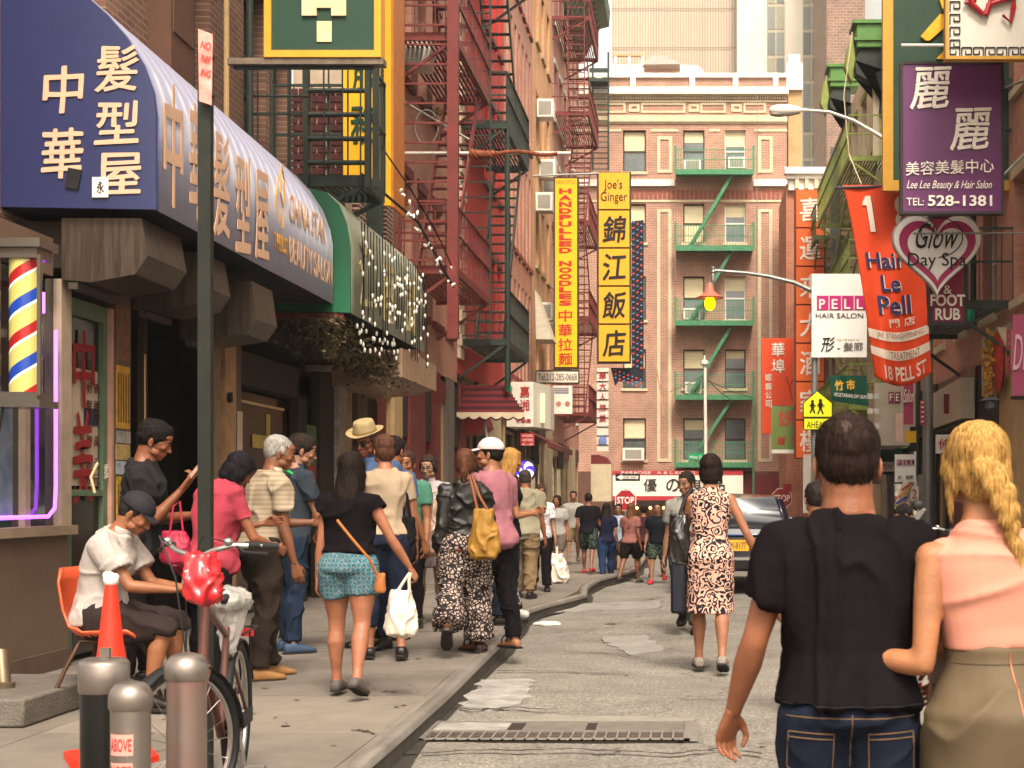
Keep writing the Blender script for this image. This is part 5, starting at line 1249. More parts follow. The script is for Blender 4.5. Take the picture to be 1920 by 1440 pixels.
part('board', MB().box(PX(1004, Y1), PX(1086, Y1), Y1, Y1 + .15, PZ(719, Y1), PZ(694, Y1)), fr_d, t); part('face', MB().box(PX(1006, Y1), PX(1084, Y1), Y1 - .02, Y1, PZ(717, Y1), PZ(697, Y1)), wb_, t)
letters('Tel:212-285-0668', mat('brown_letter', '#3a2a22'), t, P(1045, 707, Y1 - .03), mw=1.15, mh=.20, size=.3, ext=.002)
t = thing('massage_sign', 'small white hanging sign with two red foot soles below the telephone number sign', 'sign', P(1054, 775, Y1))
part('board', MB().box(PX(1036, Y1), PX(1073, Y1), Y1, Y1 + .05, PZ(776, Y1), PZ(723, Y1)), wb_, t)
for dx in (-.12, .14): part('foot_print', MB().lathe(P(1055, 757, Y1 - .01) + V((dx, 0, 0)), [(0, -.005), (.075, -.004), (.075, .004), (0, .005)], 12, 'y', 1, 1), mat('foot_red', '#a56a5c'), t)
for i in range(3): part('text_line', MB().cbox(P(1053, 728 + i * 4, Y1 - .01), (.42, .01, .035)), mat('text_grey', '#8a8390'), t)
# Joe's Ginger
Y2 = 44.0
t = thing('hanging_sign', 'stack of five yellow sign boxes topped by Joes Ginger with black brush characters', 'sign', P(1152, 685, Y2))
jy = mat('amber_board', '#dd9d20', rough=.45, var=.04); bl = mat('black_letter', '#17120e', rough=.6)
part('spine', MB().box(PX(1119, Y2), PX(1183, Y2), Y2 + .02, Y2 + .25, PZ(681, Y2), PZ(322, Y2)), fr_d, t)
for i, s_ in enumerate(("Joe's\nGinger", '錦', '江', '飯', '店')):
    ya = 324 + i * 71.4; yb_ = ya + 68
    b = part('sign_box', MB().box(PX(1123, Y2), PX(1180, Y2), Y2 - .03, Y2 + .02, PZ(yb_, Y2), PZ(ya, Y2)), jy, t)
    if i == 0: letters(s_, bl, t, P(1151, 359, Y2 - .04), mw=.78, mh=.72, size=.3, ext=.003, line=.95)
    else: letters(s_, bl, t, P(1152, (ya + yb_) / 2, Y2 - .04), mw=.70, mh=.80, size=.5, ext=.004, bold=.010, shear=.1)
# arrow of bulbs
t = thing('bulb_arrow', 'dark blue arrow sign studded with red and blue bulbs right of the amber sign boxes', 'sign', P(1195, 700, Y2))
navy = mat('navy_panel', '#141826', rough=.5)
part('panel', MB().prism([(PX(1184, Y2), PZ(411, Y2)), (PX(1206, Y2), PZ(409, Y2)), (PX(1206, Y2), PZ(713, Y2)), (PX(1158, Y2), PZ(713, Y2)), (PX(1152, Y2), PZ(722, Y2)), (PX(1144, Y2), PZ(688, Y2)), (PX(1184, Y2), PZ(688, Y2))], Y2 + .3, Y2 + .45, 'xz'), navy, t)
br_ = mat('bulb_red', '#c23a34', rough=.3, emit='#c23a34', estr=.25); bb_ = mat('bulb_blue', '#5a7fa6', rough=.3)
mr = MB().ball((0, 0, 0), .034, 5).mesh('bulb', smooth=1); mr.materials.append(br_); mbl = MB().ball((0, 0, 0), .034, 5).mesh('bulb', smooth=1); mbl.materials.append(bb_)
def dots(x0, x1, y0, y1, nx_, ny_):
    for i in range(ny_):
        for j in range(nx_):
            o = part('bulb', mr if (i + j) % 2 else mbl, None, t); px = x0 + (x1 - x0) * (j + .5) / nx_; py = y0 + (y1 - y0) * (i + .5) / ny_ + j * 3
            o.location = P(px, py, Y2 + .28) - V(t.location)
dots(1184, 1206, 412, 690, 3, 26); dots(1150, 1205, 691, 712, 7, 3)
# small vertical sign with red characters
t = thing('hanging_sign', 'narrow white vertical sign with small red characters under the amber sign boxes', 'sign', P(1130, 850, 52))
part('board', MB().box(PX(1119, 52), PX(1141, 52), 52, 52.15, PZ(846, 52), PZ(690, 52)), wb_, t)
for i, ch in enumerate('華大人旅業'): letters(ch, rl, t, P(1130, 704 + i * 20, 51.98), mw=.24, mh=.26, size=.3, ext=.002)
for i in range(9): part('crossbar', MB().box(PX(1119, 52), PX(1141, 52), 51.97, 51.99, PZ(698 + i * 17, 52) - .01, PZ(698 + i * 17, 52) + .01), M['wire'], t)
part('blue_emblem', MB().lathe(P(1130, 826, 51.97), [(0, -.02), (.15, -.01), (.15, .01), (0, .02)], 12, 'y'), mat('emblem_blue', '#6e7fb5'), t)
# flag and ribbon pole
t = thing('flag_pole', 'white horizontal flag pole with an orange rolled flag twisted round it', 'flag', P(850, 288, 24.5))
part('pole', MB().tube([P(735, 287, 24.4), P(1070, 287, 24.6)], .025), M['white'], t)
part('stay', MB().tube([P(735, 178, 24.2), P(880, 262, 24.5)], .02), M['pipe'], t)
rows = []
for i in range(70):
    k = i / 69; px = 880 + 165 * k; a = k * 22; r_ = .045 * (1.6 - .9 * k) if k < .3 else .032; c = P(px, 287 + 3 * math.sin(k * 9), 24.5); rows.append([tuple(c + V((0, math.cos(a + b) * r_, math.sin(a + b) * r_ * 1.1))) for b in (0, .9, 2.2, 3.4, 4.6, 5.5, 6.283)])
part('rolled_flag', MB().sheet(rows), mat('flag_orange', '#8a4a28', rough=.8, var=.4, scale=12, col2='#5c2a1a'), t, smooth=1)
# big fire escapes
fire_escape('maroon fire escape with a tall end ladder beside the yellow sign edge', 'L', XW, 23.7, 27.6, .98, [5.05, 8.75, 12.3], M['maroon'], ladder=(5.0, 13.5, .1, .9, 23.62), rail=1.0)
single('steel_post', MB().box(PX(840, 23.6), PX(860, 23.6), 23.5, 23.66, 3.9, 14), M['maroon'], 'thick maroon iron post at the outer corner of the maroon fire escape', 'post', (-3.8, 23.6, 4))
fire_escape('dark green fire escape with a tall end ladder on the red painted bricks', 'L', XW, 30.2, 34.2, .98, [4.57, 8.95, 12.9], M['dgreen'], ladder=(4.5, 13.8, .05, .66, 30.1), rail=1.05)
single('steel_post', MB().tube([P(951, 240, 30.3), P(951, 735, 30.3)], .055), M['dgreen'], 'dark green iron post at the outer corner of the green fire escape', 'post', P(951, 735, 30.3))
fire_escape('far maroon fire escape in front of the pale pink tenement', 'L', XW, 50.1, 55, 1.25, [4.2, 7.4, 10.6, 14.3, 17.5], M['maroon'], ladder=(4, 20, .55, 1.1, 50.05), rail=.95)
t_ac = thing('air_conditioner', 'white window air conditioner behind the maroon ladder', 'air conditioner', P(790, 110, 24.6));
b_ = MB().cbox(P(775, 105, 24.6), (.62, .5, .42), (0, R(5), 0)); part('case', b_, M['white'], t_ac, bev=.01); part('grille', MB().cbox(P(770, 105, 24.34), (.36, .02, .30), (0, R(5), 0)), mat('ac_grille', '#8c877c'), t_ac)
single('wall_cable', MB().tube([P(800 + 22 * math.cos(a), 238 + 32 * math.sin(a), 24.3) for a in np.linspace(0, 5.6, 18)], .012, 6), M['pipe'], 'loop of pale cable hanging on the maroon fire escape', 'cable', P(800, 240, 24.3))
single('potted_plant', (lambda m: ([m.add([p, p + u * .05, p + u * .1 + w_ * .03], [(0, 1, 2)]) for p, u, w_ in [(P(815, 215, 27) + V((rg.gauss(0, .13), rg.gauss(0, .1), rg.gauss(0, .06))), V((rg.gauss(0, 1), rg.gauss(0, 1), 1)).normalized(), V((rg.gauss(0, 1), 1, 0)).normalized()) for _ in range(260)]], m)[1])(MB()), mat('plant_green', '#47622c', rough=.6, var=.4), 'small green plant on the fire escape platform', 'plant', P(815, 215, 27))
single('sail_awning', MB().prism([(PX(1003, 42), PZ(543, 42)), (PX(1005, 42), PZ(636, 42)), (PX(1036, 42), PZ(636, 42))], 42, 43.4, 'xz'), mat('awning_cream', '#b8ad98', rough=.6, dirt=.2), 'pale triangular end of a sloping awning left of the noodle sign', 'awning', P(1010, 630, 42))
# blue and purple swirl lamp, far clutter
t = thing('barber_light', 'round blue and purple swirl barber light on a stand beside the blonde woman', 'barber light', P(985, 882, 27))
part('rim', MB().lathe(P(985, 882, 27), [(0, -.04), (.20, -.04), (.21, 0), (.20, .04), (0, .04)], 24, 'y'), M['black'], t, smooth=1)
def swirl():
    m = bpy.data.materials.new('swirl_light'); m.use_nodes = True; q = NT(m); b = q.n['Principled BSDF']; tc = q.add('ShaderNodeTexCoord'); s = q.add('ShaderNodeSeparateXYZ'); q.link(tc.outputs['Object'], s.inputs[0])
    at = q.add('ShaderNodeMath', operation='ARCTAN2'); q.link(s.outputs['Z'], at.inputs[0]); q.link(s.outputs['X'], at.inputs[1]); ln_ = q.add('ShaderNodeVectorMath', operation='LENGTH'); q.link(tc.outputs['Object'], ln_.inputs[0])
    a4 = q.add('ShaderNodeMath', operation='MULTIPLY'); a4.inputs[1].default_value = 4; q.link(at.outputs[0], a4.inputs[0]); l4 = q.add('ShaderNodeMath', operation='MULTIPLY_ADD'); l4.inputs[1].default_value = 26; q.link(ln_.outputs['Value'], l4.inputs[0]); q.link(a4.outputs[0], l4.inputs[2])
    sn = q.add('ShaderNodeMath', operation='SINE'); q.link(l4.outputs[0], sn.inputs[0]); cr = q.add('ShaderNodeValToRGB'); cr.color_ramp.elements[0].position = .35; cr.color_ramp.elements[0].color = (*srgb('#3a1ec8'), 1); cr.color_ramp.elements[1].position = .65; cr.color_ramp.elements[1].color = (*srgb('#d9d4ea'), 1)
    mr_ = q.add('ShaderNodeMapRange'); mr_.inputs['From Min'].default_value = -1; q.link(sn.outputs[0], mr_.inputs['Value']); q.link(mr_.outputs[0], cr.inputs['Fac']); q.link(cr.outputs['Color'], b.inputs['Base Color']); q.link(cr.outputs['Color'], b.inputs['Emission Color']); b.inputs['Emission Strength'].default_value = .5; return m
o = part('swirl_face', MB().lathe((0, 0, 0), [(0, -.006), (.17, -.006), (.17, 0), (0, 0)], 24, 'y').mesh('s'), swirl(), t); o.location = (0, -.05, 0)
part('stand', MB().tube([P(985, 902, 27.03), P(985, 1030, 27.03)], .02), M['pipe'], t)

t = thing('awning', 'maroon topped cream hood over a doorway at the far left corner', 'awning', P(1128, 950, 61)); xs = [PX(q_, 61) for q_ in (1108, 1112, 1124, 1138, 1146)]
part('hood', MB().prism([(xs[0], PZ(870, 61)), (xs[0], PZ(853, 61)), (xs[2], PZ(853, 61)), (xs[3], PZ(858, 61)), (xs[4], PZ(870, 61))], 61, 62, 'xz'), M['maroon2'], t); part('side_cloth', MB().box(xs[0], xs[4], 61, 62, PZ(940, 61), PZ(870, 61) - .003), M['cream'], t)
# ================================================================== END BUILDING, TOWERS
YE = 66.0
def ex(px): return PX(px, YE)
def ez(py): return PZ(py, YE)
bk_end = brick_mat('brick_end', '#9c6452', '#ad7560', '#b7a490', axis='y', bw=.22, bh=.075, ms=.013, stain=.3)
cols = [(ex(1168), ex(1211)), (ex(1281), ex(1321)), (ex(1359), ex(1398))]
rws = [(ez(862), ez(784)), (ez(728), ez(655)), (ez(600), ez(518)), (ez(455), ez(382)), (ez(322), ez(244))]
fw = mat('window_frame_dark', '#3a2a24', rough=.5)
tE, wE = facade('brick_building', 'red brick tenement closing the street with cream trim and green fire escapes', 'E', YE, ex(1060), ex(1475), ez(884), ez(152), cols, rws, bk_end,
    frame=lambda c, r: M['white'] if (c == 2 and r >= 2) else fw, pane=lambda c, r: M['glass2'], sill=M['cream'], blind=lambda c, r: [.45, .5, 0, .5, .5][r] if c == 0 else ([.25, .5, .45, .95, .25][r] if c == 1 else [0, .2, .3, .3, .35][r]))
def trim(x0, x1, y0, y1, out=.05, m=None, nm='stone_trim'): return part(nm, MB().box(ex(x0), ex(x1), YE - out, YE + .0, ez(y1), ez(y0)), m or M['cream'], tE)
def rect_panel(x0, x1, y0, y1, w=6):
    a = .042
    part('stone_panel', MB().box(ex(x0), ex(x0 + w), YE - a, YE, ez(y1), ez(y0)).box(ex(x1 - w), ex(x1), YE - a, YE, ez(y1), ez(y0)).box(ex(x0 + w), ex(x1 - w), YE - a, YE, ez(y0 + w), ez(y0)).box(ex(x0 + w), ex(x1 - w), YE - a, YE, ez(y1), ez(y1 - w)), M['cream'], tE)
for a in (1232, 1421): rect_panel(a, a + 28, 256, 324);
rect_panel(1232, 1259, 392, 866); rect_panel(1421, 1448, 392, 866)
trim(1060, 1478, 166, 179, .32, M['white']); trim(1060, 1476, 179, 181, .2); trim(1060, 1476, 188, 192, .06)
for i in range(78): part('dentil', MB().box(ex(1112 + i * 4.66), ex(1114.4 + i * 4.66), YE - .14, YE, ez(187), ez(181)), M['cream'], tE)
trim(1060, 1476, 217, 229, .12); trim(1060, 1476, 229, 232, .06)
for a, b in ((1112, 1173), (1202, 1285), (1313, 1361), (1394, 1436)): rect_panel(a, b, 193, 212, 4)
for a in (1179, 1291, 1371): rect_panel(a, a + 20, 195, 210, 5)
for a, b, c in ((1060, 1165, 242), (1220, 1272, 242), (1330, 1350, 242), (1415, 1476, 242)): trim(a, b, c, c + 5, .035)
trim(1060, 1265, 338, 350, .2, M['white']); trim(1413, 1476, 338, 350, .2, M['white']); trim(1060, 1476, 375, 379, .04)
for i in range(34): part('soldier_brick', MB().box(ex(1184 + i * 8.5), ex(1189.5 + i * 8.5), YE - .035, YE, ez(373), ez(357)), mat('brick_soldier', '#8c4a3a', rough=.8, var=.2), tE)
trim(1060, 1478, 138, 146, .12, M['white'], 'coping')
for a in (1118, 1182, 1293, 1374, 1449): trim(a, a + 10, 138, 162, .14, M['white'], 'parapet_post')
part('parapet', MB().box(ex(1060), ex(1475), YE - .003, YE + .4, ez(152), ez(146)), bk_end, tE)
part('side_wall', MB().box(ex(1060), ex(1475) - .01, YE + .36, YE + 14, 0, ez(152)), bk_end, tE)
part('corner_stone', MB().box(ex(1472), ex(1478), YE - .06, YE + .3, ez(370), ez(346)), fw, tE)
for (px, py) in ((1298, 312), (1381, 308), (1297, 590), (1300, 728), (1188, 852)): ac_unit(tE, (ex(px), YE - .1, ez(py)), (.75 if px != 1188 else .95, .5, .5 if px != 1188 else .55))
# end building shop
t = thing('storefront', 'corner shop with a wide white sign and red bands reading in black characters', 'shop front', (ex(1270), YE, 0))
part('wall', MB().box(ex(1060), ex(1510), YE - .3, YE + .3, 0, ez(884) - .004), mat('shop_brown', '#5c3c30', rough=.7, var=.3, scale=1.5), t)
sg = mat('shop_sign_white', '#ddd3c2', rough=.5, var=.04, emit='#ddd3c2', estr=.08); rb_ = mat('sign_band_red', '#b0303a', rough=.5)
part('sign_board', MB().box(ex(1151), ex(1392), YE - .9, YE - .7, ez(930), ez(891)), sg, t)
part('red_band', MB().box(ex(1151), ex(1392), YE - .92, YE - .7, ez(891), ez(883)), rb_, t); part('red_band', MB().box(ex(1151), ex(1392), YE - .92, YE - .7, ez(938), ez(930)), rb_, t)
for ch, px in (('優', 1220), ('の', 1262), ('良', 1304), ('品', 1346)): letters(ch, bl, t, (ex(px), YE - .93, ez(910)), mw=.58, mh=.56, size=.5, ext=.004)
letters('PARADISE   A & L KONG', sg, t, (ex(1235), YE - .94, ez(887)), mw=3.2, mh=.12, size=.2, ext=.003)
part('awning_valance', MB().box(ex(1151), ex(1392), YE - 1.1, YE - .75, ez(948), ez(939)), M['dark'], t)
glow = mat('warm_shop_lamp', '#ffd890', emit='#ffc66a', estr=5)
for i in range(9): part('lamp', MB().ball((ex(1170 + i * 25), YE - .5, ez(952)), .06, 5), glow, t)
for a, b in ((1165, 1183), (1190, 1212), (1215, 1235), (1240, 1262), (1300, 1330)):
    f = part('shop_window', MB().box(ex(a), ex(b), YE - .36, YE - .302, ez(985), ez(950)), M['maroon'], t); part('pane', MB().box(ex(a + 2), ex(b - 2), YE - .372, YE - .362, ez(983), ez(952)), mat('lit_pane', '#46352a', rough=.2, var=.6, scale=3, col2='#8a6a48'), f)
part('maroon_fascia', MB().box(ex(1395), ex(1512), YE - .45, YE - .302, ez(936), ez(890)), M['maroon2'], t)
t = thing('doorway_hoarding', 'bright green and white hoarding panels at the far street corner', 'hoarding', (ex(1497), YE, 0))
part('panel', MB().box(PX(1484, 64), PX(1512, 64), 63.9, 64, 0, PZ(893, 64)), mat('hoarding_green', '#1e8a58', rough=.5, var=.1), t); part('panel', MB().box(PX(1468, 64), PX(1483.5, 64), 63.9, 64, 0, PZ(893, 64)), M['cream'], t)
# green fire escape on the end building
t = thing('fire_escape', 'bright green zigzag fire escape on the red brick tenement at the street end', 'fire escape', (ex(1338), YE, 0))
gx0, gx1 = ex(1267), ex(1411); Gm = M['green']; pz = [ez(865 + 8), ez(748), ez(611), ez(473), ez(332)]
for i, z in enumerate(pz):
    part('platform', MB().box(gx0, gx1, YE - 1.0, YE - .02, z, z + .06).box(gx0 - .03, gx1 + .03, YE - 1.04, YE - 1.0, z - .1, z + .12), Gm, t)
    rl_ = MB()
    for zz in (z + .55, z + 1.0): rl_.bar((gx0, YE - 1.0, zz), (gx1, YE - 1.0, zz), .03)
    for k in range(31): x = gx0 + (gx1 - gx0) * k / 30; rl_.bar((x, YE - 1.0, z), (x, YE - 1.0, z + 1.0), .02)
    part('railing', rl_, Gm, t, kind='stuff')
    for x in (gx0, gx1): part('post', MB().box(x - .05, x + .05, YE - 1.03, YE - .93, z, z + 1.15), Gm, t)
    if i + 1 < len(pz):
        z2 = pz[i + 1]; a = V((ex(1293), YE - .55, z + .1)); b = V((ex(1372), YE - .55, z2 - .05))
        for dy in (-.2, .2): part('stair_side', MB().bar(a + V((0, dy, 0)), b + V((0, dy, 0)), .06, .14), Gm, t)
        for k in range(1, 11): q = a.lerp(b, k / 11); part('step', MB().box(q.x - .1, q.x + .1, YE - .75, YE - .35, q.z - .012, q.z + .012), Gm, t)
part('drop_pole', MB().tube([(ex(1411), YE - 1.05, ez(930)), (ex(1411), YE - 1.05, ez(748))], .05), Gm, t)
# small green balcony with ladder, left
t = thing('roof_ladder', 'dark green iron ladder and small balcony at the left edge of the red brick tenement', 'ladder', (ex(1128), YE, 10))
part('platform', MB().box(ex(1108), ex(1142), YE - 1, YE - .02, ez(164), ez(158)).box(ex(1108), ex(1142), YE - 1.02, YE - .98, ez(148), ez(140)), M['dgreen'], t)
for px in (1113, 1142): part('ladder_rail', MB().box(ex(px) - .04, ex(px) + .04, YE - .6, YE - .5, ez(325), ez(105 if px > 1120 else 118)), M['dgreen'], t)
for i in range(16): part('rung', MB().box(ex(1113), ex(1142), YE - .57, YE - .53, ez(172 + i * 10) - .02, ez(172 + i * 10) + .02), M['dgreen'], t)
# roof structures
t = thing('roof_bulkhead', 'white stepped rooftop structure with a grey skylight behind the parapet', 'roof structure', (ex(1230), YE + 6, ez(150)))
zb = ez(152)
part('wall', MB().prism([(PX(1147, 72), zb), (PX(1322, 72), zb), (PX(1318, 72), PZ(132, 72)), (PX(1308, 72), PZ(122, 72)), (PX(1200, 72), PZ(121, 72)), (PX(1147, 72), PZ(121, 72))], 72, 76, 'xz'), M['white'], t)
part('skylight', MB().prism([(PX(1206, 71), PZ(121, 71)), (PX(1275, 71), PZ(120, 71)), (PX(1250, 71), PZ(105, 71)), (PX(1222, 71), PZ(104, 71))], 71, 73, 'xz'), mat('skylight_grey', '#9a9a93', rough=.4), t)
part('frame', MB().box(PX(1150, 71), PX(1206, 71), 71, 71.2, PZ(105, 71), PZ(102, 71)), M['tan'], t)
for px in (1152, 1178, 1202): part('frame_post', MB().box(PX(px, 71), PX(px + 4, 71), 71, 71.2, PZ(124, 71), PZ(105, 71)), M['white'], t)
t = thing('chimney_stack', 'tall tan chimney with a white cap right of the red brick tenement', 'chimney', (PX(1490, 68), 68, 0))
part('shaft', MB().box(PX(1478, 68), PX(1503, 68), 68, 69, 0, PZ(170, 68)), M['tan'], t); part('cap', MB().box(PX(1474, 67.9), PX(1505, 67.9), 67.8, 69.2, PZ(170, 68), PZ(120, 68)).box(PX(1478, 67.9), PX(1500, 67.9), 67.9, 69, PZ(120, 68), PZ(103, 68)), M['white'], t)
# towers
def tower(name, label, px0, px1, Y, top, m, strips=(), sm=None):
    t = thing(name, label, 'tower', (PX(px0, Y), Y, 0)); part('wall', MB().box(PX(px0, Y), PX(px1, Y), Y, Y + 12, 0, top), m, t); return t
con = mat('tower_ribbed', '#c2b3a2', rough=.9, var=.12, scale=.25, aniso=(6, 6, .25))
T1 = tower('office_tower', 'beige ribbed concrete tower with a pale slab side rising behind the tenement', 1147, 1382, 130, 62, con)
for i in range(46): part('rib', MB().box(PX(1149 + i * 5.06, 130), PX(1150.6 + i * 5.06, 130), 129.88, 130, 30, 62), mat('tower_rib', '#a08c76'), T1)
for z in range(5): part('joint', MB().box(PX(1147, 130), PX(1382, 130), 129.86, 129.88, 37 + z * 3.4, 37.06 + z * 3.4), mat('tower_joint', '#8c7c6a'), T1)
pale = mat('tower_pale', '#d9d0c0', rough=.85, var=.06, scale=.4)
T2 = thing('office_tower', 'cream tower with vertical window strips at the right of the ribbed tower', 'tower', (PX(1382, 128), 128, 0))
part('wall', MB().box(PX(1382, 128), PX(1548, 128), 128, 140, 0, 62), pale, T2)
for px in (1438, 1505):
    s_ = part('window_strip', MB().box(PX(px, 128), PX(px + 33, 128), 127.88, 127.99, 20, 62), mat('strip_frame', '#b5aa96'), T2)
    for i in range(16):
        for j in (0, 1):
            part('pane', MB().box(PX(px + 1 + j * 17, 128), PX(px + 15 + j * 17, 128), 127.84, 127.87, 26 + i * 2.2, 27.9 + i * 2.2), mat('strip_pane_%d' % ((i + j) % 3), ('#757873', '#868781', '#98937f')[(i + j) % 3], rough=.2), s_)
tower('brick_tower', 'brown brick tower at the top right behind the green cornices', 1550, 1622, 112, 55, brick_mat('brick_tower', '#7a5c50', '#8c6c5e', '#9a8674', axis='y', bw=.5, bh=.22, ms=.03))
tower('stone_tower', 'pale grey tower slab behind the green cornices', 1622, 1680, 116, 55, mat('tower_grey', '#9ba0a0', rough=.6, var=.08, scale=.5))
# white corniced building front with the orange sign
YQ = 60.0; q = lambda px: PX(px, YQ); qz = lambda py: PZ(py, YQ)
t = thing('brick_building', 'narrow red brick building with a white cornice behind the orange vertical sign', 'building', (q(1475), YQ, 0))
part('wall', MB().box(q(1474), q(1560), YQ, YQ + 5, 0, qz(345)), brick_mat('brick_orange_y', '#a5573c', '#b0644a', '#b39680', axis='y', bw=.22, bh=.075), t)
part('cornice', MB().box(q(1470), q(1552), YQ - .5, YQ, qz(330), qz(318)).box(q(1474), q(1548), YQ - .35, YQ, qz(338), qz(330)).box(q(1478), q(1546), YQ - .2, YQ, qz(358), qz(338)), M['white'], t)
for px in (1490, 1508, 1526): part('bracket', MB().box(q(px), q(px + 7), YQ - .34, YQ - .2, qz(356), qz(338)), M['cream'], t)
# ================================================================== RIGHT SIDE
XR = 4.75
cream_wall = mat('cream_render', '#c9bda2', rough=.85, var=.1, scale=1.5, dirt=.25)
facade('rendered_building', 'cream rendered building with ornate green cornice pieces along the right side', 'R', XR, 33, 60, 3.4, 13.2, wins(34, 11, 2.3, 1.1), rows_of(4.4, 3, 3.1, 1.8), cream_wall, frame=M['dgreen'], sill=M['cream'], lintel=M['olive'])
facade('brick_building', 'salmon brick building behind the green sign on the right side', 'R', XR, 8, 33, 3.6, 12.5, wins(9, 10, 2.4, 1.1), rows_of(4.3, 3, 3.1, 1.8), bk_salmon, frame=M['white'], sill=M['cream'], lintel=M['cream'])
cg = mat('cornice_bright_green', '#46702c', rough=.5, var=.2, dirt=.25); cd = mat('cornice_black_green', '#20261c', rough=.6, var=.3)
def cornice_piece(label, px0, Y, ytop, w):
    x0 = PX(px0, Y); zt = PZ(ytop, Y); t = thing('roof_cornice', label, 'cornice', (x0, Y, zt - 2))
    part('box', MB().box(x0, XR + .3, Y, Y + w, zt - .62, zt), cg, t, bev=.03); part('moulding', MB().box(x0 - .06, XR + .3, Y - .05, Y + w, zt - .45, zt - .38).box(x0 - .09, XR + .3, Y - .07, Y + w, zt - .03, zt + .06), cg, t)
    pts = []
    for i in range(13): a = i / 12 * math.pi * 1.15; pts.append((x0 + .38 + .42 * math.cos(a + .3), zt - 1.05 + .42 * math.sin(a + .3)))
    part('scroll', MB().prism([(x0 + .1, zt - .62), (XR, zt - .62), (XR, zt - 1.9), (x0 + .75, zt - 1.75), (x0 + .7, zt - 1.2), (x0 + .35, zt - 1.45), (x0 - .02, zt - 1.25), (x0 - .05, zt - .9)], Y + .1, Y + .5, 'xz'), cd, t, bev=.05)
    part('leaf', MB().prism([(x0 - .1, zt - .3), (x0 - .02, zt - .9), (x0 - .12, zt - 1.5), (x0 - .30, zt - 1.1), (x0 - .22, zt - .6)], Y, Y + .3, 'xz'), M['olive'], t, bev=.03)
    part('drop', MB().tube([(x0 + .6, Y + .2, zt - 1.2), (x0 + .7, Y + .2, zt - 1.9), (x0 + .62, Y + .2, zt - 2.3)], [.16, .10, .05], 8), cd, t, smooth=1)
cornice_piece('near green cornice end with a dark scrolled corbel high on the right', 1606, 37, 42, .9)
cornice_piece('farther green cornice end with a dark scrolled corbel, lower on the right', 1556, 45, 124, .9)
for i, (px, Y) in enumerate(((1560, 45), (1640, 37))):
    single('downpipe', MB().box(PX(px, Y), PX(px + 18, Y), Y + .3, Y + .5, 6, 12), mat('slate_pipe', '#55585a', rough=.5) if i == 0 else cream_wall, ('slate grey drop pipe under the farther green cornice' if i == 0 else 'cream pilaster under the near green cornice'), 'pipe' if i == 0 else 'pilaster', (PX(px, Y), Y, 6))
single('overhead_wire', MB().tube([P(1598, 60, 30), P(1582, 180, 30), P(1592, 290, 30), P(1615, 345, 28)], .012, 5), M['cream'], 'pale wire hanging down past the green cornices', 'wire', P(1598, 60, 30))
fire_escape('yellow green fire escape behind the orange banner', 'R', XR, 36, 45, 1.0, [3.6, 6.6, 9.6], M['olive'], rail=1.0, bal=.22)
fire_escape('weathered green fire escape further down the right side', 'R', XR, 47, 55, .9, [3.6, 6.6, 9.6], mat('olive_dark', '#44522c', rough=.6, var=.3), rail=1.0, bal=.25)
fire_escape('near dark green fire escape beside the heart shaped sign', 'R', XR, 22.2, 26.5, 1.0, [4.3, 7.6], M['dgreen'], rail=1.1, stairs=False)
for px, Y, r_, m_, lb in ((1825, 24, .05, 'dgreen', 'dark green iron post between the heart sign and the near fire escape'), (1906, 23, .05, 'dgreen', 'dark green iron post near the right edge of the view'), (1722, 30, .045, 'dgreen', 'slim dark green post with small signs right of the orange banner')):
    single('steel_post', MB().tube([P(px, 900 if px == 1722 else 600, Y), P(px, 345 if px < 1900 else 100, Y)], r_), M[m_], lb, 'post', P(px, 900, Y))
single('downpipe', MB().box(PX(1832, 29), PX(1838, 29), 29, 29.1, 0, 4.2), M['dark'], 'black door jamb on the right side beside the gold poster', 'post', (PX(1832, 29), 29, 0))
# ---- hanging signs on the right
def board(name, label, px0, px1, py0, py1, Y, m, fm=None, fw_=.05, th=.12, cat='sign'):
    t = thing(name, label, cat, P((px0 + px1) / 2, py1, Y))
    x0, x1, z0, z1 = PX(px0, Y), PX(px1, Y), PZ(py1, Y), PZ(py0, Y)
    if fm is not None:
        part('board', MB().box(x0 + fw_, x1 - fw_, Y - .01, Y + th - .02, z0 + fw_, z1 - fw_), m, t)
        part('frame', MB().box(x0, x0 + fw_, Y - .03, Y + th, z0, z1).box(x1 - fw_, x1, Y - .03, Y + th, z0, z1).box(x0 + fw_, x1 - fw_, Y - .03, Y + th, z0, z0 + fw_).box(x0 + fw_, x1 - fw_, Y - .03, Y + th, z1 - fw_, z1), fm, t)
    else: part('board', MB().box(x0, x1, Y - .01, Y + th, z0, z1), m, t)
    return t
W_ = mat('lettering_white', '#e8ded0', rough=.5)
Y = 22.5; ybrass = mat('brass_frame', '#b98a35', rough=.45, metal=.2, var=.1)
t = board('hanging_sign', 'big dark green sign with a brass yellow frame at the top right', 1655, 1922, -260, 358, Y, mat('sign_forest', '#1d3a28', rough=.55, var=.12, scale=3), ybrass, .155)
for pts in (((1725, 70), (1762, 28), (1774, 30), (1772, 52), (1742, 78), (1735, 78)), ((1760, 0), (1775, -20), (1782, 5), (1770, 30)), ((1755, 112), (1768, 98), (1780, 104), (1776, 114))): part('lettering', MB().prism([(PX(a, Y), PZ(b, Y)) for a, b in pts], Y - .06, Y - .012, 'xz'), mat('sign_bright_yellow', '#e0a31e', rough=.4), t)
part('hanger_bar', MB().tube([P(1690, 85, 22.2), P(1850, 85, 22.2)], .025), M['white'], t)
Y = 19.0
t = board('hanging_sign', 'white sign with a greek key border and a thick red brush character', 1772, 1960, -200, 112, Y, mat('sign_offwhite', '#cfc9bb', rough=.4, var=.05), ybrass, .04)
rr_ = mat('raised_red', '#9e2028', rough=.35, coat=.3)
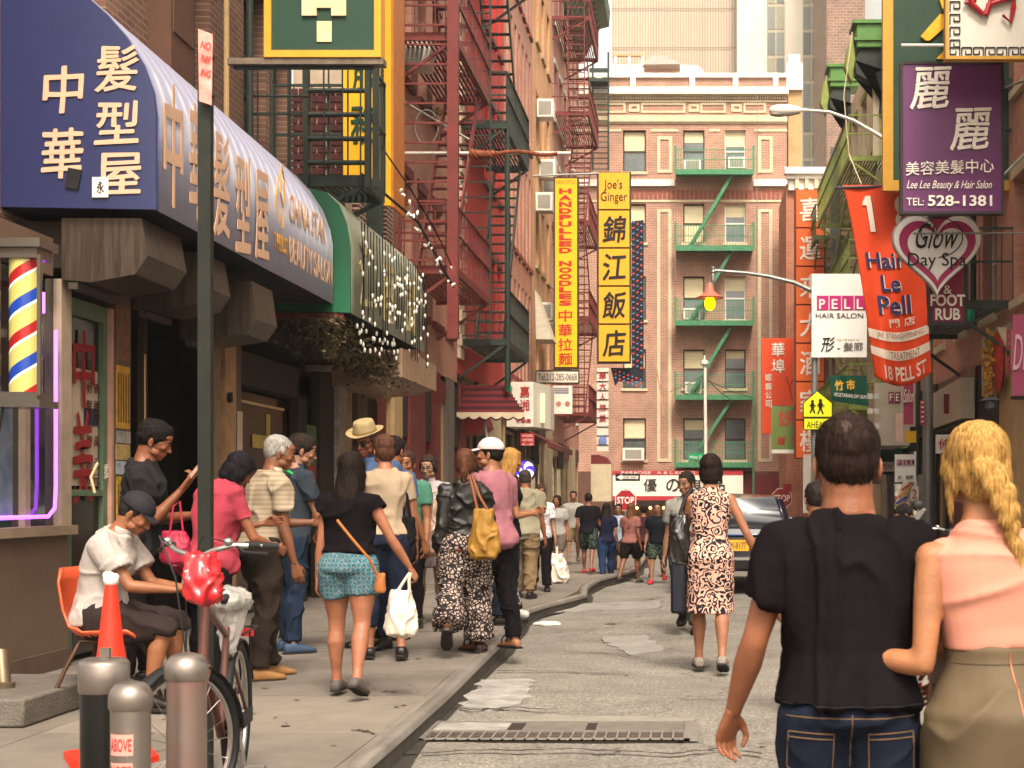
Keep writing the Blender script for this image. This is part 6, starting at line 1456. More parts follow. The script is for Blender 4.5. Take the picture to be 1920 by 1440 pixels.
part('lettering', MB().tube([P(1812, -30, Y - .06), P(1822, 8, Y - .06), P(1845, 28, Y - .06)], [.03, .045, .03], 8).tube([P(1848, 28, Y - .06), P(1862, -12, Y - .06)], [.04, .03], 8).tube([P(1808, 6, Y - .06), P(1830, 0, Y - .06)], [.02, .03], 8), rr_, t, smooth=1)
part('lettering', MB().tube([P(1850, 10, Y - .06), P(1905, -8, Y - .06), P(1900, 15, Y - .06), P(1895, 42, Y - .06), P(1880, 28, Y - .06)], [.03, .045, .04, .025, .02], 8), rr_, t, smooth=1)
kk = MB(); s = .062
def key(cx, cz, fl=1):
    P4 = [(-.5, -.5), (-.5, .5), (.5, .5), (.5, -.2), (-.1, -.2), (-.1, .15)]
    for (a, b), (c, d) in zip(P4, P4[1:]): kk.bar((cx + a * s * 2 * fl, Y - .02, cz + b * s * 2), (cx + c * s * 2 * fl, Y - .02, cz + d * s * 2), .014, .012)
for i in range(8): key(PX(1790, Y), PZ(85 - i * 24, Y) , 1)
for i in range(7): key(PX(1790 + i * 22, Y), PZ(99, Y) , 1 if i % 2 else -1)
part('key_border', kk, bl, t, kind='stuff')
Y = 20.0
purple = mat('sign_purple', '#5c1c56', rough=.3, var=.06, spec=.6)
t = board('hanging_sign', 'purple hair salon sign with big white characters and a telephone number', 1688, 1882, 116, 402, Y, purple, mat('frame_dark_iron', '#2a2524', rough=.5), .035)
letters('麗', W_, t, P(1745, 165, Y - .03), size=.5, mw=.56, mh=.58, ext=.004, bold=.006, shear=.12)
letters('麗', W_, t, P(1820, 242, Y - .03), size=.5, mw=.56, mh=.58, ext=.004, bold=.006, shear=.12)
letters('美容美髪中心', W_, t, P(1781, 314, Y - .03), size=.3, mw=1.18, mh=.22, ext=.004, bold=.001)
letters('Lee Lee Beauty & Hair Salon', W_, t, P(1780, 348, Y - .03), size=.2, mw=1.14, mh=.14, ext=.003, shear=.4)
letters('TEL:', W_, t, P(1716, 378, Y - .03), size=.2, mw=.23, mh=.10, ext=.003); letters('528-1381', W_, t, P(1800, 376, Y - .03), size=.3, mw=.86, mh=.145, ext=.003, bold=.006)
part('support_arm', MB().tube([P(1880, 330, Y), P(1925, 285, Y)], .02), M['pipe'], t); part('support_arm', MB().tube([P(1882, 165, Y), P(1925, 150, Y)], .015), M['pipe'], t)
# heart
Y = 21.0
t = thing('heart_sign', 'white heart shaped day spa sign with a magenta heart outline', 'sign', P(1755, 560, Y))
def heart(sc, cx=0, cz=0, n=60):
    o = []
    for i in range(n):
        a = 2 * math.pi * i / n; x = 16 * math.sin(a) ** 3; z = 13 * math.cos(a) - 5 * math.cos(2 * a) - 2 * math.cos(3 * a) - math.cos(4 * a); o.append((x / 16 * sc[0] + cx, (z + 2.5) / 15 * sc[1] + cz))
    return o
c = P(1757, 480, Y); whi = mat('heart_white', '#e6e1db', rough=.4, var=.04); mag = mat('heart_magenta', '#a52a5c', rough=.4, var=.05)
part('board', MB().prism(heart((.63, .60), c.x, c.z), Y - .01, Y + .12, 'xz'), mat('heart_rim', '#9a9692', rough=.5), t)
part('face', MB().prism(heart((.61, .58), c.x, c.z), Y - .02, Y - .011, 'xz'), whi, t)
part('magenta_heart', MB().prism(heart((.54, .51), c.x, c.z), Y - .03, Y - .021, 'xz'), mag, t); part('inner_heart', MB().prism(heart((.42, .39), c.x + .0, c.z + .01), Y - .04, Y - .031, 'xz'), whi, t)
letters('Day Spa', bl, t, P(1757, 490, Y - .05), size=.3, mw=.82, mh=.24, ext=.003)
letters('Glow', bl, t, P(1758, 442, Y - .05), size=.3, mw=.62, mh=.36, ext=.003, shear=.5)
part('flourish', MB().tube([P(1758 + 28 * math.cos(a) * k, 440 + 22 * math.sin(a) * k, Y - .05) for a, k in [(2.5 + i * .28, 1 + .05 * i) for i in range(20)]], .008, 5), bl, t)
part('support_rod', MB().tube([P(1712, 438, Y - .1), P(1925, 437, Y - .1)], .014), M['pipe'], t)
t = board('hanging_sign', 'dark red foot rub sign with white capitals behind the heart sign', 1741, 1813, 400, 610, 21.6, mat('sign_crimson', '#7c1430', rough=.4, var=.05), mat('frame_dark_iron', '#2a2524'), .05)
letters('FOOT', W_, t, P(1777, 563, 21.56), size=.3, mw=.50, mh=.17, ext=.004, bold=.008); letters('RUB', W_, t, P(1777, 589, 21.56), size=.3, mw=.36, mh=.17, ext=.004, bold=.008); letters('&', W_, t, P(1777, 543, 21.56), size=.3, mw=.12, mh=.12, ext=.004)
single('lantern', MB().lathe(P(1818, 590, 23), [(.02, .16), (.09, .1), (.10, -.05), (.04, -.12)], 12), mat('teal_lamp', '#1f9a72', rough=.4), 'small teal lantern hanging beside the foot rub sign', 'lantern', P(1818, 590, 23), smooth=1)
# orange banner: a twisted sheet with flat printed bands
Y = 23.0
t = thing('cloth_banner', 'twisted orange cloth banner with big white 18 and blue shop lettering', 'banner', P(1660, 700, Y))
ora = mat('banner_orange', '#cc3d10', rough=.7, var=.1, scale=2.5)
def ban(u, v):
    yy = 347 + (706 - 347) * v; l = 1580 + 60 * v ** .8; r = 1722 + 25 * v; px = l + (r - l) * u
    fold = .10 * math.sin(u * 7 + v * 3.2) * (.25 + v) + .12 * math.exp(-((u - .35 - .1 * (v - .6)) / .10) ** 2) * max(0, v - .35) * 2; yy += 22 * math.sin(u * 3.14) * v * v - 8 * u * v
    return P(px, yy, Y + fold)
n = 46; rows = [[tuple(ban(j / 30, i / n)) for j in range(31)] for i in range(n + 1)]
part('cloth', MB().sheet(rows), ora, t, smooth=1, solid=.006)
whb = mat('banner_white', '#d9c6b4', rough=.7, var=.06); nav = mat('banner_navy', '#2a2450', rough=.7)
def band(v0, v1): part('white_band', MB().sheet([[tuple(ban(j / 30, v0 + (v1 - v0) * i / 4) + V((0, -.014, 0))) for j in range(31)] for i in range(5)]), whb, t, smooth=1)
band(.745, .79); band(.835, .88)
def blet(s_, m_, u, v, mw, mh, ymin=.02, **kw):
    me = text_mesh(s_, .4, mw=mw, mh=mh, ext=0, **kw); c0 = ban(u, v); sc = F / Y; co = [vv.co.copy() for vv in me.vertices]
    for vv, q_ in zip(me.vertices, co):
        uu = u + q_.x * sc / 145; v_ = v - q_.y * sc / 359; p_ = ban(max(0, min(1, uu)), max(0, min(1, v_))); p_ = p_ + V((0, -ymin, 0)); vv.co = p_ - V(t.location)
    me.materials.clear(); me.materials.append(m_); part('lettering', me, None, t)
def bent(g, m_, u, v, ymin):
    sc = F / Y; part('lettering', MB().sheet([[tuple(ban(u + (a + (d - a) * k / 3) * sc / 145, v - b * sc / 359) + V((0, -ymin, 0))) for k in range(4)] for (a, b), (d, _) in g]), m_, t)
for dx, m_ in ((.012, nav), (0, whb)): bent([[(-.02, .27), (.06, .27)], [(-.07, .20), (.06, .20)], [(-.10, .13), (.06, .13)], [(-.03, .128), (.06, .128)]] + [[(-.03, .1 - .038 * k), (.06, .1 - .038 * k)] for k in range(11)], m_, .28 + dx, .15, .02 + (.006 if m_ is whb else 0)); blet('8', m_, .76 + dx, .15, .30, .56, .02 + (.006 if m_ is whb else 0), bold=.004)
for s_, u, v, w_ in (('Hair', .42, .39, .70), ('Le', .46, .505, .36), ('Pell', .48, .615, .62)):
    blet(s_, whb, u + .012, v, w_, .24 if s_ != 'Pell' else .28, .02, bold=.012); blet(s_, nav, u, v, w_, .24 if s_ != 'Pell' else .28, .027, bold=.008)
blet('門 店', whb, .58, .70, .5, .13, .02); blet('JAP. STRAIGHTENING', mat('banner_ink', '#7d5a48'), .52, .768, .92, .10, .026); blet('TREATMENT', mat('banner_ink', '#7d5a48'), .58, .858, .6, .10, .026); blet('18 PELL ST', whb, .56, .945, .85, .2, .02, bold=.008)
part('top_rod', MB().tube([P(1566, 352, Y), P(1725, 348, Y)], .02), mat('banner_rod', '#3a3a44'), t)
# vertical orange restaurant sign
Y = 49.0
orb = mat('sign_orange', '#e3662a', rough=.45, var=.05)
t = thing('hanging_sign', 'tall orange vertical restaurant sign of seven framed boxes with white characters', 'sign', P(1519, 880, Y))
part('spine', MB().box(PX(1490, Y), PX(1548, Y), Y + .02, Y + .3, PZ(860, Y), PZ(355, Y)), mat('frame_rust', '#6b3020', rough=.6), t)
for i, ch in enumerate('喜運來大酒家樓'):
    ya = 357 + i * 72; part('sign_box', MB().box(PX(1493, Y), PX(1545, Y), Y - .04, Y + .02, PZ(ya + 69, Y), PZ(ya, Y)), orb, t); letters(ch, W_, t, P(1519, ya + 36, Y - .05), size=.5, mw=.68, mh=.78, ext=.01, bold=.006)
Y = 53.0
t = thing('hanging_sign', 'orange optician sign with white characters left of the tall restaurant sign', 'sign', P(1457, 812, Y))
part('board', MB().box(PX(1429, Y), PX(1488, Y), Y, Y + .2, PZ(760, Y), PZ(634, Y)).box(PX(1429, Y), PX(1446, Y), Y, Y + .2, PZ(813, Y), PZ(760, Y)), mat('sign_orange_red', '#dc4a20', rough=.45, var=.05), t)
letter_col('華埠', W_, t, PX(1459, Y), Y - .02, PZ(640, Y), PZ(702, Y), .46, .5, size=.4, ext=.004); letter_col('眼鏡公司', W_, t, PX(1441, Y), Y - .02, PZ(700, Y), PZ(765, Y), .22, .26, size=.3, ext=.004)
part('branch_print', MB().tube([P(1486, 752, Y - .01), P(1480, 725, Y - .01), P(1474, 705, Y - .01)], .02, 5).tube([P(1480, 725, Y - .01), P(1487, 712, Y - .01)], .015, 5), mat('banner_rust', '#8f3a22'), t)
t = board('cloth_banner', 'faded green banner with red characters below the orange optician sign', 1447, 1507, 762, 848, 50, mat('banner_olive', '#687a3c', rough=.8, var=.1, scale=3), None, th=.03, cat='banner')
letters('妍', mat('banner_red', '#b03a34'), t, P(1476, 785, 49.98), size=.5, mw=.6, mh=.55, ext=.003, bold=.01); letters('髪  集', mat('banner_red', '#b03a34'), t, P(1478, 826, 49.98), size=.3, mw=.78, mh=.3, ext=.003)
part('hem', MB().box(PX(1447, 50), PX(1507, 50), 49.975, 49.99, PZ(850, 50), PZ(843, 50)), M['white'], t)
# lamp post with arm, lantern and signs
Y = 30.0
t = thing('street_lamp', 'grey street lamp with a curved arm holding a pink pagoda lantern with a yellow bulb', 'street lamp', (PX(1527, Y), Y, 0))
galv = mat('galvanised', '#8f8f8c', rough=.5, metal=.6, var=.12)
part('post', MB().tube([(PX(1528, Y), Y, KERB), P(1527, 520, Y)], [.08, .055], 12), galv, t, smooth=1)
part('arm', MB().tube([P(1527, 548, Y), P(1490, 530, Y), P(1440, 518, Y), P(1400, 512, Y), P(1340, 507, Y)], [.05, .045, .04, .035, .03], 8), galv, t, smooth=1)
part('finial', MB().lathe(P(1337, 505, Y), [(.01, .06), (.04, .03), (.03, -.02), (.045, -.05), (.03, -.09), (.045, -.12), (.03, -.17), (.045, -.2), (.02, -.27)], 12), galv, t, smooth=1)
lan = part('lantern_roof', MB().lathe(P(1331, 555, Y), [(.02, .28), (.06, .22), (.10, .10), (.17, .02), (.27, -.03), (.26, -.05), (0, -.04)], 18), mat('lantern_pink', '#b5604e', rough=.5, var=.1), t, smooth=1)
part('lamp_globe', MB().ball(P(1331, 567, Y) + V((0, 0, -.02)), (.11, .11, .15), 8), mat('lamp_yellow', '#ffc400', emit='#ffb800', estr=2.2), t, smooth=1)
t = thing('hanging_sign', 'white hair salon sign with magenta squares and brush characters on the lamp post', 'sign', P(1572, 670, Y))
part('board', MB().box(PX(1521, Y), PX(1624, Y), Y - .12, Y - .09, PZ(671, Y), PZ(515, Y)), mat('salon_white', '#e8e3dc', rough=.4, var=.03), t)
mg = mat('salon_magenta', '#b8246e', rough=.4)
for i, ch in enumerate('PELL'):
    px = 1541.5 + i * 23.5; part('magenta_square', MB().box(PX(px - 11, Y), PX(px + 11, Y), Y - .13, Y - .121, PZ(583, Y), PZ(556, Y)), mg, t); letters(ch, W_, t, P(px, 570, Y - .14), size=.3, mw=.12, mh=.20, ext=.003, bold=.006)
letters('HAIR SALON', bl, t, P(1574, 592, Y - .13), size=.2, mw=.95, mh=.10, ext=.002)
letters('形', bl, t, P(1552, 646, Y - .13), size=.4, mw=.28, mh=.30, ext=.002, shear=.2); letters('- 髪廊', mat('letter_grey', '#6a6560'), t, P(1594, 650, Y - .13), size=.3, mw=.52, mh=.18, ext=.002); letters('no.18 pell st', mat('letter_olive', '#8a9030'), t, P(1590, 637, Y - .13), size=.1, mw=.45, mh=.04, ext=.002)
t = thing('warning_sign', 'yellow pentagon school crossing sign with two black walking figures above AHEAD', 'traffic sign', P(1531, 808, Y - .15))
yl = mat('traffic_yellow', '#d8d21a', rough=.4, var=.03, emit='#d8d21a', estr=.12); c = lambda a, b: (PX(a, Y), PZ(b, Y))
part('black_edge', MB().prism([c(1531, 733), c(1560, 756), c(1560, 784), c(1504, 784), c(1504, 756)], Y - .16, Y - .15, 'xz'), bl, t); part('plate', MB().prism([c(1531, 735), c(1558, 757), c(1558, 782), c(1506, 782), c(1506, 757)], Y - .17, Y - .161, 'xz'), yl, t)
part('black_edge', MB().box(PX(1505, Y), PX(1559, Y), Y - .16, Y - .15, PZ(807, Y), PZ(784.5, Y)), bl, t); part('plate', MB().box(PX(1507, Y), PX(1557, Y), Y - .17, Y - .161, PZ(805.5, Y), PZ(786, Y)), yl, t)
letters('AHEAD', bl, t, P(1532, 796, Y - .18), size=.2, mw=.41, mh=.13, ext=.002)
for i, (px, h_) in enumerate(((1522, .88), (1537, 1.0))):
    f = MB(); k = 1 / (F / Y); q_ = lambda dx, dy: (PX(px, Y) + dx * k * h_, Y - .178, PZ(766, Y) + dy * k * h_)
    f.lathe(q_(0, 14), [(0, -.002), (.035 * h_, -.002), (.035 * h_, .002), (0, .002)], 10, 'y'); f.bar(q_(0, 11), q_(0, 0), .075 * h_, .006, (0, 1, 0)); f.bar(q_(0, 1), q_(5, -11), .03, .006, (0, 1, 0)); f.bar(q_(0, 1), q_(-5, -11), .03, .006, (0, 1, 0)); f.bar(q_(1, 9), q_(7, 3), .022, .006, (0, 1, 0)); f.bar(q_(-1, 9), q_(-6, 4), .022, .006, (0, 1, 0))
    part('walking_figure', f, bl, t)
# cobra head lamp
Y = 28.0
t = thing('street_lamp', 'pale cobra head street lamp on a long curved arm high on the right', 'street lamp', (PX(1740, Y), Y, 0))
part('post', MB().tube([(PX(1740, Y), Y, KERB), P(1740, 240, Y)], [.11, .08], 12), galv, t, smooth=1)
part('arm', MB().tube([P(1740, 320, Y), P(1690, 280, Y), P(1650, 255, Y), P(1600, 226, Y), P(1555, 210, Y), P(1500, 206, Y)], [.05, .045, .04, .035, .03, .03], 8), M['white'], t, smooth=1)
part('lamp_head', MB().lathe(P(1500, 207, Y), [(.02, -.58), (.08, -.54), (.115, -.40), (.11, -.2), (.07, -.02), (.035, .02)], 16, 'x', 1, 1), M['white'], t, smooth=1)
part('lens', MB().ball(P(1460, 214, Y), (.17, .09, .05), 8), mat('lens', '#b8ae98', rough=.2), t, smooth=1)
t = board('phone_sign', 'small red strip sign strapped to the slim green post', 1726, 1733, 750, 797, 27.7, mat('sign_red2', '#b02e38', rough=.5), None, th=.03)
for i in range(5): part('stripe', MB().box(PX(1727, 27.7), PX(1732, 27.7), 27.68, 27.688, PZ(756 + i * 9, 27.7), PZ(753 + i * 9, 27.7)), W_, t)
# green veg sign, awnings and box signs low on the right
t = thing('cloth_banner', 'dark green cloth banner with yellow characters under the orange banner', 'banner', P(1590, 760, 33))
q_ = lambda u, v: P(1555 + 70 * u + 4 * v, 704 + 48 * v + 10 * u * v, 33 + .08 * math.sin(u * 8))
part('cloth', MB().sheet([[tuple(q_(j / 16, i / 8)) for j in range(17)] for i in range(9)]), mat('banner_green', '#0f4a3a', rough=.7), t, smooth=1)
letters('竹 市', mat('banner_yellow', '#d8a62a'), t, P(1584, 722, 32.85), size=.3, mw=.45, mh=.24, ext=.003, bold=.012); letters('VEGETARIAN DIM SUM', W_, t, P(1594, 742, 32.85), size=.1, mw=.72, mh=.08, ext=.002, rot=-5)
ivory = mat('box_ivory', '#a99c8a', rough=.5, var=.08, scale=1.5, dirt=.1)
t = thing('shop_sign', 'ivory box sign with magenta letters low behind the slim green post', 'sign', (PX(1680, 31), 31, 2.5))
part('box', MB().prism([(PX(1628, 36), 36), (PX(1640, 31), 31), (PX(1706, 31), 31), (PX(1706, 31), 36)], PZ(835, 31), PZ(718, 31), 'xy'), ivory, t)
for i, (ch, px) in enumerate((('F', 1671), ('E', 1683), ('I', 1692))): part('magenta_square', MB().box(PX(px - 5, 31), PX(px + 5, 31), 30.97, 30.99, PZ(755, 31), PZ(735, 31)), mat('sign_plum', '#7d1f4c'), t); letters(ch, W_, t, P(px, 745, 30.96), size=.2, mw=.06, mh=.15, ext=.002)
for k in range(6): part('shelf_light', MB().box(PX(1626 + 12 * (k % 2), 30.8), PX(1636 + 12 * (k % 2), 30.8), 30.75, 30.78, PZ(748 + 28 * (k // 2), 30.8), PZ(738 + 28 * (k // 2), 30.8)), mat('mirror_tile', '#d8d4cc', rough=.2, metal=.3), t)
t = board('hanging_sign', 'narrow pink salon sign with white script behind the green post', 1690, 1716, 705, 800, 29, mat('sign_pink', '#a03a5a', rough=.4, var=.05), ivory, .04)
letters('Salon', W_, t, P(1704, 742, 28.95), size=.2, mw=.2, mh=.26, ext=.003, shear=.3); part('price_strip', MB().box(PX(1680, 28.9), PX(1693, 28.9), 28.9, 28.92, PZ(828, 28.9), PZ(775, 28.9)), mat('strip_pale_pink', '#c9a898'), t)
t = board('hanging_sign', 'small white PELL sign with magenta squares low between the two heads', 1678, 1717, 852, 904, 27, mat('salon_white', '#d9d3ca'), None, th=.04)
for i, ch in enumerate('PELL'): px = 1685 + i * 8.4; part('magenta_square', MB().box(PX(px - 3.8, 27), PX(px + 3.8, 27), 26.97, 26.985, PZ(872, 27), PZ(862, 27)), mat('sign_plum', '#7d1f4c'), t); letters(ch, W_, t, P(px, 867, 26.965), size=.1, mw=.04, mh=.075, ext=.002)
letters('形 - 髪廊', bl, t, P(1698, 895, 26.96), size=.1, mw=.28, mh=.08, ext=.002)
t = thing('shop_sign', 'plain ivory corner box sign with a red emblem above the right hand shops', 'sign', (PX(1800, 25), 25, 2.7))
part('box', MB().prism([(PX(1742, 30), 31), (PX(1802, 25), 25), (PX(1880, 25), 25), (PX(1880, 25), 31)], PZ(790, 26), PZ(716, 26), 'xy'), mat('box_ivory2', '#b3a794', rough=.5, var=.08, dirt=.1), t)
part('emblem', MB().box(PX(1773, 27) - .1, PX(1784, 27), 26.6, 26.62, PZ(778, 27), PZ(742, 27)), mat('emblem_dark_red', '#7c1c24'), t); part('emblem', MB().box(PX(1784, 26.6) + .01, PX(1796, 26.6), 26.3, 26.32, PZ(776, 27), PZ(738, 27)), mat('emblem_dark', '#3a1c1c'), t)
part('soffit', MB().box(PX(1802, 25), PX(1880, 25), 25, 31, PZ(800, 25), PZ(793, 25)), M['dark'], t)
t = thing('shop_sign', 'off white projecting sign with red capitals near the right edge', 'sign', (PX(1870, 22), 22, 3))
part('box', MB().prism([(PX(1852, 24), 24.5), (PX(1902, 22), 21.8), (PX(1960, 22), 21.8), (PX(1960, 22), 24.5)], PZ(722, 22), PZ(600, 22), 'xy'), mat('box_cream', '#bdb3a4', rough=.5, var=.08), t)
for ch, py in (('BA', 640), ('RE', 690)): letters(ch, mat('sign_dull_red', '#9c3848'), t, P(1893, py, 21.9) + V((0, -.25, 0)), size=.3, mw=.2, mh=.3, ext=.003, bold=.01)
t = board('hanging_sign', 'rose pink salon sign cut off by the right edge of the view', 1899, 1990, 590, 742, 21, mat('sign_rose', '#a04a66', rough=.35, var=.05), None)
letters('Dr', mat('rose_script', '#d9a9b0'), t, P(1914, 660, 20.96), size=.4, mw=.22, mh=.5, ext=.003, shear=.3)
part('base', MB().box(PX(1899, 21), PX(1990, 21), 20.95, 21.15, PZ(748, 21), PZ(742.5, 21)), M['dark'], t)
# round red and gold ornament
t = thing('festive_ornament', 'round red and gold ornament seen from the side on the right hand sign', 'ornament', P(1852, 680, 22.5))
og = MB(); ro = random.Random(4)
for i in range(150): a = ro.uniform(0, 6.28); r_ = ro.uniform(.1, .55); og.ball(P(1862, 683, 22.6) + V((-.02 - .10 * ro.random(), math.cos(a) * r_ * .35, math.sin(a) * r_)), .035, 3)
part('gold_beads', og, mat('gold_bead', '#b58a3a', rough=.35, metal=.6, var=.4), t, kind='stuff'); part('red_disc', MB().lathe(P(1868, 683, 22.6), [(0, -.06), (.42, -.05), (.5, 0), (.42, .05), (0, .06)], 26, 'x'), mat('disc_red', '#a02c28', rough=.4, var=.3, scale=9), t, smooth=1)
part('drum', MB().lathe(P(1868, 640, 22.6), [(.0, 0), (.22, 0), (.22, .22), (0, .22)], 20, 'x'), M['cream'], t, smooth=1); part('drum', MB().lathe(P(1868, 690, 22.6), [(.0, 0), (.26, 0), (.26, .26), (0, .26)], 20, 'x'), M['tan'], t, smooth=1)
# gold poster, red band, white poster
t = board('wall_poster', 'white restaurant poster with a red band and a glittering gold top at the right edge', 1878, 1940, 835, 1040, 23.5, mat('poster_white', '#b5aa98', rough=.5, var=.06), None, th=.06, cat='poster')
part('red_band', MB().box(PX(1877, 23.5), PX(1940, 23.5), 23.47, 23.485, PZ(838, 23.5), PZ(806, 23.5)), mat('poster_crimson', '#8e1a26'), t); letters('之福', W_, t, P(1898, 822, 23.45), size=.3, mw=.30, mh=.2, ext=.003, bold=.004)
letters('CALL FOR', mat('letter_grey', '#6a6560'), t, P(1900, 845, 23.46), size=.1, mw=.3, mh=.05, ext=.002)
for i in range(4): part('text_line', MB().box(PX(1884, 23.5), PX(1918, 23.5), 23.47, 23.485, PZ(857 + i * 5, 23.5), PZ(855 + i * 5, 23.5)), mat('letter_grey', '#6a6560'), t)
part('printed_glass', MB().lathe(P(1900, 905, 23.46), [(0, -.004), (.10, -.003), (.12, .003), (0, .004)], 14, 'y', 1, 2.2), mat('print_green', '#6f7a4c', var=.6, scale=14), t)
go = MB()
for i in range(420): go.cbox(P(ro.uniform(1876, 1925), ro.uniform(752, 808), 23.5 + ro.uniform(-.05, .02)), (.035, .012, .05), (ro.uniform(-1, 1), ro.uniform(-1, 1), ro.uniform(-1, 1)))
part('gold_leaves', go, mat('gold_flake', '#b98a38', rough=.35, metal=.5, var=.5, scale=20), t, kind='stuff')
single('wall_lamp', MB().lathe(P(1858, 755, 22.3), [(.01, .1), (.14, .05), (.16, .03), (.09, .02), (.09, -.08), (.03, -.12)], 14), mat('lamp_grey', '#4a4e52', rough=.4), 'grey hooded wall lamp beneath the off white projecting sign', 'wall lamp', P(1858, 755, 22.3), smooth=1)
# right hand shop fronts
shopfront('dark open shop fronts on the near right side below the ivory sign', 19, 33, [('g', M['dark']), ('p', M['tan']), ('d', M['dark']), ('p', M['maroon2']), ('g', M['wood']), ('p', M['dark']), ('d', M['maroon2'])], 3.6, XR, 'R')
shopfront('green and brown shop fronts further down the right side', 33, 60, [('g', M['dgreen']), ('p', M['cream']), ('g', M['tan']), ('p', M['maroon2']), ('g', M['cream']), ('d', M['wood']), ('g', M['cream'])], 3.4, XR, 'R')
t = thing('shop_awning', 'dark green low shop canopy beyond the small PELL sign', 'awning', (4, 34, 2)); part('cloth', MB().box(PX(1650, 34), XR, 34, 38, PZ(905, 34), PZ(838, 34)), mat('canopy_green', '#143a2c', rough=.6), t)
for i, (px, c_) in enumerate(((1655, '#6b5a4a'), (1668, '#2a1c1c'), (1724, '#7c7168'))): single('market_pillar', MB().box(PX(px, 27), PX(px + 7, 27), 27, 27.3, KERB, PZ(890, 27)), mat('pillar_%d' % i, c_, rough=.6), ('brown', 'black', 'grey')[i] + ' slim shop pillar behind the parked scooters on the right', 'pillar', (PX(px, 27), 27, KERB))
t = thing('barber_pole', 'small tilted barber pole with a blue stripe below the small PELL sign', 'barber pole', P(1695, 925, 26.5)); part('pole', MB().tube([P(1686, 950, 26.5), P(1703, 905, 26.5)], .09, 12), M['cream'], t, smooth=1)
for i in range(3): part('stripe', MB().cbox(P(1690 + i * 5, 938 - i * 13, 26.4), (.22, .02, .035), (0, R(-35), 0)), mat(('stripe_blue', 'stripe_gold', 'stripe_red')[i], ('#2a3f96', '#c08a2a', '#a02c28')[i]), t)
# stop signs, one way sign, pole
def stop_sign(label, px, py, r, Y):
    t = thing('stop_sign', label, 'stop sign', (PX(px, Y), Y, 0)); oc = [(PX(px, Y) + r * math.cos(R(22.5 + 45 * i)), PZ(py, Y) + r * math.sin(R(22.5 + 45 * i))) for i in range(8)]; k = .92
    part('white_edge', MB().prism(oc, Y - .01, Y, 'xz'), W_, t); cx, cz = PX(px, Y), PZ(py, Y); part('plate', MB().prism([(cx + (a - cx) * k, cz + (b - cz) * k) for a, b in oc], Y - .02, Y - .011, 'xz'), mat('stop_red', '#a5202c', rough=.4, var=.05), t)
    letters('STOP', W_, t, (cx, Y - .03, cz), size=.3, mw=r * 1.5, mh=r * .62, ext=.003, bold=.008); part('post', MB().tube([(cx, Y + .04, 0), (cx, Y + .04, cz + r)], .035), galv, t); return t
stop_sign('red stop sign in front of the white corner shop sign', 1173, 938, .42, 55);
t = stop_sign('red stop sign with a small red plate right of the dark blue car', 1466, 934, .38, 52); part('small_plate', MB().box(PX(1468, 52), PX(1484, 52), 51.95, 51.97, PZ(922, 52), PZ(907, 52)), mat('stop_red', '#a5202c'), t)
Y = 54.8
t = thing('one_way_sign', 'white one way sign with a black arrow above the stop sign', 'traffic sign', P(1176, 905, Y)); part('plate', MB().box(PX(1154, Y), PX(1200, Y), Y - .02, Y, PZ(902, Y), PZ(888, Y)), bl, t)
part('arrow', MB().prism([c_ for c_ in [(PX(1156, Y), PZ(895, Y)), (PX(1166, Y), PZ(889.5, Y)), (PX(1166, Y), PZ(892, Y)), (PX(1197, Y), PZ(892, Y)), (PX(1197, Y), PZ(898, Y)), (PX(1166, Y), PZ(898, Y)), (PX(1166, Y), PZ(900.5, Y))]], Y - .03, Y - .021, 'xz'), W_, t); letters('ONE WAY', bl, t, P(1181, 895, Y - .04), size=.1, mw=.48, mh=.08, ext=.002)
t = thing('lamp_post', 'slim white post with wires and a green street sign before the red brick tenement', 'lamp post', P(1323, 990, 50))
part('post', MB().tube([(PX(1324, 50), 50, 0), P(1322, 690, 50)], [.07, .05], 10), M['white'], t, smooth=1); part('finial', MB().lathe(P(1321, 680, 50), [(.02, .25), (.04, .1), (.13, .04), (.13, -.05), (.05, -.12), (.04, -.2)], 12), M['white'], t, smooth=1)
part('street_name', MB().box(PX(1291, 50), PX(1320, 50), 49.9, 49.93, PZ(863, 50), PZ(851, 50)), mat('street_green', '#12905a'), t); letters('Mott St', W_, t, P(1305, 857, 49.88), size=.1, mw=.4, mh=.1, ext=.002)
for a, b, c_ in (((1325, 710), (1350, 735), (1375, 753)), ((1325, 712), (1370, 733), (1410, 745)), ((1325, 700), (1300, 715), (1255, 735))): part('wire', MB().tube([P(*a, 50), P(*b, 52), P(*c_, 60)], .015, 5), M['pipe'], t)
single('crane_rope', MB().tube([P(1228, 670, 60), P(1245, 780, 60)], .03, 5), M['tan'], 'thin pale pole leaning on the brick wall left of the fire escape', 'pole', P(1245, 780, 60))
for i, (a, b) in enumerate((((1268, 380), (1265, 560)), ((1420, 140), (1418, 560)))): single('rope', MB().tube([P(a[0], a[1], 60), P(b[0], b[1], 60)], .015, 5), M['pipe'], ('pale cord hanging left of the green fire escape', 'thin cable down the brick wall right of the green fire escape')[i], 'cable', P(b[0], b[1], 60))

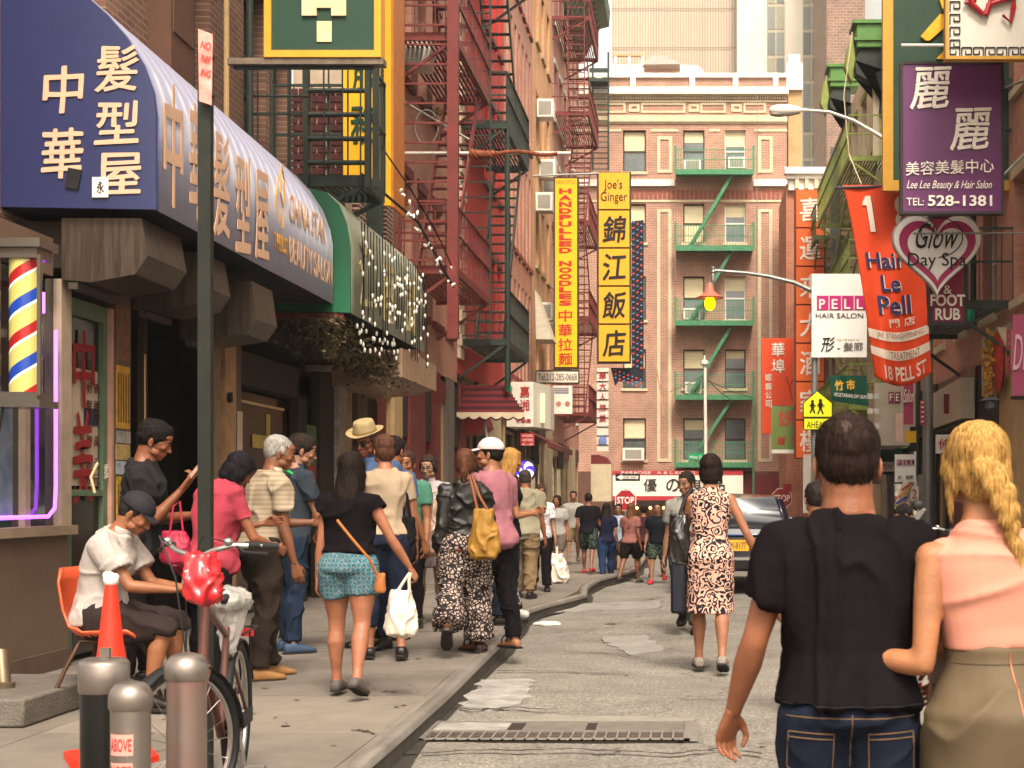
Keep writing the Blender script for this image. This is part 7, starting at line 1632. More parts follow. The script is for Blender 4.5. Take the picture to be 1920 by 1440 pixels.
# small signs and goods crowding the right hand shops
for px0, px1, py0, py1, Y, col_, s_, lc, lab in ((1506, 1524, 852, 962, 44, '#cfc6b8', '', '', 'tall blank white panel standing beside the far right corner'), (1530, 1545, 826, 862, 40, '#b02a3a', 'SALE', W_, 'small red board behind the left shoulder of the balding man'), (1553, 1600, 790, 812, 42, '#d9cfbf', '大華', rr_, 'long pale shop sign with red characters under the green banner'),
    (1604, 1640, 842, 862, 38, '#c79a24', '素食', bl, 'yellow shop sign with black characters on the right side'), (1640, 1676, 866, 884, 33, '#e0d8cc', 'OPEN', rr_, 'white shop sign with red capitals beside the dark green canopy'), (1697, 1718, 808, 830, 28.5, '#d0a014', '', '', 'yellow plastic lamp box under the pink salon sign'),
    (1545, 1590, 855, 880, 46, '#2c6a50', '茶', W_, 'green shop sign with one white character far down the right side'), (1755, 1790, 815, 850, 24.5, '#c9c0b2', '修', rr_, 'square pale sign with a red character under the ivory corner box'), (1700, 1722, 912, 940, 26.8, '#d5cdbf', '12', rr_, 'little white price board below the small PELL sign')):
    t = board('shop_sign', lab, px0, px1, py0, py1, Y, mat('small_board_' + col_, col_, rough=.5, var=.08), None, th=.06)
    if s_: letters(s_, lc, t, P((px0 + px1) / 2, (py0 + py1) / 2, Y - .03), size=.3, mw=(px1 - px0) * .75 * Y / F, mh=(py1 - py0) * .6 * Y / F, ext=.003)
# ================================================================== STREET FURNITURE AND OBJECTS
def bollard(label, px, Y, ptop, r, body=None, cap=None, dome=.045):
    x = PX(px, Y); zt = PZ(ptop, Y); t = thing('bollard', label, 'bollard', (x, Y, KERB), 0, 'steel pipe bollards on the pavement')
    hb = (zt - KERB) - .085 if cap is None else cap
    part('pipe', MB().lathe((0, 0, 0), [(r, 0), (r, hb)], 28), body or M['steel'], t, smooth=1, local=1)
    rc = r + .006; part('domed_cap', MB().lathe((0, 0, 0), [(rc - .004, hb), (rc, hb + .008), (rc, (zt - KERB) - dome), (rc - .006, zt - KERB - dome * .6), (rc - .02, zt - KERB - dome * .2), (rc - .04, zt - KERB - .003), (.004, zt - KERB)], 28), M['steel'], t, smooth=1, local=1)
    part('foot_flange', MB().lathe((0, 0, 0), [(r + .04, 0), (r + .04, .012), (r + .002, .014)], 24), M['steel'], t, smooth=1, local=1)
    return t, x, zt
t, x, zt = bollard('silver steel bollard with red ABOVE stickers, lowest and nearest of the three', 245, 4.4, 1276, .057)
stk = mat('sticker_pink', '#c9897d', rough=.5, var=.08); rdk = mat('sticker_red_ink', '#a02420', rough=.5)
def wrap_sticker(t, x, y, r, zc, h, w, text):
    m = MB(); n = 10; rows = []
    for i in (0, 1): rows.append([(x + (r + .0015) * math.sin(-w / 2 / r + w / r * j / n - .18), y - (r + .0015) * math.cos(-w / 2 / r + w / r * j / n - .18), zc + (i - .5) * h) for j in range(n + 1)])
    m.sheet(rows); part('sticker', m, stk, t)
    me = text_mesh(text, .1, mw=w * .88, mh=h * .6, ext=0, bold=.001)
    for v in me.vertices:
        a = v.co.x / r - .18; q = V((x + (r + .003) * math.sin(a), y - (r + .003) * math.cos(a), zc + v.co.y)); v.co = q - V(t.location)
    me.materials.clear(); me.materials.append(rdk); part('lettering', me, None, t)
wrap_sticker(t, x, 4.4, .057, PZ(1397, 4.35), .062, .075, 'ABOVE'); wrap_sticker(t, x, 4.4, .057, PZ(1445, 4.35), .045, .072, 'NOTE')
bollard('tall silver steel bollard with a red smear, right of the other two', 350, 4.6, 1223, .060, body=mat('steel_redsmear', '#8b8078', rough=.38, metal=.75, var=.2, scale=2.5, col2='#94685f'))
t, x, zt = bollard('bollard sleeved in black plastic with a wide grey cap, left of the other two', 195, 4.8, 1232, .073, body=mat('black_plastic', '#141211', rough=.32, var=.3, scale=3, bump=.1, bscale=8), cap=.66, dome=.02)
part('cap_bolt', MB().box(x - .01, x + .02, 4.79, 4.81, zt, zt + .03), M['steel'], t)
# traffic cone
Y = 7.3; t = thing('traffic_cone', 'scuffed orange traffic cone with a white foam ball stuck on its tip', 'traffic cone', (PX(208, Y), Y, KERB), R(28))
cone_m = mat('cone_orange', '#d92a12', rough=.5, var=.12, scale=5, dirt=.35); part('cone', MB().lathe((0, 0, 0), [(.125, .03), (.115, .05), (.030, .84), (.026, .86)], 28), cone_m, t, smooth=1, local=1)
part('base_plate', MB().prism([(-.2, -.16), (-.16, -.2), (.16, -.2), (.2, -.16), (.2, .16), (.16, .2), (-.16, .2), (-.2, .16)], 0, .032, 'xy'), cone_m, t, local=1)
fb = MB(); rr0 = random.Random(2); fb.ball((0, 0, .88), .036, 8)
for i in range(7): fb.ball((rr0.uniform(-.022, .022), rr0.uniform(-.02, .02), .885 + rr0.uniform(-.02, .03)), .02, 6)
part('foam_ball', fuse(fb, .005, 1), mat('foam_white', '#dcd6cf', rough=.9), t)
# orange chair
cx, cy = PX(205, 9.0), 9.0
t = thing('chair', 'orange moulded plastic chair with brown splayed legs under the seated man', 'chair', (cx, cy, KERB))
sh = []
prof_c = [(-.27, .86), (-.275, .78), (-.25, .62), (-.215, .52), (-.16, .455), (-.08, .435), (.08, .44), (.18, .445), (.225, .42)]
for i, (a, z) in enumerate(prof_c):
    row = []
    for j in range(13):
        u = j / 12 * 2 - 1; w_ = .21 if i > 3 else (.19 - .03 * max(0, 1 - i)); lift = .055 * abs(u) ** 3 if i > 3 else 0; fw = .05 * abs(u) ** 2.5 if i <= 4 else 0
        row.append((a + fw, u * w_, z + lift))
    sh.append(row)
part('seat_shell', MB().sheet(sh), mat('chair_orange', '#c4502c', rough=.35, var=.06, spec=.5), t, smooth=1, local=1, solid=.012)
lgm = mat('chair_leg_brown', '#4c3626', rough=.35, metal=.5)
for sx, sy in ((-1, -1), (-1, 1), (1, -1), (1, 1)): part('leg', MB().tube([(sx * .13, sy * .12, .42), (sx * .17, sy * .19, .30), (sx * .29 if sx < 0 else .24, sy * .24, .0)], .0125), lgm, t, smooth=1, local=1)
part('leg_frame', MB().tube([(-.13, -.12, .425), (-.13, .12, .425), (.13, .12, .425), (.13, -.12, .425), (-.13, -.12, .425)], .011), lgm, t, local=1)
# bicycle, built pointing to -Y (front towards the camera)
def bicycle(label, loc, rz, steer, m_frame, group=None, cover=True):
    t = thing('bicycle', label, 'bicycle', loc, rz, group); RW = .335; fx, rx = -.52, .52      # front wheel at -Y
    blk = M['black']; chro = mat('bike_steel', '#a9a6a2', rough=.25, metal=.9)
    def wheel(c, ang):
        w = MB(); q = Matrix.Rotation(ang, 3, 'Z'); n = 40
        ring = lambda r, k=n: [V(c) + q @ V((0, math.cos(2 * math.pi * i / k) * r, math.sin(2 * math.pi * i / k) * r)) for i in range(k + 1)]
        o = part('wheel', MB().tube(ring(RW), .021, 8, cap=False), blk, t, smooth=1, local=1); part('rim', MB().tube(ring(RW - .032), .011, 6, cap=False), chro, o, smooth=1, local=1)
        sp = MB()
        for i in range(20):
            a = 2 * math.pi * i / 20; s_ = (.03 if i % 2 else -.03); sp.tube([V(c) + q @ V((s_, 0, 0)), V(c) + q @ V((0, math.cos(a) * (RW - .03), math.sin(a) * (RW - .03)))], .0016, 4)
        part('spokes', sp, chro, o, local=1, kind='stuff'); part('hub', MB().tube([V(c) + q @ V((-.05, 0, 0)), V(c) + q @ V((.05, 0, 0))], .018, 10), chro, o, local=1)
        fd = MB(); k = 16; rows = []
        for i in range(k + 1):
            a = R(5 + 150 * i / k) if c[1] < 0 else R(20 + 165 * i / k); rows.append([tuple(V(c) + q @ V((sx, math.cos(a) * (RW + .035 - abs(sx) * .4), math.sin(a) * (RW + .035 - abs(sx) * .4)))) for sx in (-.034, -.017, 0, .017, .034)])
        part('mudguard', MB().sheet(rows), blk if cover else chro, t, smooth=1, local=1, solid=.003)
    stc = V((0, fx + .12, 0)); rs = Matrix.Rotation(steer, 3, 'Z')
    hd = lambda v: V((0, fx + .12, 0)) + rs @ (V(v) - V((0, fx + .12, 0)))
    fc = hd((0, fx, RW)); wheel(tuple(fc), steer); wheel((0, rx, RW), 0)
    ht, hb_ = V((0, -.30, .92)), V((0, -.36, .72)); bb = V((0, .08, .29)); st = V((0, .24, .78)); rh = V((0, rx, RW))
    for a, b, r_ in ((ht, st - V((0, 0, .04)), .015), (hb_, bb, .019), (bb, st, .016), (hb_ - V((0, 0, .04)), ht + V((0, 0, .04)), .021)): part('frame_tube', MB().tube([a, b], r_, 10), m_frame, t, smooth=1, local=1)
    for s_ in (-.05, .05): part('stay', MB().tube([rh + V((s_, 0, 0)), st - V((0, .01, .06))], .008), m_frame, t, local=1); part('stay', MB().tube([rh + V((s_, 0, 0)), bb], .009), m_frame, t, local=1); part('fork_blade', MB().tube([fc + rs @ V((s_ * 1.1, 0, 0)), fc + rs @ V((s_ * 1.1, .06, .2)), hb_ + rs @ V((s_ * .7, 0, -.06)), hb_ + V((0, 0, -.04))], .011), mat('fork_copper', '#8a5c48', rough=.3, metal=.6), t, smooth=1, local=1)
    part('seat_post', MB().tube([st - V((0, .0, .05)), st + V((0, .04, .10))], .013), chro, t, local=1)
    sd = MB(); ellip(sd, st + V((0, .10, .13)), (.085, .11, .04)); limb(sd, [st + V((0, .08, .13)), st + V((0, -.08, .135))], [.05, .022], (1, 0, 0)); part('saddle', fuse(sd, .01, 2), blk, t)
    if cover:
        cv = MB(); ellip(cv, st + V((0, .07, .12)), (.11, .15, .065)); limb(cv, [st + V((0, .06, .10)), st + V((.01, .05, .02)), st + V((0, .05, -.12))], [.09, .065, .03], (1, 0, 0))
        pm = mat('clear_plastic', '#c8c2ba', rough=.18, trans=.45, alpha=.85, var=.1, scale=12, spec=.8, bump=.6, bscale=30); part('plastic_cover', fuse(cv, .010, 1, .016, (22, 22, 12), 4), pm, t)
    top = ht + V((0, 0, .05)); sm = V((0, .0, .17)); hbw = rs
    part('stem', MB().tube([top, top + V((0, -.02, .12)), top + rs @ V((0, -.05, .16))], .014), chro, t, local=1)
    c = top + rs @ V((0, -.05, .16))
    for s_ in (-1, 1):
        part('handlebar', MB().tube([c, c + rs @ V((s_ * .10, -.02, .035)), c + rs @ V((s_ * .18, .02, .06)), c + rs @ V((s_ * .26, .11, .055))], .012), chro, t, smooth=1, local=1)
        part('grip', MB().tube([c + rs @ V((s_ * .22, .066, .058)), c + rs @ V((s_ * .30, .17, .05))], .017), blk, t, smooth=1, local=1)
        part('brake_lever', MB().tube([c + rs @ V((s_ * .20, .02, .055)), c + rs @ V((s_ * .24, .02, .03)), c + rs @ V((s_ * .30, .10, .02))], .007), blk, t, local=1)
        part('lever_clamp', MB().ball(c + rs @ V((s_ * .17, .0, .075)), (.022, .022, .018), 6), chro, t, smooth=1, local=1)
        part('cable', MB().tube([c + rs @ V((s_ * .18, 0, .07)), c + rs @ V((s_ * .12, -.10, .10)), c + rs @ V((s_ * .03, -.10, -.08)), fc + V((0, .1, .38))], .004, 5), blk, t, smooth=1, local=1)
    part('headlamp', MB().lathe(c + V((0, -.07, -.10)), [(.0, -.05), (.045, -.045), (.04, 0), (.02, .04), (0, .045)], 14, 'y'), chro, t, smooth=1, local=1)
    rk = MB(); z = RW + .40
    for x in (-.06, 0, .06): rk.tube([(x, .32, z), (x, .80, z)], .006, 5)
    rk.tube([(-.06, .80, z), (.06, .80, z)], .006, 5)
    for x in (-.06, .06): rk.tube([(x, .55, z), (x * 1.2, rx, RW)], .006, 5)
    part('rear_rack', rk, blk, t, local=1, kind='stuff'); part('reflector', MB().box(-.04, .04, .80, .82, z - .05, z - .01), mat('reflector', '#9c1a1a', rough=.2), t, local=1)
    part('chainring', MB().lathe(bb + V((.06, 0, 0)), [(0, -.004), (.09, -.004), (.09, .004), (0, .004)], 20, 'x'), chro, t, local=1); part('chain_guard', MB().box(.065, .08, .02, rx, RW - .04, RW + .03), blk, t, local=1)
    for s_, dz in ((1, -.16), (-1, .16)):
        part('crank', MB().bar(bb + V((s_ * .08, 0, 0)), bb + V((s_ * .10, .03, dz)), .02), chro, t, local=1); part('pedal', MB().cbox(bb + V((s_ * .15, .03, dz)), (.09, .07, .022)), M['grate'], t, local=1)
    return t
brown_f = mat('bike_brown', '#5a3830', rough=.35, metal=.3, dirt=.1)
bk_loc = V((PX(408, 6.3), 6.3, KERB))
bicycle('old city bicycle with plastic wrapped saddle parked behind the silver bollards', bk_loc, R(8), R(-32), brown_f).scale = (.92, .92, .92)
b2 = bicycle('silver bicycle leaning in the row parked by the right kerb', V((PX(1700, 13.5), 13.6, 0)), R(190), R(12), M['chrome'], cover=False)
b2.rotation_euler.y = R(-14)
t = thing('delivery_rack', 'silver slatted carrier rack of a parked scooter beside the right kerb', 'scooter rack', (PX(1700, 12.8), 12.8, 0))
for i in range(4): part('rack_bar', MB().bar(P(1672 + i * 6, 1004 - i * 5, 12.8), P(1722 + i * 4, 972 - i * 6, 12.9), .03, .02), M['chrome'], t)
part('spring', MB().tube([P(1710 + 10 * k / 8 + 6 * (-1) ** k, 1000 - 22 * k / 8, 12.7) for k in range(9)], .012), M['chrome'], t)
part('rack_body', MB().tube([P(1690, 1000, 12.9), P(1700, 1060, 12.9), P(1715, 1110, 13)], .05), M['black'], t)
part('rack_leg', MB().tube([P(1715, 1110, 13), (PX(1715, 13), 13, .0)], .03), M['steel'], t)
t = thing('mirror', 'small round scooter mirrors beside the carrier rack on the right', 'mirror', P(1718, 948, 13.2)); part('glass', MB().ball(P(1722, 948, 13.2), (.06, .03, .05), 8), M['black'], t, smooth=1); part('stalk', MB().tube([P(1722, 952, 13.2), P(1712, 1000, 13.0)], .009), M['chrome'], t)
# soft goods
def softbag(name, label, cat, c, r, m, fold=.01, handles=(), hm=None, taper=.75, rz=0, vox=.009, fs=(14, 14, 8), seed=3):
    t = thing(name, label, cat, c, rz); g = MB(); n = 8; secs = []
    for i in range(n + 1):
        k = i / n; z = -r[2] + 2 * r[2] * k; w_ = 1 - (1 - taper) * k ** 1.5; w_ *= .82 if i == 0 else 1; secs.append((V((0, 0, z)), V((1, 0, 0)), V((0, 1, 0)), r[0] * w_, r[1] * (1 if k < .5 else 1 - (k - .5) * 1.1)))
    ringloft(g, secs, 22, 2.8, .25, 0); part('bag_body', fuse(g, vox, 1, fold, fs, seed), m, t)
    for h in handles: part('handle', MB().tube([V(q_) - V(c) if rz == 0 else V(q_) for q_ in h[0]], h[1], 7), hm or m, t, smooth=1, local=1)
    return t
film = mat('white_plastic_film', '#d6c8b8', rough=.3, var=.08, scale=8, trans=.15, spec=.6)
# red basket bag on the bicycle
c = P(377, 1082, 5.55); softbag('plastic_bag', 'crumpled red plastic bag wrapped over the lamp of the parked bicycle', 'plastic bag', c, (.070, .06, .085), mat('red_plastic', '#c41f28', rough=.25, var=.15, scale=9, trans=.1, spec=.7), .024, fs=(18, 18, 12), taper=.7)
# green pole with red sign
Y = 7.0; t = thing('sign_post', 'dark green square street post with a faded red parking sign at its top', 'sign post', (PX(385, Y), Y, KERB))
part('post', MB().box(PX(373, Y), PX(397, Y), Y - .02, Y + .03, KERB, PZ(100, Y)), mat('post_green', '#1f211b', rough=.5, metal=.3, var=.25, scale=3, dirt=.3), t)
sp_ = part('plate', MB().prism([(PX(372, Y - .06), PZ(62, Y)), (PX(399, Y - .06), PZ(72, Y)), (PX(397, Y - .06), PZ(204, Y)), (PX(374, Y - .06), PZ(196, Y))], Y - .065, Y - .055, 'xz'), mat('faded_red_sign', '#c46b5f', rough=.5, var=.3, scale=14, col2='#d6a296'), t)
for py in (108, 180): part('bolt', MB().tube([P(397, py, Y - .05), P(402, py, Y - .05)], .012), M['black'], t)
for i, s_ in enumerate(('NO', 'PARK', 'ING')): letters(s_, mat('faded_red_ink', '#b0352f'), t, P(386, 85 + i * 26, Y - .07), size=.05, mw=.045, mh=.035, ext=.001, rot=-14)
# step and standpipe
t = thing('concrete_step', 'low grey concrete step block at the left edge of the pavement', 'step', (PX(10, 8.9), 8.3, KERB)); part('block', MB().box(-5.4, PX(52, 8.35), 8.3, 9.5, KERB, .29), mat('step_concrete', '#5d564e', rough=.9, var=.2, bump=.5, dirt=.4), t, bev=.015)
t = thing('standpipe', 'dull brass standpipe fitting at the left edge above the concrete step', 'standpipe', (PX(5, 8.9), 8.9, .29)); part('pipe', MB().tube([P(2, 1225, 8.9), P(4, 1250, 8.85), P(8, 1300, 8.8), (PX(8, 8.8), 8.8, .29)], [.05, .045, .04, .045], 12), mat('old_brass', '#6b5c48', rough=.4, metal=.6, dirt=.3), t, smooth=1); part('collar', MB().lathe((PX(8, 8.8), 8.8, .29), [(.06, 0), (.06, .03), (.045, .035)], 14), mat('old_brass', '#6b5c48'), t, smooth=1)
# car
def car(label, cx, y0):
    t = thing('car', label, 'car', (cx, y0, 0)); bl_ = mat('car_navy', '#0d1020', rough=.12, var=.05, spec=.8, coat=.8); L = 4.5; W2 = .89
    sec = [(.0, .42, .80, .80), (.10, .30, .93, .86), (.6, .24, .98, W2), (1.6, .22, .98, W2), (3.2, .22, .95, W2), (4.0, .24, .88, .86), (4.4, .30, .72, .78), (4.5, .38, .6, .7)]
    rows = []
    for y, zb, zt, w_ in sec: rows.append([(-w_ * .92, y, zb), (-w_, y, zb + .12), (-w_, y, (zb + zt) / 2 + .06), (-w_ * .94, y, zt - .04), (-w_ * .8, y, zt), (0, y, zt + .015), (w_ * .8, y, zt), (w_ * .94, y, zt - .04), (w_, y, (zb + zt) / 2 + .06), (w_, y, zb + .12), (w_ * .92, y, zb)])
    b = MB(); b.sheet(rows); b.add(rows[0], [tuple(range(11))]); b.add(rows[-1], [tuple(range(11))]); body = part('body', b, bl_, t, smooth=1, local=1)
    ro = [(.35, .95), (.62, 1.36), (.95, 1.42), (1.9, 1.43), (2.5, 1.36), (3.15, .96)]
    g = MB(); rw = []
    for y, z in ro: w_ = .82 - (z - .95) * .34; rw.append([(-w_, y, z - .03), (-w_ * .9, y, z), (0, y, z + .02), (w_ * .9, y, z), (w_, y, z - .03)])
    g.sheet(rw); part('roof', g, bl_, t, smooth=1, local=1, solid=.02)
    gw = mat('car_glass', '#b5b8b8', rough=.05, var=.1, spec=1, scale=2); gd = mat('car_glass_dark', '#14171a', rough=.05, spec=1)
    part('rear_window', MB().add([(-.70, .385, .99), (.70, .385, .99), (.60, .585, 1.30), (-.60, .585, 1.30)], [(0, 1, 2, 3)]), gw, t, local=1, solid=.01)
    for s_ in (-1, 1):
        part('side_window', MB().add([(s_ * .835, .55, .97), (s_ * .835, 2.9, .97), (s_ * .715, 2.35, 1.34), (s_ * .705, .8, 1.34)], [(0, 1, 2, 3)]), gd, t, local=1, solid=.01)
        part('window_pillar', MB().bar((s_ * .80, .37, .95), (s_ * .69, .62, 1.36), .07, .05), bl_, t, local=1)
        part('tail_light', MB().box(s_ * .80 - .09, s_ * .80 + .03, .0, .16, .66, .86), mat('tail_red', '#7c1210', rough=.15), t, local=1, bev=.015)
        part('mirror', MB().box(s_ * .88 - .0, s_ * .88 + s_ * .16, 2.5, 2.62, .95, 1.08) if s_ > 0 else MB().box(-1.04, -.88, 2.5, 2.62, .95, 1.08), bl_, t, local=1, bev=.02)
        for y in (.85, 3.6):
            w_ = part('wheel', MB().lathe((s_ * .80, y, .32), [(0, -.1), (.30, -.1), (.32, -.07), (.32, .07), (.30, .1), (0, .1)], 28, 'x'), M['black'], t, smooth=1, local=1); part('rim', MB().lathe((s_ * .80 + s_ * .09, y, .32), [(0, 0), (.19, 0), (.2, .02 * s_), (0, .022 * s_)], 20, 'x'), M['chrome'], w_, local=1)
    part('boot_edge_glint', MB().box(-.72, .72, -.01, .06, .845, .875), mat('boot_glint_blue', '#20306e', rough=.1, coat=1), t, local=1, bev=.01)  # brighter blue strip: highlight on the boot lip put into the colour
    part('bumper', MB().box(-.86, .86, -.10, .14, .34, .56), mat('bumper_black', '#121214', rough=.35), t, local=1, bev=.04); part('bumper_strip', MB().box(-.84, .84, -.115, -.10, .50, .535), M['pipe'], t, local=1)
    part('exhaust', MB().tube([(-.5, -.08, .27), (-.5, .2, .27)], .03), M['chrome'], t, local=1)
    pl = part('number_plate', MB().box(-.20, .20, -.03, -.01, .63, .79), mat('plate_orange', '#d89a28', rough=.4), t, local=1); letters('TLM-8177', mat('plate_ink', '#2a2440'), t, (cx, y0 - .035, .71), size=.2, mw=.32, mh=.09, ext=.002)
    part('wiper', MB().bar((-.1, .37, 1.0), (.35, .42, 1.05), .015), M['black'], t, local=1)
    return t
car('dark blue car with a yellow number plate ahead of the woman in the printed dress', PX(1378, 21.5), 21.5)
# ================================================================== PEOPLE
den = cloth('#161b28'); blackc = cloth('#120e10'); navy_c = cloth('#171b2b'); khaki = cloth('#5f5240'); graytr = cloth('#37342f')
sh_black = mat('shoe_black', '#16110f', rough=.4); sh_tan = mat('shoe_tan', '#8a6238', rough=.6); sh_blue = mat('shoe_blue', '#33445a', rough=.6); sh_grey = mat('shoe_grey', '#4b443f', rough=.6)
# 1 man in the black T-shirt
l, H = V((PX(1590, 4.05), 4.05, 0)), 1.615
B = Body(H=H, sex='m', w=1.06, lean=2, twist=-2, headp=2, heady=4, al=.95, hs=1.20, armL=(-2, 17, 24, 0), armR=(-6, 17, 66, 10), curlL=1.3, palmL=(.5, -.6, 0), legL=(2, 3, 2), legR=(-2, 3, 2))
tm = person('balding man in a dark grey T-shirt and jeans seen from behind, left arm hanging', l, R(-2), B, skin='#a5633f', hair=('balding', '#17100d', '#2c1d16', .012), strands=6000, hand_res=.004, res=.009,
       wear=[('trousers', den, dict(e=.012, waist=.585)), ('shirt', mat('tshirt_charcoal', '#151113', rough=.9, var=.2, scale=3, bump=.5, bscale=13, spec=.04), dict(hem=.525, sleeve=.60, e=.022, fold=.015, fs=(8, 8, 3.2), sflare=.006, flare=.012))], shoe=sh_black)
# 2 woman with the braid
l, H = V((PX(1862, 3.95), 3.95, 0)), 1.60
B = Body(H=H, sex='f', w=1.04, hipw=1.06, lean=2, tilt=-5, hs=1.14, headp=2, heady=2, armL=(-10, 7, 96, -50), armR=(4, 14, 20, 0), palmL=(0, 0, -1), curlL=.8, legL=(3, 2, 3), legR=(-3, 2, 3))
tf = person('blonde woman with a loose braid, pink sleeveless top and khaki skirt, linked with the man', l, R(6), B, skin='#c07c4e', hair=('braid', '#86602e', '#bb9152', .018), strands=5000, hand_res=.004, res=.009,
       wear=[('skirt', mat('skirt_khaki', '#554632', rough=.7, var=.1, scale=2, bump=.1, bscale=200), dict(e=.016, skirt=.22, waist=.635, fold=.014, fs=(6, 6, 2))), ('top', mat('top_pink', '#b87a66', rough=.7, var=.05, scale=3, bump=.08, bscale=240), dict(hem=.625, neck=.838, sleeve=0, e=.010, fold=.007, fs=(4, 4, 9)))], shoe=sh_tan)
thr = mat('thread_tan', '#6b5138', rough=.8); j_ = kid(tm, 'trousers'); s_ = kid(tm, 'shirt')
for sg in (-1, 1): seam(j_, [(sg * .045, .795), (sg * .165, .80), (sg * .168, .70), (sg * .10, .655), (sg * .048, .70), (sg * .045, .795)], thr); seam(j_, [(sg * .045, .78), (sg * .165, .785)], thr)
seam(j_, [(0, .85), (0, .70)], thr); seam(j_, [(-.17, .84), (.17, .84)], thr); seam(s_, [(-.2, .872), (.2, .872)], mat('thread_black', '#0b090a'), .0022)
ellip(g := MB(), B.headc + B.hf @ V((.022, -.094, .092)), (.040, .034, .036), B.hf); g = fuse(g, .005, 1); part('bald_patch', g, skin_mat('#54352a'), tm); part('thin_hair', ribbons(g, None, 900, .014, 5), hair_mat('hair_thin', '#17100d', '#2c1d16'), tm, local=1, kind='stuff')
zc = mat('zip_copper', '#a8684a', rough=.3, metal=.6)
c = P(1690, 1240, 4.35); softbag('plastic_bag', 'red and white striped plastic bag hanging beyond the hip of the balding man', 'plastic bag', c, (.06, .05, .075), pattern_mat('bag_red_white', '#a3161e', '#d8cfc8', 'stripe', 60), .010, [([c + V((0, 0, .07)), c + V((-.02, 0, .16)), c + V((-.05, 0, .24))], .012)])
sk = kid(tf, 'skirt'); seam(sk, [(.015, 1.015), (.03, .80)], zc, .0024, 'zip'); seam(sk, [(-.16, .985), (.16, .985)], mat('thread_olive', '#4a3d2a'), .0018)
# 3 woman
l, H = place(1332, 1262, 862)
B = Body(H=H, sex='f', w=1.02, hipw=1.02, lean=2, twist=-4, headp=-2, heady=-8, armL=(20, 12, 70, 10), armR=(-6, 26, 22, 0), legL=(9, 0, 6), legR=(-7, 0, 18), footR=-20)
person('woman with a dark bob in a pink and navy scroll print dress walking away', l, R(0), B, skin='#b0704c', hair=('bob', '#120c0b', '#2a1c18', .03), strands=1500, res=.010,
       wear=[('dress', pattern_mat('print_scroll', '#c79a86', '#15131f', 'paisley', 30), dict(hem=.50, sleeve=0, e=.014, skirt=.285, neck=.842, fold=.004, sk_flare=.0))], shoe=pattern_mat('shoe_tweed', '#8f8378', '#3a332e', 'lattice', 60), shoe_kind='flat')
c = P(1273, 1010, 11.95); softbag('handbag', 'slouchy black leather handbag on the shoulder of the woman in the printed dress', 'handbag', c, (.085, .12, .19), mat('leather_black', '#171412', rough=.3, var=.2, coat=.2), .018, [([c + V((0, -.02, .17)), c + V((.05, 0, .33)), c + V((.10, .02, .40))], .014), ([c + V((0, .05, .17)), c + V((.06, .06, .33)), c + V((.11, .06, .39))], .014)])
# 4 man coming towards, grey clothes
l, H = place(1290, 1184, 884)
B = Body(H=H, sex='m', w=1.0, lean=3, headp=8, heady=-20, armL=(10, 8, 30), armR=(-5, 8, 10), legL=(14, 2, 5), legR=(-14, 2, 28), footR=-20)
person('man in a grey T-shirt and grey trousers walking towards the camera behind the printed dress', l, R(170), B, skin='#9c6a4c', hair=('short', '#15100e', '#2a211c', .015), strands=500, face=1, wear=[('trousers', graytr, dict(e=.022, ek=.028, fold=.014)), ('shirt', cloth('#7c7871'), dict(hem=.48, sleeve=.6, e=.02, fold=.014))], shoe=sh_black)
t = thing('suitcase', 'narrow dark navy case carried beside the man in grey', 'suitcase', (PX(1270, 15.4), 15.4, .22)); part('case', MB().box(PX(1258, 15.4), PX(1284, 15.4), 15.2, 15.6, .22, .80), mat('case_navy', '#141522', rough=.5), t, bev=.03); part('handle', MB().tube([P(1264, 1046, 15.4), P(1264, 1036, 15.4), P(1278, 1036, 15.4), P(1278, 1046, 15.4)], .012), M['black'], t)
# 5 woman in black top and patterned shorts
l, H = place(655, 1306, 860, KERB)
B = Body(H=H, sex='f', w=1.12, hipw=1.10, lean=3, headp=0, heady=-6, armL=(-2, 8, 8), armR=(6, 27, 16, 0, 0), curlR=1.8, legL=(5, 1, 3), legR=(-10, 3, 16), footR=-22)
person('woman with long black hair in a black top and teal patterned shorts carrying a bag', l, R(-6), B, skin='#b97450', hair=('long', '#100c0b', '#2b1e18', .07), strands=3500, res=.009,
       wear=[('shorts', pattern_mat('print_teal', '#8f8c84', '#1d4450', 'lattice', 26, ink2='#2c5c68'), dict(e=.012, sm=14, len=.50, waist=.60, flare=.012, fold=.006)), ('shirt', mat('top_black', '#120e10', rough=.9, var=.15, bump=.5, bscale=15, spec=.05), dict(hem=.575, sleeve=.22, e=.022, fold=.014, fs=(5, 5, 5), flare=.01))], shoe=sh_grey, shoe_kind='flat')
hand = P(770, 1095, 9.45); c = P(752, 1148, 9.45)
softbag('plastic_bag', 'white plastic carrier bag held by the woman in patterned shorts', 'plastic bag', c, (.105, .07, .135), film, .020, [([c + V((-.03, 0, .12)), c + V((.02, 0, .20)), c + V((.055, 0, .25))], .010), ([c + V((.05, .02, .12)), c + V((.05, 0, .2)), c + V((.06, 0, .25))], .010)], taper=.55)
part('strap', MB().tube([P(632, 975, 9.33), P(660, 1010, 9.30), P(690, 1045, 9.30), P(708, 1078, 9.35)], .009, 6), mat('strap_tan', '#9c5c26', rough=.5), (bg := softbag('crossbody_bag', 'small tan crossbody bag at the hip of the woman in patterned shorts', 'handbag', P(713, 1092, 9.4), (.035, .025, .062), mat('leather_tan', '#8f5526', rough=.5), .004, taper=.95)))
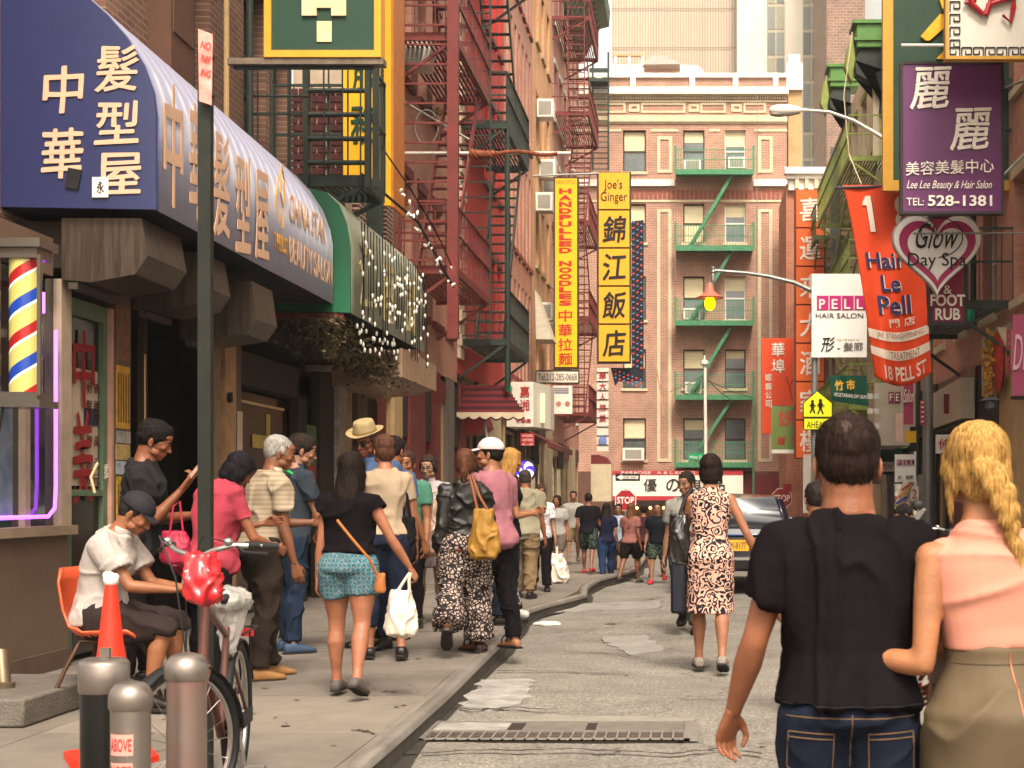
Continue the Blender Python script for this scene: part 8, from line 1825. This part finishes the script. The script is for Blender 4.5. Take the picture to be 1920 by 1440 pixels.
# 6 old man
l, H = place(497, 1272, 815, KERB)
B = Body(H=H, sex='m', w=1.06, lean=8, headp=12, heady=-18, armL=(25, 6, 70, 20), armR=(2, 8, 12), legL=(8, 2, 4), legR=(-4, 2, 6), palmR=(-1, .3, 0))
person('grey haired man in a pale striped polo shirt and brown trousers', l, R(-52), B, skin='#8f5634', hair=('crop', '#6b6560', '#a39d96', .010), strands=2500, face=1, res=.010,
       wear=[('trousers', cloth('#2c231e'), dict(e=.018, ek=.022, fold=.014)), ('shirt', pattern_mat('print_polo_stripe', '#85745f', '#94846f', 'stripe', 190), dict(hem=.53, sleeve=.6, e=.022, fold=.014)), ('collar', cloth('#b3a08c'), {})], shoe=sh_tan)
# 7 woman in pink leaning
l, H = V((PX(392, 9.75), 9.75, KERB)), 1.62
B = Body(H=H, sex='f', w=1.08, lean=20, headp=30, heady=-25, headr=14, armL=(40, 10, 70, 30), armR=(18, 16, 60, 20), legL=(4, 3, 4), legR=(-2, 3, 4))
person('woman in a salmon pink blouse bending forward behind the green post', l, R(-38), B, skin='#a3623e', hair=('bob', '#0e0b0d', '#1f1a22', .03), strands=1500, res=.010,
       wear=[('trousers', blackc, dict(e=.016)), ('shirt', cloth('#8f3440'), dict(hem=.47, sleeve=.55, e=.022, fold=.022, flare=.02))], shoe=sh_black)
c = P(328, 1025, 9.2); softbag('handbag', 'crimson handbag with thin straps behind the seated man', 'handbag', c, (.10, .05, .095), mat('bag_crimson', '#8e1a34', rough=.45), .01, [([c + V((-.03, 0, .09)), c + V((-.01, 0, .25)), c + V((.03, 0, .28)), c + V((.05, 0, .09))], .007)])
# 8 man with a phone
l, H = V((PX(262, 10.1), 10.1, KERB)), 1.80
B = Body(H=H, sex='m', w=1.0, lean=5, headp=22, heady=0, armL=(20, 5, 80, 20), armR=(18, 6, 122, 4), curlR=1.6, palmR=(-.3, .2, 1), legL=(3, 3, 3), legR=(-3, 3, 3))
tp = person('man in a black T-shirt standing in the doorway looking at his phone', l, R(-78), B, skin='#94542f', hair=('messy', '#0d0a09', '#1c1512', .02), strands=900, face=1, res=.010,
       wear=[('trousers', blackc, dict(e=.018)), ('shirt', mat('tee_black', '#120e0e', rough=.9, var=.1), dict(hem=.48, sleeve=.55, e=.02, fold=.016))], shoe=sh_black)
ph = l + rotz(-78) @ (B.wr['R'] + B.fdir['R'] * .10 + V((0, .03, .05)))
single('phone', MB().cbox(ph, (.022, .075, .14), (0, R(38), 0)), mat('phone_case', '#a37a6a', rough=.3), 'mobile phone held up by the man in the doorway', 'phone', ph)
part('strap', MB().tube([P(285, 868, 9.86), P(300, 895, 9.83), P(312, 925, 9.86)], .010, 6), mat('strap_cream', '#a08a68'), tp)
# 9 seated man
l = V((cx - .03, cy, KERB)); H = 1.66
B = Body(H=H, sex='m', w=1.0, lean=26, lean0=-6, headp=26, heady=0, pelvz=.53, armL=(34, 4, 52, 18), armR=(36, 6, 52, 22), curlL=1.5, curlR=1.5, palmL=(0, 0, 1), palmR=(0, 0, 1), legL=(84, 6, 86), legR=(80, 6, 92))
person('seated man in a black cap and pale shirt leaning forward on the orange chair', l, R(-90), B, skin='#a8683f', hair=('crop', '#15110f', '#2c2622', .008), strands=900, face=1, res=.009,
       wear=[('shorts', cloth('#2a211f'), dict(e=.026, len=1.05, waist=.58, fold=.016)), ('shirt', cloth('#a0968f'), dict(hem=.50, sleeve=.62, e=.030, fold=.008, flare=.012, sflare=.015)), ('collar', cloth('#a0968f'), {})], shoe=sh_black)
def cap(t_, B, m, brim, label=None, yaw=0):
    k = B.H / 1.75; C = B.headc; fr = B.hf @ rotz(yaw); g = MB(); ellip(g, C + fr @ V((0, -.014 * k, .052 * k)), (.098 * k, .117 * k, .096 * k), fr)
    me = fuse(g, .006, 1);
    vs = [v for v in me.vertices]
    inv = fr.transposed();
    for v in vs:
        q = inv @ (v.co - C)
        if q.z < .045 * k: q.z = .045 * k - .004; v.co = C + fr @ q
    part('cap', me, m, t_, label); b = MB(); rows = []
    for i in range(7):
        u = i / 6; rows.append([tuple(C + fr @ V((s_ * .07 * k * (1 - .35 * u ** 2), (.07 + .085 * u) * k * (1 - .12 * s_ * s_), (.055 - .018 * u - .016 * s_ * s_) * k))) for s_ in (-1, -.6, -.2, .2, .6, 1)])
    b.sheet(rows); part('peak', b, brim, t_, smooth=1, local=1, solid=.004)
men = [o for o in bpy.data.objects if o.get('category') == 'person']
cap(men[-1], B, mat('cap_black', '#17141b', rough=.8), mat('cap_black', '#17141b'))
# 10 backpack man
l, H = place(548, 1222, 816, KERB)
B = Body(H=H, sex='m', w=1.0, lean=5, headp=14, heady=-24, armL=(20, 6, 70, 20), armR=(16, 8, 74, 10), curlR=1.4, legL=(3, 3, 4), legR=(-3, 3, 4))
tb = person('dark haired man with a green trimmed backpack, denim shirt and blue jeans', l, R(-46), B, skin='#b07855', hair=('messy', '#17110e', '#30241e', .02), strands=1200, face=1,
       wear=[('trousers', cloth('#1c2636'), dict(e=.016, ek=.016, fold=.014)), ('shirt', cloth('#2c3138'), dict(hem=.49, sleeve=.55, e=.02, fold=.014)), ('collar', cloth('#2c3138'), {})], shoe=sh_blue)
g = MB(); fr_ = B.spine(.7)[1]; cc = B.spine(.70)[0] + fr_ @ V((0, -.185, 0)); ringloft(g, [(cc + fr_ @ V((0, dy, dz)), fr_ @ V((1, 0, 0)), fr_ @ V((0, 1, 0)), rx_, ry_) for dz, rx_, ry_, dy in ((-.22, .13, .07, 0), (-.15, .15, .10, -.01), (0, .15, .10, -.01), (.14, .14, .08, 0), (.21, .10, .05, .01))], 20, 3, .3, .3)
bp_ = part('backpack', fuse(g, .012, 1, .012), mat('backpack_teal', '#10262b', rough=.7, var=.2), tb); part('trim', MB().tube([cc + fr_ @ V((-.10, .05, .22)), cc + fr_ @ V((0, -.02, .245)), cc + fr_ @ V((.10, .05, .22)), cc + fr_ @ V((.12, .16, .16))], .012), mat('trim_green', '#2fa34a', rough=.6), bp_, local=1)
# 11 man in the straw hat
l, H = V((PX(700, 12.7), 12.7, KERB)), 1.90
B = Body(H=H, sex='m', w=1.08, lean=7, headp=18, heady=12, armL=(10, 8, 40), armR=(10, 8, 40), legL=(3, 3, 3), legR=(-3, 3, 3))
th = person('tall man in a straw fedora and sunglasses with a denim blue shirt looking down', l, R(152), B, skin='#a8603e', hair=('crop', '#4b3a2c', '#6a5444'), face=1,
       wear=[('trousers', den, dict(e=.018)), ('shirt', cloth('#3c4c68'), dict(hem=.49, sleeve=.55, e=.024, fold=.018)), ('collar', cloth('#232c40'), {})], shoe=sh_black)
k = B.H / 1.75; C = B.headc; fr_ = B.hf; straw = mat('straw', '#94805a', rough=.75, var=.15, scale=40, bump=.4, bscale=160)
def hl(rz_, zz, sy=1.18): return (C + fr_ @ V((0, -.014 * k, zz * k)), fr_ @ V((1, 0, 0)), fr_ @ V((0, 1, 0)), rz_ * k, rz_ * sy * k)
g = MB(); ringloft(g, [hl(.088, .062), hl(.086, .09), hl(.080, .135), hl(.072, .158), hl(.05, .163)], 28, 2, 0, 0); hat = part('hat', fuse(g, .006, 2), straw, th)
b = MB(); rows = [[tuple(C + fr_ @ V((math.cos(a) * r_ * k, (-.014 + math.sin(a) * r_ * 1.15) * k, (.064 + (r_ - .08) * .05 + .018 * abs(math.cos(a)) * (r_ - .08) / .06) * k))) for a in np.linspace(0, 2 * math.pi, 37)] for r_ in (.080, .10, .12, .142)]
b.sheet(rows); part('brim', b, straw, hat, smooth=1, local=1, solid=.004); b = MB(); ringloft(b, [hl(.0895, .066), hl(.0885, .088)], 28); part('hat_band', b, mat('hat_band', '#7d6440', rough=.7), hat, smooth=1, local=1)
for s_ in (-1, 1): part('sunglass_lens', MB().ball((0, 0, 0), (.024 * k, .004, .021 * k), 8).mesh('l', smooth=1), M['black'], th).location = C + fr_ @ V((s_ * .033 * k, .103 * k, .004 * k))
part('glasses_frame', MB().tube([C + fr_ @ V((x_ * k, y_ * k, .012 * k)) for x_, y_ in ((-.078, .01), (-.060, .095), (0, .106), (.060, .095), (.078, .01))], .004, 6), M['black'], th, local=1)
# 12 woman in the cream top
l, H = place(722, 1236, 822, KERB)
B = Body(H=H, sex='f', w=1.05, lean=3, headp=4, heady=20, armL=(16, 8, 60, 20), armR=(4, 9, 20), legL=(4, 2, 4), legR=(-5, 2, 8), footR=-8)
person('woman with short brown hair in a cream top and navy cropped trousers', l, R(14), B, skin='#b0704c', hair=('pixie', '#38211a', '#5c3a2a', .02), strands=1800,
       wear=[('trousers', navy_c, dict(e=.014, len=1.6)), ('shirt', mat('top_cream', '#8f7c66', rough=.9, var=.06, bump=.1, bscale=240), dict(hem=.545, sleeve=.5, e=.022, fold=.014))], shoe=sh_black, shoe_kind='flat')
c = P(763, 1010, 11.8); softbag('tote_bag', 'long black tote bag hanging from the shoulder of the woman in the cream top', 'handbag', c, (.07, .06, .17), blackc, .016, [([c + V((-.02, 0, .16)), c + V((-.05, 0, .36)), c + V((-.08, .0, .50))], .014), ([c + V((.03, 0, .15)), c + V((0, 0, .34)), c + V((-.06, .0, .50))], .012)], taper=.8)
# 13 heads behind
l, H = V((PX(733, 13.5), 13.5, KERB)), 1.82
person('man with black hair standing directly behind the straw hatted man', l, R(-30), Body(H=H, lean=3, headp=6), skin='#a8683f', hair=('short', '#120d0b', '#241b17', .012), strands=400, res=.014, wear=[('trousers', blackc, {}), ('shirt', cloth('#41506c'), dict(hem=.49, e=.02))], shoe=sh_black)
l, H = V((PX(764, 14.6), 14.6, KERB)), 1.72
person('man in glasses and a green shirt half hidden behind the cream top', l, R(165), Body(H=H, lean=3, headp=6, heady=15), skin='#a8683f', hair=('short', '#241a16', '#41312a', .012), strands=400, res=.014, face=1, wear=[('trousers', blackc, {}), ('shirt', cloth('#3f6a58'), dict(hem=.49, e=.02))], shoe=sh_black)
# 14 woman in a long white shirt
l, H = place(806, 1160, 850, KERB, Y=15.2)
B = Body(H=1.70, sex='f', w=1.05, lean=2, headp=10, heady=0, armL=(14, 10, 70, 20), armR=(10, 10, 60, 20), legL=(3, 3, 3), legR=(-3, 3, 3))
tw = person('woman in glasses, long white shirt dress and lime green trainers facing the camera', l, R(172), B, skin='#b98a68', hair=('bun', '#17110f', '#3a2d28', .012), strands=500, face=1,
       wear=[('dress', cloth('#94898a'), dict(hem=.5, sleeve=.6, e=.03, skirt=.34, fold=.018)), ('collar', cloth('#94898a'), {})], shoe=mat('trainer_lime', '#7d8f2a', rough=.6, var=.3, scale=30, col2='#3a3f38'), shoe_kind='sneaker')
part('glasses', MB().tube([B.headc + B.hf @ V((x_, y_, .008)) for x_, y_ in ((-.075, .02), (-.055, .092), (-.008, .104), (.008, .104), (.055, .092), (.075, .02))], .0035, 5), M['black'], tw, local=1)
c = P(800, 985, 14.7); softbag('plastic_bag', 'big translucent plastic bag held by the woman in the long white shirt', 'plastic bag', c, (.16, .10, .27), mat('bag_translucent', '#b89a86', rough=.3, var=.2, scale=5, trans=.3, spec=.6), .03, [([c + V((0, 0, .22)), c + V((.05, .05, .32)), c + V((.1, .1, .34))], .012)], taper=.7, fs=(9, 9, 6))
single('orange_fruit', MB().ball(P(792, 938, 14.58), (.10, .05, .08), 8), mat('fruit_orange', '#d98a20', rough=.5, var=.2, scale=8), 'bunch of orange fruit showing in the top of the translucent bag', 'fruit', P(792, 938, 14.58), smooth=1)
# 15 woman in leather jacket
l, H = place(872, 1226, 846, KERB)
B = Body(H=H, sex='f', w=.97, lean=4, twist=6, headp=2, heady=-6, armL=(-8, 7, 16), armR=(4, 8, 30), legL=(-16, 2, 34), legR=(6, 2, 4), footL=-46)
person('woman in a black leather jacket and loose speckled trousers stepping forward', l, R(4), B, skin='#a5633f', hair=('ponytail', '#3a2017', '#6a4230', .03), strands=2500, res=.010,
       wear=[('trousers', pattern_mat('print_speckle', '#a08c80', '#1c1517', 'blot', 34), dict(e=.022, ek=.052, flare=.012, fold=.02, len=1.9)), ('jacket', mat('leather_jacket', '#1a1613', rough=.48, var=.3), dict(hem=.55, sleeve=1.9, e=.017, fold=.018, fs=(9, 9, 11)))], shoe=mat('loafer_brown', '#2c1d18', rough=.4), shoe_kind='flat')
mus = mat('bag_mustard', '#8a6322', rough=.6, var=.12, bump=.15); c = P(908, 1000, 11.95)
softbag('shoulder_bag', 'mustard canvas shoulder bag carried by the woman in the leather jacket', 'handbag', c, (.125, .06, .19), mus, .022, [([c + V((-.05, 0, .17)), c + V((-.08, 0, .30)), c + V((-.12, .02, .46))], .012), ([c + V((.04, 0, .16)), c + V((-.04, 0, .30)), c + V((-.10, .02, .46))], .012)], mat('strap_rust', '#7a4526', rough=.5), taper=.55)
# 16 man in the white cap
l, H = place(924, 1222, 826, KERB, Y=12.6)
B = Body(H=1.76, sex='m', w=1.0, lean=2, headp=-2, heady=34, armL=(10, 8, 60, 20), armR=(12, 8, 62, 10), legL=(3, 4, 3), legR=(-4, 4, 6))
t16 = person('young man in a white cap, pink shirt and black trousers looking to the left', l, R(52), B, skin='#b5764e', hair=('short', '#0f0b0b', '#1f1917', .012), strands=900, face=1, res=.010,
       wear=[('trousers', blackc, dict(e=.018, ek=.016, fold=.012)), ('shirt', cloth('#8d5a62'), dict(hem=.48, sleeve=.62, e=.026, fold=.018, sflare=.012)), ('collar', cloth('#8d5a62'), {})], shoe=None)
for s in 'LR':
    for dz, dy in ((.0, .03), (-.012, .075), (.02, -.01)):
        q = B.an[s] + B.ff(s) @ V((0, dy * 1.5, dz - .012)); part('sandal_strap', MB().tube([q + B.ff(s) @ V((math.cos(a) * .046, 0, math.sin(a) * .045)) for a in np.linspace(-.3, 3.44, 10)], .008, 6), M['black'], t16, local=1)
    sm = MB(); A = B.an[s]; F_ = B.ff(s); sm.add([A + F_ @ V((x_ * B.H, y_ * B.H, z_ * B.H)) for z_ in (-.046, -.038) for x_, y_ in ((-.02, -.042), (.02, -.042), (.031, .05), (.02, .108), (-.02, .108), (-.031, .05))], [(0, 1, 2, 3, 4, 5), (6, 7, 8, 9, 10, 11)] + [(i, (i + 1) % 6, (i + 1) % 6 + 6, i + 6) for i in range(6)]); part('sandal_sole', sm, M['black'], t16, local=1)
cap(t16, B, mat('cap_white', '#b9aaa8', rough=.8), mat('cap_white', '#b9aaa8'))
# 17 blonde woman, 18 man in beige, 19 woman in flowered blouse
l = V((PX(950, 15.0), 15.0, KERB))
B = Body(H=1.76, sex='f', w=.98, lean=3, headp=2, armL=(14, 8, 90, 30), armR=(10, 8, 92, 40), legL=(6, 2, 4), legR=(-4, 2, 4));
person('woman with long blonde hair in a black sleeveless top and dark loose trousers in profile', l, R(-72), B, skin='#b5764e', hair=('long', '#7a5228', '#b58a4c', .05), strands=1500, face=1, wear=[('trousers', cloth('#171c26'), dict(e=.03, ek=.04, fold=.016)), ('top', blackc, dict(hem=.5, sleeve=.12, e=.018))], shoe=sh_black)
l, H = place(983, 1122, 900, KERB)
B = Body(H=1.62, w=1.0, lean=6, heady=10, armL=(-4, 8, 12), armR=(4, 8, 12), legL=(10, 2, 4), legR=(-8, 2, 10))
person('man in a loose beige shirt and khaki trousers walking away behind the blonde woman', l, R(-6), B, skin='#a5633f', hair=('crop', '#2a2320', '#453a34'), wear=[('trousers', cloth('#6e5a42'), dict(e=.024, ek=.03, fold=.014)), ('shirt', cloth('#7f7764'), dict(hem=.46, sleeve=.6, e=.034, fold=.02, flare=.02))], shoe=sh_black)
l, H = place(1013, 1108, 918, KERB)
B = Body(H=1.44, sex='f', w=1.05, lean=2, headp=4, heady=10, armL=(6, 10, 20), armR=(-6, 12, 16), legL=(12, 2, 6), legR=(-10, 2, 20), footR=-15)
person('older woman in a white flowered blouse and black trousers walking towards the camera', l, R(182), B, skin='#a8724e', hair=('pixie', '#2a1a15', '#4a3228'), face=1, wear=[('trousers', blackc, dict(e=.022, ek=.024)), ('blouse', pattern_mat('print_floral', '#b9b3b4', '#4a4048', 'floral', 30, thr=.42), dict(hem=.47, sleeve=.65, e=.024))], shoe=sh_black)
c = P(1044, 1065, 22); softbag('plastic_bag', 'white plastic carrier bag with a red print near the flowered blouse', 'plastic bag', c, (.19, .12, .2), film, .03, [([c + V((0, 0, .18)), c + V((.0, 0, .32))], .02)], taper=.4)
c = P(965, 1120, 16.2);
single('trouser_leg', MB().tube([P(948, 1075, 16.3), P(952, 1110, 16.2), P(962, 1142, 16.1)], [.09, .12, .11], 14), pattern_mat('print_leopard', '#a39a96', '#1c1517', 'blot', 30), 'black and white printed trouser leg stretched out behind the pink shirted man', 'trousers', P(950, 1140, 16.2), smooth=1)
g = MB(); limb(g, [P(958, 1147, 16.0), P(985, 1152, 15.9)], [.04, .045], (0, 0, 1)); me = fuse(g, .01, 1); part('shoe_body', me, mat('shoe_white', '#c4beb6', rough=.6), thing('trainer', 'white trainer at the end of the printed trouser leg near the kerb', 'shoe', (0, 0, 0)))
# far crowd
FAR = [(1046, 1078, 1.42, 'f', 160, 'bob', '#8f8a86', 'shorts', '#5a5048', 'person in a pale top near the white carrier bag', False), (1075, 1058, 1.50, 'm', 185, 'short', '#8a847c', 'shorts', '#6a5a42', 'young man in a grey vest with rucksack straps walking towards the camera', True),
       (1103, 1076, 1.46, 'm', -5, 'crop', '#141216', 'shorts', '#39473a', 'man in a black T-shirt, patterned shorts and red shoes walking away', False), (1137, 1090, 1.42, 'f', 10, 'long', '#16182a', 'trousers', '#1c2c48', 'woman with wild dark hair and blue jeans at the far kerb', False),
       (1160, 1084, 1.40, 'm', 175, 'short', '#8d96a8', 'shorts', '#5a4a38', 'boy in a pale blue shirt facing the camera in the far crowd', True), (1182, 1092, 1.42, 'f', -20, 'longer', '#7c5048', 'shorts', '#17120f', 'woman with very long brown hair, a rust blouse and black shorts', False),
       (1207, 1086, 1.38, 'm', 10, 'short', '#3a2024', 'shorts', '#1c1a1e', 'person in a dark maroon top behind the long haired woman', False), (1233, 1094, 1.42, 'm', 175, 'crop', '#12161c', 'shorts', '#2c3c30', 'man in a black T-shirt with dark leafy shorts facing the camera', True),
       (1252, 1082, 1.30, 'f', 0, 'bob', '#6e6a68', 'trousers', '#4a4644', 'child in grey beside the man in leafy shorts', False), ]
for i, (px, fy, H, sx, rz, hs, c1, lk, c2, lb, fc) in enumerate(FAR):
    g0 = KERB if px < 1110 else 0; l = V((PX(px, F * (CAMZ - g0) / (fy - VPY)), F * (CAMZ - g0) / (fy - VPY), g0)); s_ = 1 if i % 2 else -1
    H -= .11
    B = Body(H=H, sex=sx, lean=3, armL=(12 * s_, 9, 30), armR=(-12 * s_, 9, 25), legL=(-16 * s_, 2, 8 + 10 * (s_ > 0)), legR=(16 * s_, 2, 8 + 10 * (s_ < 0)))
    pm = pattern_mat('print_leaf', '#4a5a48', '#141a18', 'blot', 26) if 'leafy' in lb or 'patterned' in lb else cloth(c2)
    hcol = ('#3a2418', '#6e4a30') if 'brown' in lb else ('#120d0c', '#2b211c')
    person(lb, l, R(rz), B, skin=('#a8683f', '#b5805c', '#9c6244')[i % 3], hair=(hs, *hcol), res=.017, hand_res=.007, face=fc, wear=[(lk, pm, dict(e=.022, len=.9 if lk == 'shorts' else 1.95)), ('shirt', cloth(c1), dict(hem=.49, e=.022, sleeve=.55))], shoe=mat('shoe_red', '#9c2028') if ('red shoes' in lb or 'leafy' in lb) else sh_grey)
# right side figures
l = V((PX(1882, 17.5), 17.5, 0))
person('woman with long dark brown hair standing near the restaurant poster on the right', l, R(120), Body(H=1.70, sex='f', heady=15, headp=4), skin='#b5805c', hair=('long', '#2a1812', '#4a3024', .04), strands=500, face=1, res=.014, wear=[('trousers', blackc, {}), ('shirt', cloth('#4a4438'), dict(hem=.5, e=.02))], shoe=sh_black)
l = V((PX(1533, 9.6), 9.6, 0))
person('person in a white and blue shirt mostly hidden behind the balding man', l, R(10), Body(H=1.50, sex='m', w=.95, lean=4), skin='#a8683f', hair=('short', '#15100e', '#2a211c'), res=.014, wear=[('trousers', den, {}), ('shirt', cloth('#a9a9c0'), dict(hem=.48, e=.02))], shoe=sh_black)
l = V((PX(1737, 15.5), 15.5, 0))
person('crouching dark haired person among the scooters on the right', l, R(100), Body(H=1.45, lean=30, headp=25, legL=(40, 4, 60), legR=(20, 4, 50)), skin='#9c6244', hair=('short', '#0f0b0b', '#1f1917'), res=.016, wear=[('trousers', blackc, {}), ('shirt', cloth('#2a2c34'), dict(hem=.48, e=.02))], shoe=sh_black)

# haze of the warm afternoon air
hz_m = bpy.data.materials.new('street_haze'); hz_m.use_nodes = True; q = NT(hz_m); q.n.remove(q.n['Principled BSDF']); pv = q.add('ShaderNodeVolumePrincipled'); pv.inputs['Color'].default_value = (.95, .92, .86, 1); pv.inputs['Density'].default_value = .0006; pv.inputs['Anisotropy'].default_value = .3
q.link(pv.outputs[0], q.n['Material Output'].inputs['Volume'])
hz_o = part('haze', MB().box(-152, 152, -42, 262, -1.5, 64), hz_m); hz_o['kind'] = 'stuff'
scene.cycles.volume_bounces = 0
